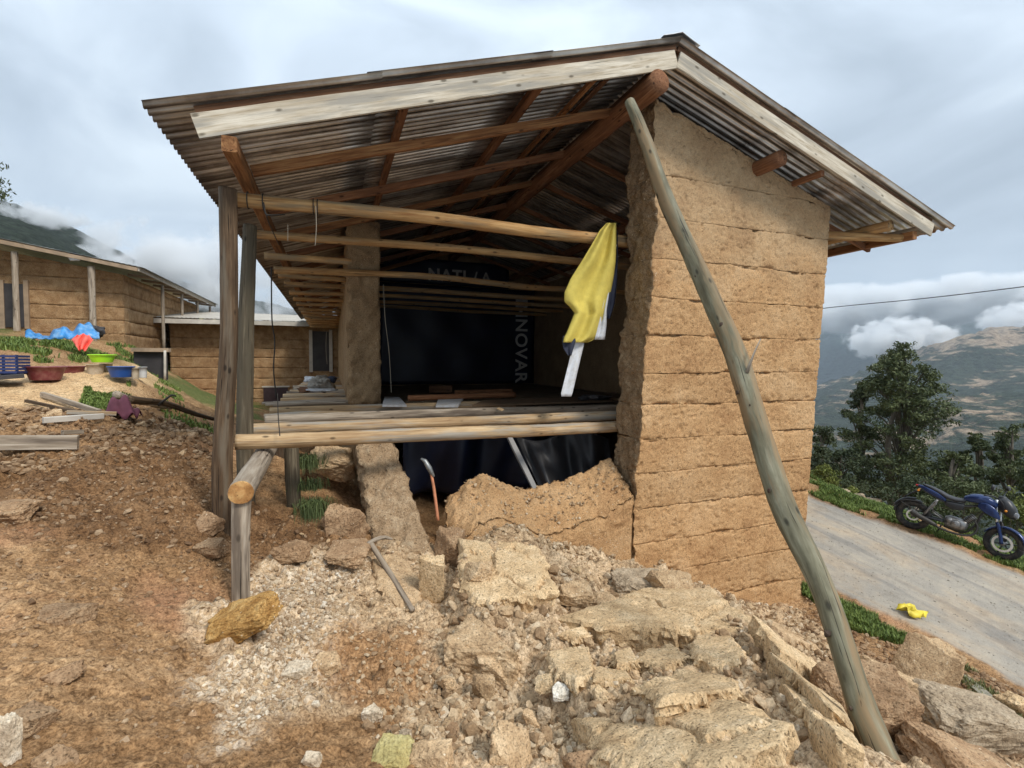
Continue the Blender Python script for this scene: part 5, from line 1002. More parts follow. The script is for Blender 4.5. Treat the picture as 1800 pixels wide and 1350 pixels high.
for k, (px, y) in enumerate([(463, 5.65), (551, 5.70), (558, 5.705), (436, 5.63)]):
    c = PY(px, 350 + (px - 405) * 0.118, y); zb = float(np.interp(c[0], [-1.0, 0.85], [1.62, 1.70])); a = np.linspace(0, 2 * math.pi, 17); P = [(c[0], y + 0.081 * math.cos(t), zb + 0.081 * math.sin(t)) for t in a]
    tag(log('wire_binding', P, [0.006, 0.006], MT['wire'], seg=6, rough=0, n=34), ['black wire binding round the tie pole near the corridor post', 'first thin wire binding round the middle of the tie pole', 'second thin wire binding round the middle of the tie pole', 'wire binding at the left end of the tie pole'][k], 'binding')
tw([PY(463, 356, 5.42), PY(467, 375, 5.4), PY(475, 378, 5.42), PY(500, 377, 5.6)], 0.009, 'wire', 'black cable end sticking out behind the wire binding', 'cable')
tw([PY(467, 375, 5.42), PY(474, 395, 5.6), PY(490, 430, 6.6)], 0.006, 'wire', 'loose black cable hanging down from the wire binding', 'cable')
# stones and a crumpled scrap on the ridge
for k, (px, py, w_, h_, m_) in enumerate([(1190, 66, 26, 16, 'tarp'), (1206, 68, 24, 14, 'post'), (1212, 75, 18, 10, 'brownclod'), (1172, 78, 20, 8, 'post')]):
    d = 5.3; V, F = clod_data(w_ * d / FOC * 1.2, 0.2, h_ * d / FOC * 1.3, k * 5.1, 3, 0.6, 14, 0.1); c = PY(px, py, 5.05); x = c[0]
    o = mk('stone', V + np.array([x, 5.05 + k * 0.05, float(roofz(x)) + 0.075]), F, MT['knot' if m_ in ('tarp', 'post') else m_], None, False); tag(o, ['dark lump on the very ridge of the big roof', 'second dark lump just right of the ridge', 'brown stone lowest on the right side of the ridge', 'flat dark lump left of the ridge'][k], 'stone')
# overhead cable
tag(wire('power_cable', [PD(1380, 552, 30), PD(1455, 541, 28), PD(1600, 527, 24.5), PD(1700, 516, 22.5), PD(1830, 500, 20.5), PD(2300, 440, 15)], 0.022, MT['wire'], n=60), 'thin overhead cable crossing the clouds at the right', 'cable')
for V0 in [1]:
    P = [GB(x, y) for x, y in [(1585, 1072), (1600, 1078), (1622, 1076), (1618, 1090), (1600, 1094), (1592, 1084)]]; c = np.mean(P, 0); g = [[c + np.array([u * 0.22 + 0.05 * math.sin(v * 9), v * 0.26, 0.08 + 0.05 * math.sin(u * 11 + v * 7)]) for u in np.linspace(-.5, .5, 8)] for v in np.linspace(-.5, .5, 8)]
    g = [[p + np.array([0, 0, H1(p[0], p[1]) - c[2]]) for p in r] for r in g]; tag(sheet('plastic_scrap', g, plain('yellow_plastic', (0.75, 0.6, 0.06), 0.5)), 'crumpled bright yellow plastic scrap at the near edge of the road', 'scrap')

# ---------------------------------------------------------------- neighbouring houses on the left
MT['farwall'] = earth_mat('far_earth_wall', (0.22, 0.12, 0.058), (0.40, 0.245, 0.125), (0.55, 0.38, 0.215), 3.5, 0.4, 0.06, False, 0.16)
MT['farwood'] = plain('far_timber', (0.33, 0.24, 0.16), 0.8, var=0.3, scale=3); MT['palefar'] = plain('pale_timber', (0.55, 0.50, 0.43), 0.8, var=0.2, scale=3); MT['door'] = plain('dark_door', (0.045, 0.04, 0.04), 0.6, var=0.4, scale=2)
MT['sheetpale'] = plain('pale_sheet', (0.40, 0.36, 0.30), 0.7, var=0.2, scale=2)
HY = 22.0; XA, XB = -14.5, -7.24
def hz(px, py): return PY(px, py, HY)
h1 = root('earth_house', (-10.5, HY, 0.9), 'long earth walled house at the far left with two pale posts and a dark door', 'house')
def top1(x): return 3.16 + (XB - x) * 0.175
def h1post(U, V):
    V = V.copy(); V[:, 2] = np.minimum(V[:, 2], top1(V[:, 0])); return V
zs = [0.2, 0.95, 1.45, 1.95, 2.45, 2.95, 3.45, 3.95, 4.6]
for a, b_ in zip(zs[:-1], zs[1:]):
    x1 = XB
    if a > top1(XB) - 0.05: x1 = XB - (a - 3.16) / 0.175 - 0.15
    earthblock('earth_course', box_corners((XA, HY, a), (x1, HY + 0.5, b_)), MT['farwall'], h1, 0.07, 0.02, 0.012, 3, None, 0.001, True, h1post)
    if b_ < 3.2: earthblock('earth_course', box_corners((XB - 0.52, HY + 0.502, a), (XB - 0.01, 33, b_)), MT['farwall'], h1, 0.16, 0.02, 0.012, a * 5, None, 0.012)
earthblock('earth_course', box_corners((XB - 0.52, HY + 0.502, 2.95), (XB - 0.01, 33, 3.2)), MT['farwall'], h1, 0.2, 0.01, 0.01, 3)
box('door', hz(8, 576) + [0, -0.06, 0.02], hz(46, 500) + [0, 0.02, 0], MT['door'], h1)
for a, b_ in (((2, 578), (8, 493)), ((46, 578), (51, 493))): box('door_frame', hz(*a) + [0, -0.09, 0], hz(*b_) + [0, 0.02, 0], MT['farwood'], h1)
for px, t, bt, w_, nm in ((49, 452, 574, 0.08, 'veranda_post'), (178, 477, 594, 0.09, 'veranda_post')):
    log(nm, [hz(px + 2, bt + 8) + [0, -0.7, -0.2], hz(px, (t + bt) / 2) + [0, -0.7, 0], hz(px - 2, t - 2) + [0, -0.7, 0]], [w_ * 1.2, w_, w_ * 1.2], MT['oldwood'], h1, n=18, s=px)
board('fascia_board', (XA, HY - 0.95, top1(XA) + 0.20), (XB + 0.75, HY - 0.95, top1(XB + 0.75) + 0.20), (0, 0, 1), 0.13, 0.05, MT['farwood'], h1)
for k in range(10):
    x0 = XA + k * 0.82; V = []; F = []
    for i in range(2):
        for j in range(11): x = x0 + j * 0.083; V.append((x, HY - 1.0 + i * 12.2, top1(x) + 0.30 + 0.014 * (j % 2)))
    F = [(j, j + 1, j + 12, j + 11) for j in range(10)]; V2 = [(a, b, c + 0.01) for a, b, c in V]; F += [tuple(22 + t for t in reversed(f)) for f in list(F)] + [(j + 1, j, j + 22, j + 23) for j in range(10)]
    mk('roof_sheet', V + V2, F, MT['tin_grey'], h1)
board('eave_board', (XB + 0.78, HY - 0.95, top1(XB + 0.78) + 0.23), (XB + 0.78, 33.2, top1(XB + 0.78) + 0.23), (0, 0, 1), 0.16, 0.05, MT['sheetpale'], h1)
for k in range(8):
    y = HY + 0.8 + k * 1.4; log('veranda_post', [(XB + 0.62, y, 0.4), (XB + 0.62, y, top1(XB + 0.7) + 0.1)], [0.06, 0.06], MT['oldwood'], h1, n=6) if k in (1, 3, 5, 7) else None
    board('rafter', (XB - 0.1, y, top1(XB) + 0.12), (XB + 0.75, y, top1(XB + 0.75) + 0.16), (0, 0, 1), 0.1, 0.07, MT['farwood'], h1)
o = mk('bundle', clod_data(0.45, 0.4, 0.3, 71, 3, 0.7, 16, .1)[0] + (hz(153, 464) + [0, -0.8, 0.05]), clod_data(0.45, 0.4, 0.3, 71, 3, 0.7, 16, .1)[1], MT['whitecloth'], None, True); tag(o, 'small white bundle on the roof edge of the far left house', 'bundle')
o = mk('bundle', clod_data(0.3, 0.3, 0.25, 72, 3, 0.7, 16, .1)[0] + (hz(147, 459) + [0, -0.7, 0.05]), clod_data(0.3, 0.3, 0.25, 72, 3, 0.7, 16, .1)[1], MT['navy'], None, True); tag(o, 'small black bundle next to the white one on the far left roof', 'bundle')

h2 = root('earth_house', (-3.5, 26.2, -2.3), 'low earth walled house with a pale flat roof edge right behind the corridor posts', 'house')
X0, X1, H2Y = -6.94, 1.8, 26.2
for a, b_ in zip([-2.9, -2.35, -1.85, -1.35, -0.85, -0.35, 0.15, 0.6, 1.05], [-2.35, -1.85, -1.35, -0.85, -0.35, 0.15, 0.6, 1.05, 1.80]):
    earthblock('earth_course', box_corners((X0, H2Y, a), (X1, H2Y + 0.5, b_)), MT['farwall'], h2, 0.07, 0.025, 0.014, 3, None, 0.001)
    earthblock('earth_course', box_corners((X0 + 0.01, H2Y + 0.502, a), (X0 + 0.5, H2Y + 6, b_)), MT['farwall'], h2, 0.2, 0.02, 0.012, a * 6, None, 0.012)
def z26(px, py): return PY(px, py, H2Y)
box('door', z26(549, 652) + [0, -0.05, 0], z26(579, 583) + [0, 0.02, 0], MT['door'], h2)
for a, b_ in (((544, 654), (549, 580)), ((579, 654), (584, 580))): box('door_frame', z26(*a) + [0, -0.08, 0], z26(*b_) + [0, 0.02, 0], MT['palefar'], h2)
MT['purpledoor'] = plain('purple_brown_door', (0.05, 0.028, 0.03), 0.6, var=0.3)
box('lower_door', z26(464, 725) + [0, -0.05, 0], z26(506, 681) + [0, 0.02, 0], MT['purpledoor'], h2)
box('lower_door_frame', z26(461, 681) + [0, -0.07, 0], z26(509, 678) + [0, 0.02, 0], MT['palefar'], h2)
zr_ = z26(295, 566)[2]
for k in range(11):
    x0 = -8.55 + k * 0.97; V = []; F = []
    for i in range(2):
        for j in range(13): V.append((x0 + j * 0.083, H2Y - 1.0 + i * 7, zr_ + 0.13 + i * 0.9 + 0.016 * (j % 2)))
    F = [(j, j + 1, j + 14, j + 13) for j in range(12)]; V2 = [(a, b, c + 0.01) for a, b, c in V]; F += [tuple(26 + t for t in reversed(f)) for f in list(F)] + [(j + 1, j, j + 26, j + 27) for j in range(12)]
    mk('roof_sheet', V + V2, F, MT['sheetpale'], h2)
board('fascia_board', (-8.5, H2Y - 0.98, zr_ - 0.03), (-3.6, H2Y - 0.98, zr_ + 0.01), (0, 0, 1), 0.2, 0.05, MT['palefar'], h2)
board('fascia_board', (-3.55, H2Y - 0.98, zr_ + 0.01), (2.0, H2Y - 0.98, zr_ + 0.03), (0, 0, 1), 0.2, 0.05, MT['sheetpale'], h2)
for k in range(12): board('rafter', (-8.3 + k * 0.85, H2Y - 0.95, zr_ - 0.03), (-8.3 + k * 0.85, H2Y + 5.5, zr_ + 0.8), (0, 0, 1), 0.1, 0.08, MT['farwood'], h2, n=3)
# dark panel with timber, added as the undercut's shadow between the two houses
ln = root('undercut_shadow', (-6.3, 21, -0.6), 'timber framed panel coloured as the shadow in the gap between the two far houses', 'undercut')
def q_(px, py, y=19.5): return PY(px, py, y)
box('back_wall', q_(236, 668, 20.4), q_(293, 616, 20.4) + [0, 0.1, 0], MT['door'], ln)  # added dark sheet carrying the shadow of the gap
box('lintel', q_(230, 618, 20.2), q_(296, 612, 20.2) + [0, 0.3, 0], MT['farwood'], ln)
log('prop', [q_(290, 668, 20.1), q_(290, 616, 20.1)], [0.04, 0.04], MT['palefar'], ln, n=5)

# blue tarpaulin heap, basins, buckets and cloth in the yard
TY = 17.5
MT['brightblue'] = plain('bright_blue_tarp', (0.035, 0.22, 0.50), 0.4, var=0.35, scale=3, spec=0.5, dirt=(0.25, 0.4, 0.55))
g = []
for v in np.linspace(0, 1, 18):
    L_ = []
    for u in np.linspace(0, 1, 60):
        px = 44 + u * 130; hgt = (0.22 + 0.14 * math.sin(u * 5.5 + 3.6) + 0.10 * math.sin(u * 17) + 0.05 * math.sin(u * 37)) * math.sin(min(1, v * 1.15) * math.pi) ** 0.7 + 0.03 * math.sin(u * 50 + v * 20)
        p = PY(px, 592 - 10 * v, TY + v * 1.3 + 0.08 * math.sin(u * 23)); L_.append((p[0], p[1], PY(px, 592, TY)[2] - 0.06 + max(hgt, 0) + v * 0.12))
    g.append(L_)
tag(sheet('tarpaulin', g, MT['brightblue'], None, 0.02), 'crumpled bright blue tarpaulin over a heap before the far left house', 'tarpaulin')
V, F = clod_data(0.75, 0.6, 0.5, 8.8, 3, 0.8, 16, 0.1); tag(mk('tyre_heap', V + PY(166, 586, TY + 0.9) + [0, 0, 0.05], F, MT['door'], None, True), 'dark round heap under the right end of the bright blue tarpaulin', 'heap')
MT['coral'] = plain('coral_cloth', (0.80, 0.13, 0.09), 0.7, var=0.25, scale=7)
g = []
for v in np.linspace(0, 1, 14):
    a = np.interp(v, [0, .3, .6, 1], [136, 126, 132, 138]); b_ = np.interp(v, [0, .3, .6, 1], [156, 164, 158, 150])
    g.append([PY(a + (b_ - a) * u, 588 + v * 28 + 2 * math.sin(u * 9), 13.8 - v * 0.5 + 0.09 * math.sin(u * 14 + v * 5)) for u in np.linspace(0, 1, 20)])
tag(sheet('cloth', g, MT['coral'], None, 0.01), 'coral red cloth spread over the grass below the blue tarpaulin', 'cloth')
def basin(px, py, wpx, hpx, y, mat, label, rim=None, top=1.0, bot=0.72, cat='basin', name='basin'):
    c = PY(px, py, y); d = float(np.dot(c, -ROT[:, 2])); R = wpx * d / FOC / 2 * 0.94; Hh = hpx * d / FOC * 0.8; rt = root(name, c, label, cat)
    prof = [(bot * 0.0, 0), (bot, 0), (bot * 1.01, 0.03), ((bot + top) / 2, 0.5), (top * 0.97, 0.93), (top * 1.0, 0.93)]; inner = [(top * 0.94, 0.97), ((bot + top) / 2 * 0.96, 0.5), (bot * 0.95, 0.05), (0, 0.05)]
    seg = 32; V = []; F = []; P = prof + inner
    for r_, z in P:
        for j in range(seg): t = 2 * math.pi * j / seg; V.append((c[0] + R * r_ * math.cos(t), c[1] + R * r_ * math.sin(t), c[2] + Hh * z))
    for i in range(len(P) - 1):
        for j in range(seg): F.append((i * seg + j, i * seg + (j + 1) % seg, (i + 1) * seg + (j + 1) % seg, (i + 1) * seg + j))
    mk('bowl', V, F, MT[mat], rt, True); a = np.linspace(0, 2 * math.pi, 33); log('rim', [(c[0] + R * top * math.cos(t), c[1] + R * top * math.sin(t), c[2] + Hh * 0.95) for t in a], [R * 0.045, R * 0.045], MT[rim or mat], rt, seg=8, rough=0, n=66)
    return rt
MT['maroon'] = plain('maroon_plastic', (0.17, 0.03, 0.035), 0.5, var=0.1, spec=0.5, dirt=(0.28, 0.12, 0.1)); MT['lime'] = plain('lime_plastic', (0.42, 0.85, 0.02), 0.4, var=0.05, spec=0.5); MT['blueplastic'] = plain('blue_plastic', (0.02, 0.08, 0.30), 0.4, var=0.12, spec=0.5)
MT['beigeplastic'] = plain('beige_plastic', (0.52, 0.43, 0.31), 0.5, var=0.15, dirt=(0.4, 0.3, 0.2)); MT['whiteplastic'] = plain('white_plastic', (0.66, 0.66, 0.64), 0.45, var=0.08, spec=0.5)
basin(123, 664, 46, 26, 10.6, 'maroon', 'maroon plastic basin half hidden behind the bigger one')
basin(80, 668, 60, 30, 9.9, 'maroon', 'larger maroon plastic basin in front in the yard')
def bucket(px, py, wpx, hpx, y, mat, label, handle=True):
    rt = basin(px, py, wpx, hpx * 1.12, y, mat, label, None, 1.0, 0.8, 'bucket', 'bucket')
    return rt
bucket(168, 660, 27, 22, 10.5, 'beigeplastic', 'beige bucket under the left side of the lime green basin')
bucket(187, 660, 20, 24, 10.75, 'beigeplastic', 'beige bucket under the right side of the lime green basin')
basin(180, 637, 42, 17, 10.5, 'lime', 'lime green basin balanced on top of the beige buckets')
basin(213, 663, 42, 24, 10.3, 'blueplastic', 'blue plastic basin right of the beige buckets')
bucket(238, 666, 13, 22, 10.3, 'beigeplastic', 'narrow beige can right of the blue basin')
bucket(251, 664, 15, 22, 10.6, 'whiteplastic', 'white can at the right end of the row of vessels')
MT['crate'] = plain('dark_blue_crate', (0.03, 0.045, 0.14), 0.5, var=0.1)
cr = root('crate', PY(5, 655, 9.6), 'dark blue slatted plastic crate at the left edge of the yard', 'crate'); c = PY(2, 656, 9.6)
for k in range(6): box('slat', (c[0] - 0.28, c[1] - 0.16, c[2] + k * 0.048), (c[0] + 0.26, c[1] - 0.14, c[2] + k * 0.048 + 0.034), MT['crate'], cr)
for k in range(6): box('slat', (c[0] + 0.24, c[1] - 0.139, c[2] + k * 0.048), (c[0] + 0.26, c[1] + 0.2, c[2] + k * 0.048 + 0.034), MT['crate'], cr)
for x in (-0.275, -0.1, 0.08, 0.235): box('upright', (c[0] + x, c[1] - 0.139, c[2]), (c[0] + x + 0.03, c[1] - 0.12, c[2] + 0.28), MT['crate'], cr)
box('base', (c[0] - 0.28, c[1] - 0.11, c[2] - 0.02), (c[0] + 0.23, c[1] + 0.2, c[2]), MT['crate'], cr)
o = board('board', PY(-30, 666, 9.4), PY(40, 660, 9.6), (0, 0, 1), 0.06, 0.5, MT['door'], None, 4); tag(o, 'dark board under the blue crate at the left edge', 'board')
# timber lying on the bank
def lie(px0, py0, px1, py1, h0=0.06, h1=0.06): a = GH(px0, py0); b_ = GH(px1, py1); return a + np.array([0, 0, h0]), b_ + np.array([0, 0, h1])
def lb(nm, a, w_, t_, mat, label, cat='plank', h=(0.06, 0.06), up=(0, 0, 1)):
    p, q = lie(*a, *h); o = board(nm, p, q, up, w_, t_, MT[mat], None, a[0] * 0.1); tag(o, label, cat)
lb('plank', (-40, 795, 138, 793), 0.15, 0.06, 'palefar2' if 'palefar2' in MT else 'oldwood', 'thick pale plank lying at the left edge of the debris band', h=(0.1, 0.1))
lb('plank', (74, 700, 175, 732), 0.07, 0.05, 'oldwood', 'thin pale plank pointing down to the right in the yard')
lb('plank', (46, 712, 155, 736), 0.04, 0.04, 'post', 'thin dark lath beside the thin pale plank')
lb('plank', (76, 752, 182, 744), 0.07, 0.05, 'palefar', 'short pale plank lying level above the thick plank', h=(0.09, 0.09))
lb('plank', (118, 736, 205, 738), 0.05, 0.04, 'floorpole', 'brownish lath lying level above the short pale plank', h=(0.08, 0.08))
lb('plank', (110, 772, 145, 770), 0.05, 0.04, 'oldwood', 'very short lath stub between the planks', h=(0.07, 0.07))
a, b_ = lie(228, 716, 388, 748, 0.12, 0.1); o = log('branch', [a, (a + b_) / 2 + [0, 0, 0.05], b_], [0.06, 0.045, 0.03], MT['post'], s=9, rough=0.12, bend=0.06); tag(o, 'long dark bare branch lying down the bank toward the corridor post', 'branch')
a, b_ = lie(205, 712, 300, 728, 0.16, 0.12); o = log('branch', [a, b_], [0.055, 0.04], MT['oldwood'], s=10, rough=0.12, bend=0.05); tag(o, 'shorter paler branch above the long dark branch', 'branch')
a = GH(278, 724) + [0, 0, 0.1]; o = log('branch', [a, a + [0.18, 0, 0.16], PY(310, 697, a[1])], [0.02, 0.015, 0.01], MT['wire'], s=12, seg=7); tag(o, 'thin black stick standing up from the long branch', 'stick')
MT['purple'] = plain('purple_cloth', (0.14, 0.04, 0.06), 0.8, var=0.3)
c = GH(212, 735) + [0, 0, 0.02]; g = [[c + np.array([(u - .5) * 0.42, (v - .5) * 0.3, 0.02 + 0.26 * math.sin(u * math.pi) * math.sin(v * 3.1) + 0.05 * math.sin(u * 15 + v * 8)]) for u in np.linspace(0, 1, 20)] for v in np.linspace(0, 1, 12)]
tag(sheet('cloth', g, MT['purple'], None, 0.008), 'dark purple rag draped at the root end of the branches', 'rag')

# ---------------------------------------------------------------- vegetation
MT['grass'] = None
def leafy_mat(name, lo, hi, trans=0.25):
    m = M(name); b = NB(m); v = b.attr('cell').outputs['Fac']; n = b.noise(b.geo(), 1.3, 3, 0.6); f = b.math('ADD', b.math('MULTIPLY', v, 0.5), b.math('MULTIPLY', n, 0.5))
    c = b.ramp(f, [(0.25, lo), (0.75, hi)]); b.out(c, 0.6, spec=0.25, Transmission_Weight=0.0, Subsurface_Weight=0.0); return m
MT['grass'] = leafy_mat('grass_green', (0.055, 0.095, 0.018), (0.23, 0.30, 0.075)); MT['tuft'] = leafy_mat('tuft_green', (0.04, 0.06, 0.02), (0.15, 0.19, 0.07)); MT['grassdark'] = leafy_mat('grass_dark', (0.03, 0.055, 0.02), (0.10, 0.145, 0.05)); MT['drygrass'] = leafy_mat('grass_dry', (0.10, 0.11, 0.04), (0.30, 0.30, 0.13))
def grass(name, poly, n, h, mat, s, label, wd=0.006, lean=0.5, clump=0.5):
    rg = np.random.default_rng(s); poly = np.array([p[:2] for p in poly]); lo, hi = poly.min(0), poly.max(0); P = rg.uniform(lo, hi, (n * 5, 2)); P = P[in_poly(P, poly)]
    q = np.stack([P[:, 0], P[:, 1], P[:, 0] * 0], 1); P = P[fbm(q * 2.2, 3, s) > (clump - 1) * 0.6][:n]; n = len(P); Z = Hf(P[:, 0], P[:, 1]); hh = h * rg.uniform(0.4, 1.2, n); a = rg.uniform(0, 6.3, n)
    dx, dy = np.cos(a), np.sin(a); l_ = rg.uniform(0.1, lean, n) * hh; b0 = np.stack([P[:, 0], P[:, 1], Z - 0.01], 1); w_ = wd * (0.7 + hh / h * 0.5)
    side = np.stack([-dy, dx, dx * 0], 1) * w_[:, None]; mid = b0 + np.stack([dx * l_ * 0.35, dy * l_ * 0.35, hh * 0.6], 1); tip = b0 + np.stack([dx * l_, dy * l_, hh], 1)
    V = np.stack([b0 - side, b0 + side, mid + side * 0.8, mid - side * 0.8, tip], 1).reshape(-1, 3); k = np.arange(n)[:, None] * 5; F = np.concatenate([k + [0, 1, 2], k + [0, 2, 3], k + [3, 2, 4]]); 
    return tag(mk(name, V, F, MT[mat], None, False, None, {'cell': np.repeat(rg.random(n), 5)}), label, None, None, 'stuff')
def zone(*p): return [GB(*q) for q in p]
grass('verge_grass', [(10.95, 8.8), (11.0, 7.6), (11.45, 6.6), (11.75, 5.4), (11.95, 4.0), (12.9, 4.0), (13.0, 6), (12.6, 8), (12.4, 13), (11.3, 13)], 42000, 0.09, 'grass', 31, 'bright green grass along the far edge of the road', 0.007, 0.8, 0.3)
grass('verge_grass', zone((1410, 1030), (1480, 1062), (1560, 1090), (1600, 1130), (1570, 1140), (1500, 1110), (1410, 1050)), 9000, 0.09, 'grass', 32, 'bright green grass strip on the bank by the house corner', 0.006, 0.7, 0.7)
grass('verge_grass', zone((1660, 1160), (1720, 1190), (1800, 1250), (1800, 1275), (1700, 1215)), 1800, 0.08, 'drygrass', 33, 'sparse grass between the road edge and the stones', 0.006)
grass('bank_grass', zone((0, 598), (110, 600), (230, 612), (300, 640), (290, 655), (150, 640), (60, 640), (0, 640)), 26000, 0.13, 'grass', 34, 'rough grass on the step above the yard', 0.010, 0.7, 0.95)
grass('bank_grass', zone((150, 672), (230, 672), (230, 700), (190, 725), (140, 712)), 6000, 0.06, 'grass', 35, 'grass patch at the yard edge', 0.008, 0.6, 0.8)
grass('bank_grass', zone((270, 675), (310, 680), (330, 730), (385, 745), (385, 770), (290, 740)), 6500, 0.08, 'grass', 36, 'weeds down the bank beside the lower house', 0.01, 0.6, 0.8)
def tuft(px, py, n, h, y, label):
    c = PY(px, py, y); rg = np.random.default_rng(int(px)); P = rg.normal(0, 0.07, (n, 2)); a = rg.uniform(0, 6.3, n); hh = h * rg.uniform(0.5, 1.1, n); V = []; F = []; ce = []
    for i in range(n):
        b0 = np.array([c[0] + P[i, 0], c[1] + P[i, 1], c[2]]); d = np.array([math.cos(a[i]) * .55, math.sin(a[i]) * .55 - 0.25, 0]) * hh[i]; sd = np.array([-math.sin(a[i]), math.cos(a[i]), 0]) * 0.006; k = len(V)
        for t, zz in ((0, 0), (.4, .55), (.75, .5), (1, -.1)): q = b0 + d * t + [0, 0, hh[i] * zz]; V += [q - sd * (1 - t * .9), q + sd * (1 - t * .9)]
        for j in range(3): F.append((k + 2 * j, k + 2 * j + 1, k + 2 * j + 3, k + 2 * j + 2))
        ce += [rg.random()] * 8
    tag(mk('grass_tuft', V, F, MT['tuft'], None, False, None, {'cell': ce}), label, 'grass tuft')
tuft(540, 822, 240, 0.32, 6.7, 'grass tuft hanging on the bank right under the platform poles')
tuft(552, 905, 300, 0.34, 5.9, 'grass tuft left of the rounded earth boulder')
tuft(545, 860, 160, 0.22, 6.2, 'small grass tuft between the two bigger ones under the platform')
tuft(640, 838, 60, 0.16, 6.9, 'small weed by the upper left of the wall remnant')
MT['bark'] = plain('tree_bark', (0.13, 0.11, 0.085), 0.9, var=0.3)
def tree(px, pybase, d, hgt, wid, label, name='eucalyptus_tree', n=9000, leaf=0.10, s=1, mat='leaf', trunk=0.12, clusters=26, cat='tree', low=0.25, base=None):
    rg = np.random.default_rng(s); b0 = PD(px, pybase, d) if base is None else np.array(base); rt = root(name, b0, label, cat)
    top = b0 + np.array([rg.normal(0, 0.05) * hgt, 0, hgt * 0.9]); log('trunk', [b0 - [0, 0, 0.6], b0 * 0.5 + top * 0.5 + [rg.normal(0, .05) * hgt, 0, 0], top], [trunk, trunk * 0.6, 0.02], MT['bark'], rt, seg=8, n=16)
    C = []; 
    for k in range(clusters):
        t = low + (1 - low) * rg.random() ** 0.85; env = math.sin(min(1, (t - low) / (1 - low) * 0.8 + 0.22) * math.pi) ** 0.6; a = rg.uniform(0, 6.3); r_ = wid / 2 * env * rg.uniform(0.3, 1.0); C.append((b0 + np.array([math.cos(a) * r_, math.sin(a) * r_, hgt * t]), wid * rg.uniform(0.08, 0.16) * (1.15 - 0.4 * t)))
    LV = []; LF = []; LG = []; 
    for i, (c, r_) in enumerate(C):
        st_ = b0 + (top - b0) * max(0.05, ((c[2] - b0[2]) / hgt - 0.22)); V, F, G = tube_data([st_, (st_ + c) / 2 + [0, 0, 0.06 * hgt], c], [trunk * 0.32, trunk * 0.2, 0.012], n=7, seg=5, rough=0.05, s=i); LF += [tuple(np.array(f) + sum(len(v) for v in LV)) for f in F]; LV.append(V); LG.append(G)
    mk('limbs', np.vstack(LV), LF, MT['bark'], rt, True, np.vstack(LG))
    per = n // clusters; P = []; cell = []
    for c, r_ in C:
        k = rg.normal(size=(per, 3)); k /= np.linalg.norm(k, axis=1, keepdims=True); rad = r_ * rg.random((per, 1)) ** 0.45; sub = rg.normal(size=(9, 3)) * r_ * 0.6; P.append(c + k * rad * [1.15, 1.15, 0.8] * 0.55 + sub[rg.integers(9, size=per)] * [1, 1, 0.7]); cell.append(np.clip(rg.random(per) * 0.6 + rg.random() * 0.4, 0, 1))
    P = np.vstack(P); cell = np.concatenate(cell); m_ = len(P); u = rg.normal(size=(m_, 3)); u[:, 2] -= 0.6; u /= np.linalg.norm(u, axis=1, keepdims=True); v = np.cross(u, rg.normal(size=(m_, 3))); v /= np.linalg.norm(v, axis=1, keepdims=True); l_ = leaf * rg.uniform(0.6, 1.3, (m_, 1))
    V = np.stack([P - u * l_ * 0.5, P + v * l_ * 0.17, P + u * l_ * 0.5, P - v * l_ * 0.17], 1).reshape(-1, 3); F = np.arange(m_ * 4).reshape(-1, 4)
    mk('crown', V, F, MT[mat], rt, False, None, {'cell': np.repeat(cell, 4)}); return rt
MT['leaf'] = leafy_mat('leaf_green', (0.035, 0.05, 0.02), (0.14, 0.16, 0.065)); MT['leafyellow'] = leafy_mat('leaf_yellow_green', (0.07, 0.09, 0.02), (0.26, 0.28, 0.07)); MT['leafdark'] = leafy_mat('leaf_dark', (0.028, 0.042, 0.02), (0.10, 0.12, 0.055))
tree(1572, 900, 17.0, 5.9, 2.9, 'biggest and tallest eucalyptus tree beyond the road, standing behind the motorcycle', n=21000, leaf=0.13, s=3, trunk=0.13, clusters=75, low=0.10)
tree(1512, 890, 18.5, 4.6, 1.8, 'slim dark tree growing against the left side of the tallest tree', n=9000, leaf=0.13, s=4, clusters=26, mat='leafdark', low=0.1)
tree(1672, 905, 15.0, 1.9, 2.0, 'low bushy tree right of the tallest tree, behind the motorcycle', n=10000, leaf=0.11, s=5, clusters=30, low=0.05)
tree(1712, 905, 17.0, 2.9, 1.1, 'young slender tree second from the right edge', n=7000, leaf=0.11, s=6, clusters=24, low=0.1)
tree(1772, 910, 16.0, 3.0, 1.7, 'young tree with a bare lower stem at the right edge', n=9000, leaf=0.11, s=7, clusters=26, low=0.12)
tree(1835, 915, 14.0, 2.5, 1.6, 'dense young tree half cut by the right edge', n=9000, leaf=0.11, s=8, clusters=28, low=0.08)
tree(1443, 860, 21.0, 2.6, 2.4, 'dark tree peeping out beside the corner of the gable wall', n=6000, leaf=0.14, s=9, clusters=20, mat='leafdark', low=0.05)
tree(1480, 872, 17.0, 1.6, 2.4, 'dark green bush left of the tallest tree', 'bush', 7000, 0.11, 10, 'leafdark', 0.05, 22, 'bush', 0.02)
tree(1452, 872, 15.5, 1.0, 1.6, 'yellow green bush at the wall corner beyond the road', 'bush', 5000, 0.10, 11, 'leafyellow', 0.04, 16, 'bush', 0.02)
tree(1690, 925, 13.0, 1.1, 2.4, 'low green bush right behind the motorcycle seat', 'bush', 6000, 0.09, 12, 'leaf', 0.04, 18, 'bush', 0.02)
tree(1790, 945, 11.8, 0.8, 1.8, 'yellowish bush behind the front wheel of the motorcycle', 'bush', 4500, 0.08, 13, 'leafyellow', 0.04, 16, 'bush', 0.02)
tree(1600, 900, 14.0, 0.8, 2.2, 'dark scrub at the foot of the tallest tree', 'bush', 5000, 0.09, 14, 'leafdark', 0.04, 16, 'bush', 0.02)
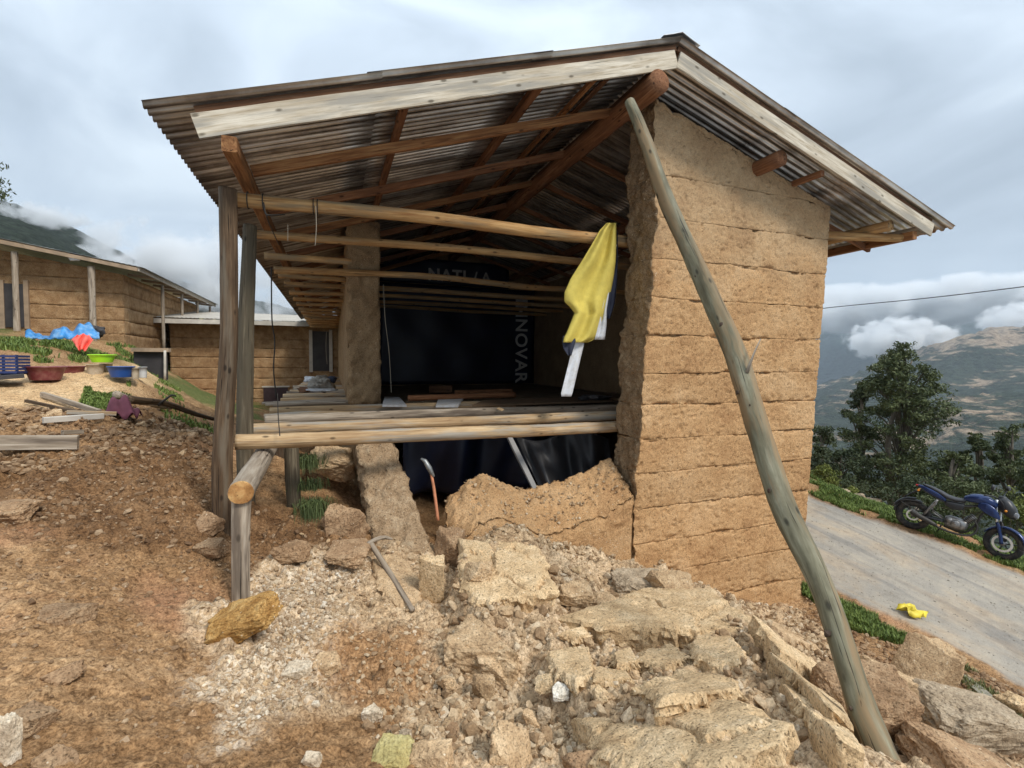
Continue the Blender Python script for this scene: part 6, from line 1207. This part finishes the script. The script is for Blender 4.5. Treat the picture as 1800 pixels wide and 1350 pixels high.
tree(-118, 560, 15.0, 6.2, 3.6, 'tree reaching in from the left edge above the roof', n=14000, leaf=0.13, s=15, clusters=40, trunk=0.15, low=0.3)
for k, (px, py, w_, h_) in enumerate([(1480, 868, 30, 12), (1510, 874, 24, 10), (1462, 866, 26, 10), (1535, 880, 22, 9)]):
    c = PD(px, py, 14.2); V, F = clod_data(w_ * 14 / FOC, 0.4, h_ * 14 / FOC * 1.6, px * .1, 3, 0.5, 16, 0.1); tag(mk('stone', V + c, F, MT['grey_stone'], None, False), ['grey boulder in the stone row beyond the road, third from the wall', 'grey boulder in the stone row nearest to the tallest tree but one', 'grey boulder in the stone row nearest to the wall corner', 'grey boulder in the stone row closest to the tallest tree'][k], 'boulder')

# ---------------------------------------------------------------- motorcycle on the far verge
PR, PF_ = np.array([11.40, 6.55, 0]), np.array([11.95, 5.32, 0]); 
PR[2] = H1(*PR[:2]) + 0.0; PF_[2] = H1(*PF_[:2]) + 0.0
fx = PF_ - PR; WB = np.linalg.norm(fx); fx /= WB; up0 = np.array([0, 0, 1.0]); ly = np.cross(up0, fx); ly /= np.linalg.norm(ly); uz = np.cross(fx, ly)
LEAN = 0.10; ly2 = ly * math.cos(LEAN) - uz * math.sin(LEAN); uz2 = uz * math.cos(LEAN) + ly * math.sin(LEAN)   # leans onto its stand on the far (left) side
def B(x, y, z): return PR + fx * x + ly2 * y + uz2 * z
def Bv(V): return PR + V[:, 0:1] * fx + V[:, 1:2] * ly2 + V[:, 2:3] * uz2
moto = root('motorcycle', (PR + PF_) / 2, 'dark blue motorcycle parked on the grassy far edge of the gravel road', 'motorcycle')
MT['rubber'] = plain('tyre_rubber', (0.02, 0.02, 0.02), 0.85, var=0.3, dirt=(0.1, 0.08, 0.06)); MT['bikeblue'] = plain('blue_paint', (0.012, 0.03, 0.11), 0.25, 0.3, 0.1, spec=0.6); MT['bikeblack'] = plain('black_plastic', (0.018, 0.018, 0.02), 0.4, spec=0.5); MT['seat'] = plain('seat_vinyl', (0.03, 0.03, 0.035), 0.5, spec=0.5)
MT['alu'] = plain('engine_metal', (0.30, 0.29, 0.28), 0.4, 0.8, 0.3, 10, dirt=(0.12, 0.09, 0.07)); MT['chrome'] = plain('bright_metal', (0.7, 0.7, 0.7), 0.2, 0.9); MT['discm'] = plain('brake_disc', (0.75, 0.74, 0.72), 0.35, 0.4); MT['lens'] = plain('lamp_lens', (0.12, 0.12, 0.13), 0.15, 0.0, spec=0.8); MT['orangelens'] = plain('indicator_lens', (0.7, 0.25, 0.02), 0.3)
MT['darkmetal'] = plain('dark_metal', (0.06, 0.055, 0.05), 0.5, 0.6); MT['red_lens'] = plain('tail_lens', (0.4, 0.01, 0.01), 0.25)
def bt(name, P, R, mt, parent=moto, **k): P = [B(*p) for p in P]; k.setdefault('rough', 0); k.setdefault('seg', 10); return log(name, P, R, MT[mt], parent, **k)
def ring(cx_, cz, R, r_, y=0.0, st=0.0, n=49):
    a = np.linspace(0, 2 * math.pi, n); return [(cx_ + R * math.cos(t) * math.cos(st), y + R * math.cos(t) * math.sin(st), cz + R * math.sin(t)) for t in a]
def wheel(cx_, R, wdt, st, nm):
    w_ = bt('wheel', ring(cx_, R, R - wdt / 2, 0, 0, st), [wdt / 2] * 2, 'rubber', seg=12, n=72)
    bt('rim', ring(cx_, R, R - wdt * 0.98, 0, 0, st), [0.016] * 2, 'bikeblack', w_, seg=8, n=60)
    for k in range(6):
        a = k * math.pi / 3 + 0.3; c, s_ = math.cos(st), math.sin(st); r1 = R - wdt
        bt('spoke', [(cx_ + 0.03 * math.cos(a) * c, 0.03 * math.cos(a) * s_, R + 0.03 * math.sin(a)), (cx_ + r1 * math.cos(a) * c, r1 * math.cos(a) * s_, R + r1 * math.sin(a))], [0.014, 0.010], 'bikeblack', w_, seg=6, n=3)
    bt('hub', [(cx_ + 0.07 * math.sin(st), -0.07 * math.cos(st), R), (cx_ - 0.07 * math.sin(st), 0.07 * math.cos(st), R)], [0.042, 0.042], 'alu', w_, seg=12, n=3); return w_
STR = -0.32
w1 = wheel(0.0, 0.30, 0.115, 0, 'rear'); w2 = wheel(WB, 0.30, 0.095, STR, 'front')
# brake disc as a perforated flat ring
for (cx_, R, r_o, r_i, y, st, par, nm) in ((WB, 0.30, 0.155, 0.118, -0.062, STR, w2, 'brake_disc'), (0.0, 0.30, 0.11, 0.08, -0.07, 0, w1, 'brake_disc')):
    V = []; F = []; n = 40
    for j in range(n):
        t = 2 * math.pi * j / n
        for r_, yy in ((r_o, -.003), (r_i, -.003), (r_i, .003), (r_o, .003)): 
            lx, lyy = r_ * math.cos(t), y + yy; V.append((cx_ + lx * math.cos(st) - lyy * math.sin(st), lx * math.sin(st) + lyy * math.cos(st), R + r_ * math.sin(t)))
    for j in range(n):
        for k in range(4): F.append((j * 4 + k, j * 4 + (k + 1) % 4, ((j + 1) % n) * 4 + (k + 1) % 4, ((j + 1) % n) * 4 + k))
    mk(nm, Bv(np.array(V)), F, MT['discm'], par)
def loft(name, secs, mt, parent=moto, seg=16, yo=0.0, pw=0.75, sub=4):
    """sections (x, zc, half width, half height[, yoffset]) joined into a rounded body"""
    S_ = np.array([list(q) + [0] * (5 - len(q)) for q in secs], float); S_ = np.stack([np.interp(np.linspace(0, len(S_) - 1, (len(S_) - 1) * sub + 1), range(len(S_)), S_[:, i]) for i in range(5)], 1)
    for i in (1, 2, 3): S_[1:-1, i] = (S_[:-2, i] + 2 * S_[1:-1, i] + S_[2:, i]) / 4
    V = []; F = []
    for x, zc, hw, hh, yy in S_:
        for j in range(seg): t = 2 * math.pi * j / seg; c, s_ = math.cos(t), math.sin(t); V.append((x, yo + yy + hw * math.copysign(abs(c) ** pw, c), zc + hh * math.copysign(abs(s_) ** pw, s_)))
    n = len(S_)
    for i in range(n - 1):
        for j in range(seg): F.append((i * seg + j, (i + 1) * seg + j, (i + 1) * seg + (j + 1) % seg, i * seg + (j + 1) % seg))
    F.append(tuple(range(seg))); F.append(tuple((n - 1) * seg + j for j in reversed(range(seg)))); return mk(name, Bv(np.array(V)), F, MT[mt], parent, True)
loft('fuel_tank', [(0.66, 0.93, .07, .05), (0.74, 0.97, .12, .085), (0.86, 1.0, .155, .10), (0.98, 1.0, .15, .10), (1.08, 0.98, .11, .08), (1.14, 0.96, .06, .05)], 'bikeblue')
for sd in (-1, 1):
    loft('tank_shroud', [(0.88, 0.90, .02, .05, sd * .13), (1.0, 0.88, .03, .10, sd * .165), (1.12, 0.83, .028, .09, sd * .175), (1.22, 0.76, .015, .03, sd * .15)], 'bikeblue')
    loft('side_panel', [(0.42, 0.74, .015, .04, sd * .12), (0.55, 0.73, .02, .07, sd * .135), (0.70, 0.76, .018, .06, sd * .13)], 'bikeblack')
    loft('tail_panel', [(-0.06, 0.93, .015, .02, sd * .045), (0.10, 0.90, .022, .045, sd * .085), (0.28, 0.85, .022, .05, sd * .10), (0.42, 0.80, .015, .03, sd * .10)], 'bikeblue')
loft('seat', [(0.02, 0.975, .05, .02), (0.16, 0.955, .09, .035), (0.33, 0.905, .12, .045), (0.42, 0.87, .13, .045), (0.55, 0.855, .125, .045), (0.70, 0.89, .09, .04)], 'seat')
loft('tail_light', [(-0.10, 0.925, .035, .015), (-0.05, 0.925, .05, .022), (0.0, 0.92, .05, .02)], 'red_lens')
loft('engine_block', [(0.48, 0.40, .06, .08), (0.54, 0.40, .11, .12), (0.68, 0.39, .12, .13), (0.80, 0.40, .10, .10), (0.84, 0.41, .05, .06)], 'alu', pw=0.6)
bt('clutch_cover', [(0.66, -0.11, 0.39), (0.66, -0.155, 0.39)], [0.085, 0.075], 'alu', seg=18, n=3); bt('generator_cover', [(0.56, -0.10, 0.43), (0.56, -0.14, 0.43)], [0.055, 0.05], 'alu', seg=14, n=3)
for k in range(7): t = k / 6; c = np.array([0.78 + 0.10 * t, 0, 0.47 + 0.16 * t]); bt('cooling_fin', [(c[0] - 0.003, 0, c[2] - .005), (c[0] + 0.003, 0, c[2] + .005)], [0.078 - 0.006 * abs(k - 3), 0.078 - 0.006 * abs(k - 3)], 'darkmetal', seg=14, n=2)
bt('cylinder', [(0.77, 0, 0.46), (0.89, 0, 0.64)], [0.06, 0.055], 'alu', seg=14, n=4)
bt('exhaust_pipe', [(0.90, -0.03, 0.56), (0.97, -0.06, 0.45), (0.93, -0.09, 0.29), (0.75, -0.13, 0.22), (0.5, -0.15, 0.22), (0.36, -0.16, 0.26)], [0.02, 0.02], 'darkmetal', n=30)
bt('muffler', [(0.40, -0.165, 0.26), (0.30, -0.17, 0.28), (0.02, -0.175, 0.36), (-0.04, -0.175, 0.375)], [0.028, 0.048, 0.05, 0.035], 'darkmetal', n=14, seg=14)
bt('frame_tube', [(1.10, 0, 0.98), (0.98, 0, 0.75), (0.93, 0, 0.48), (0.80, 0, 0.27), (0.50, 0, 0.27)], [0.02, 0.02], 'darkmetal', n=24)
for sd in (-1, 1):
    bt('frame_tube', [(1.10, sd * .03, 0.98), (0.8, sd * .08, 0.82), (0.5, sd * .10, 0.74), (0.05, sd * .08, 0.86)], [0.017, 0.015], 'darkmetal', n=24)
    bt('swingarm', [(0.48, sd * .09, 0.37), (0.25, sd * .10, 0.35), (0.0, sd * .095, 0.30)], [0.026, 0.022], 'bikeblack', n=8)
    bt('rear_shock', [(0.16, sd * .12, 0.38), (0.30, sd * .11, 0.76)], [0.022, 0.022], 'alu', n=6)
    bt('footpeg', [(0.45, sd * .12, 0.36), (0.45, sd * .22, 0.37)], [0.014, 0.013], 'rubber', n=3); bt('rear_footpeg', [(0.26, sd * .12, 0.52), (0.26, sd * .20, 0.54)], [0.012, 0.011], 'rubber', n=3); bt('footpeg_bracket', [(0.45, sd * .115, 0.42), (0.26, sd * .115, 0.52), (0.30, sd * .11, 0.68)], [0.012, 0.01], 'alu', n=8)
    bt('indicator', [(-0.02, sd * .06, 0.84), (-0.03, sd * .13, 0.84)], [0.012, 0.022], 'orangelens', n=3); bt('indicator', [(1.25, sd * .10, 0.93), (1.26, sd * .17, 0.93)], [0.012, 0.022], 'orangelens', n=3)
    # fork, handlebar side, mirror
    c, s_ = math.cos(STR), math.sin(STR); q = lambda dx, dy: (WB + dx * c - dy * s_, dx * s_ + dy * c)
    a0 = q(0.0, sd * .085); a1 = q(-0.15, sd * .085); a2 = q(-0.25, sd * .085)
    bt('fork_leg', [(a0[0], a0[1], 0.29), ((a0[0] + a1[0]) / 2, (a0[1] + a1[1]) / 2, 0.5), (a1[0], a1[1], 0.66)], [0.03, 0.028], 'bikeblue' if sd < 0 else 'darkmetal', n=8)
    bt('fork_tube', [(a1[0], a1[1], 0.64), (a2[0], a2[1], 1.08)], [0.019, 0.019], 'chrome', n=6)
    h0 = q(-0.26, sd * .03); h1_ = q(-0.27, sd * .20); h2_ = q(-0.36, sd * .36)
    bt('handlebar', [(h0[0], h0[1], 1.08), (h1_[0], h1_[1], 1.13), (h2_[0], h2_[1], 1.12)], [0.012, 0.016], 'bikeblack', n=12); 
    m1 = q(-0.30, sd * .26); m2 = q(-0.27, sd * .34); st_ = bt('mirror_stalk', [(m1[0], m1[1], 1.13), (m2[0], m2[1], 1.27)], [0.007, 0.007], 'bikeblack', n=5, seg=6)
    mm1 = q(-0.255, sd * .36); mm2 = q(-0.29, sd * .36); bt('mirror', [(mm1[0], mm1[1], 1.31), (mm2[0], mm2[1], 1.31)], [0.045, 0.052], 'bikeblack', st_, n=3, seg=14)
hc = q(-0.14, 0); hd = q(-0.04, 0)
V = []; 
def lofts(name, secs, mt, pw=0.75):
    """like loft, but along the steered front end"""
    seg = 16; V = []; F = []
    for dx, zc, hw, hh in secs:
        for j in range(seg): t = 2 * math.pi * j / seg; cc_, ss_ = math.cos(t), math.sin(t); x, y = q(dx, hw * math.copysign(abs(cc_) ** pw, cc_)); V.append((x, y, zc + hh * math.copysign(abs(ss_) ** pw, ss_)))
    for i in range(len(secs) - 1):
        for j in range(seg): F.append((i * seg + j, (i + 1) * seg + j, (i + 1) * seg + (j + 1) % seg, i * seg + (j + 1) % seg))
    F.append(tuple(range(seg))); F.append(tuple((len(secs) - 1) * seg + j for j in reversed(range(seg)))); return mk(name, Bv(np.array(V)), F, MT[mt], moto, True)
hl = lofts('headlight_fairing', [(-0.24, 1.04, .08, .09), (-0.18, 1.02, .12, .14), (-0.08, 0.97, .12, .15), (0.02, 0.90, .09, .11), (0.06, 0.86, .05, .05)], 'bikeblack')
lofts('headlight_lens', [(0.0, 0.90, .085, .07), (0.045, 0.885, .075, .06), (0.075, 0.875, .05, .04)], 'lens'); lofts('instrument_panel', [(-0.25, 1.12, .07, .03), (-0.19, 1.14, .075, .04), (-0.14, 1.12, .06, .03)], 'bikeblack')
# fenders: arcs above the wheels
def fender(name, cx_, cz, R, a0, a1, hw, mt, st=0):
    V = []; F = []; n = 18
    for i in range(n):
        a = math.radians(a0 + (a1 - a0) * i / (n - 1))
        for y, dr in ((-hw, -0.03), (-hw * .6, 0), (0, .008), (hw * .6, 0), (hw, -0.03), (hw * .6, -.006), (0, .002), (-hw * .6, -.006)): lx = (R + dr) * math.cos(a); V.append((cx_ + lx * math.cos(st) - y * math.sin(st), lx * math.sin(st) + y * math.cos(st), cz + (R + dr) * math.sin(a)))
    for i in range(n - 1):
        for j in range(8): F.append((i * 8 + j, (i + 1) * 8 + j, (i + 1) * 8 + (j + 1) % 8, i * 8 + (j + 1) % 8))
    F.append(tuple(range(8))); F.append(tuple((n - 1) * 8 + j for j in reversed(range(8)))); return mk(name, Bv(np.array(V)), F, MT[mt], moto, True)
fender('front_fender', WB, 0.30, 0.325, 20, 160, 0.07, 'bikeblue', STR); fender('tyre_hugger', 0, 0.30, 0.325, 75, 185, 0.07, 'bikeblack')
bt('plate_bracket', [(0.02, 0, 0.86), (-0.12, 0, 0.74), (-0.22, 0, 0.60)], [0.018, 0.012], 'bikeblack', n=8); bt('chain_guard', [(0.42, 0.10, 0.42), (0.05, 0.10, 0.40)], [0.018, 0.018], 'darkmetal', n=3)
bt('side_stand', [(0.46, 0.10, 0.26), (0.42, 0.20, 0.02)], [0.014, 0.012], 'darkmetal', n=3); bt('cargo_rail', [(0.02, -0.12, 0.62), (-0.2, -0.12, 0.56), (-0.22, -0.12, 0.5), (0.1, -0.12, 0.42)], [0.009, 0.009], 'darkmetal', n=20)
fender('rear_fender', 0, 0.30, 0.36, 95, 165, 0.05, 'bikeblack')

# ---------------------------------------------------------------- haze and low clouds on the hills
def volume_obj(name, V, F, dens, colr, aniso, label, noise=None):
    m = M(name); b = NB(m); pv = b.n('ShaderNodeVolumePrincipled', {'Color': tuple(colr) + (1,), 'Anisotropy': aniso, 'Density': dens}); o_ = b.n('ShaderNodeOutputMaterial'); b.t.links.new(pv.outputs[0], o_.inputs[1])
    if noise:
        tcd = b.n('ShaderNodeTexCoord'); g = tcd.outputs['Generated']; ct = b.n('ShaderNodeVectorMath', {0: g, 1: (0.5, 0.5, 0.5)}, operation='SUBTRACT').outputs[0]; ln_ = b.n('ShaderNodeVectorMath', {0: ct}, operation='LENGTH').outputs['Value']
        nn = b.noise(tcd.outputs['Object'], noise[0], 5, 0.6, 0.3); fall = b.n('ShaderNodeMapRange', {0: ln_, 1: 0.12, 2: 0.5, 3: 1.0, 4: 0.0}).outputs[0]
        d = b.math('MULTIPLY_ADD', fall, 0.75, b.math('MULTIPLY', b.math('SUBTRACT', nn, noise[2]), 3.6)); d = b.math('SUBTRACT', d, 0.28); d = b.math('MULTIPLY', b.math('MULTIPLY', b.math('MAXIMUM', d, 0.0), b.math('MINIMUM', b.math('MULTIPLY', fall, 4.0), 1.0)), dens * noise[3]); b.t.links.new(d, pv.inputs['Density'])
    return tag(mk(name, V, F, m, None, False), label, None, None, 'stuff')
def cloud(px, py, d, wpx, hpx, dens, s, label, thr=0.52):
    c = PD(px, py, d); R = wpx * d / FOC / 2; Hh = hpx * d / FOC / 2; U, F = gridbox(8, 8, 8); V = U * 2 - 1; V = V / np.linalg.norm(V, axis=1, keepdims=True)
    right = ROT[:, 0]; Vw = c + V[:, 0:1] * right * R + V[:, 1:2] * np.array([right[1] * -1, right[0], 0]) * R * 0.7 + V[:, 2:3] * np.array([0, 0, Hh])
    return volume_obj('low_cloud', Vw, F, dens / R, (1, 1, 1), 0.2, label, (3.2 / R, 0.42, thr, 5.0))
CLOUDS = 1
if CLOUDS:
    cloud(345, 490, 420, 440, 210, 4.5, 1, 'grey mist lying over the slope behind the far left house')
    cloud(60, 378, 420, 200, 46, 2.2, 2, 'thin mist drifting across the upper slope at the left')
    cloud(175, 462, 400, 180, 60, 3.2, 3, 'wisp of mist rising above the far left roof')
    cloud(1580, 596, 2300, 230, 90, 8.0, 4, 'white cloud puff in front of the far mountain')
    cloud(1520, 545, 3600, 460, 90, 7.0, 5, 'cloud bank covering the top of the far mountain', 0.45)
    cloud(1720, 520, 3300, 360, 80, 6.0, 6, 'cloud bank above the rocky peak', 0.45)
    cloud(1790, 560, 2500, 170, 70, 5.0, 7, 'cloud touching the right shoulder of the rocky peak')
HZ = 1
if HZ:
    U, F = gridbox(1, 1, 1); V = hexmap(U, box_corners((-7900, -60, -420), (8300, 8200, 1050)))
    volume_obj('haze', V, F, 0.0001, (0.80, 0.90, 1.0), 0.3, 'pale blue air between here and the mountains')

# concrete edge of the road drain, lower right
kp = [GB(*p) for p in [(1625, 1150), (1665, 1178), (1712, 1212), (1770, 1262)]]; V = []; F = []
for i, p in enumerate(kp):
    d = (kp[min(i + 1, 3)] - kp[max(i - 1, 0)]); d[2] = 0; d /= np.linalg.norm(d); nn_ = np.array([-d[1], d[0], 0]); z = p[2] + 0.02
    for a, h in ((-0.05, -0.35), (-0.05, 0.03), (0.06, 0.035), (0.06, -0.35)): V.append((p[0] + nn_[0] * a, p[1] + nn_[1] * a, z + h))
for i in range(3):
    for j in range(4): F.append((i * 4 + j, (i + 1) * 4 + j, (i + 1) * 4 + (j + 1) % 4, i * 4 + (j + 1) % 4))
F += [(0, 1, 2, 3), (15, 14, 13, 12)]
tag(mk('road_kerb', V, F, earth_mat('mossy_concrete', (0.14, 0.15, 0.10), (0.30, 0.28, 0.22), (0.42, 0.39, 0.33), 5, 0.5, 0.02, False)), 'low mossy concrete edge between the gravel road and the stones', 'kerb')

for k, (P, lb_) in enumerate([([(1.12, -.10, 1.12), (1.22, -.13, 1.0), (1.24, -.10, 0.8), (1.30, -.09, 0.5)], 0), ([(1.05, .12, 1.12), (1.16, .10, 1.02), (1.02, .08, 0.88), (0.85, .08, 0.6)], 1)]): bt('cable', P, [0.006, 0.006], 'bikeblack', seg=6, n=24)
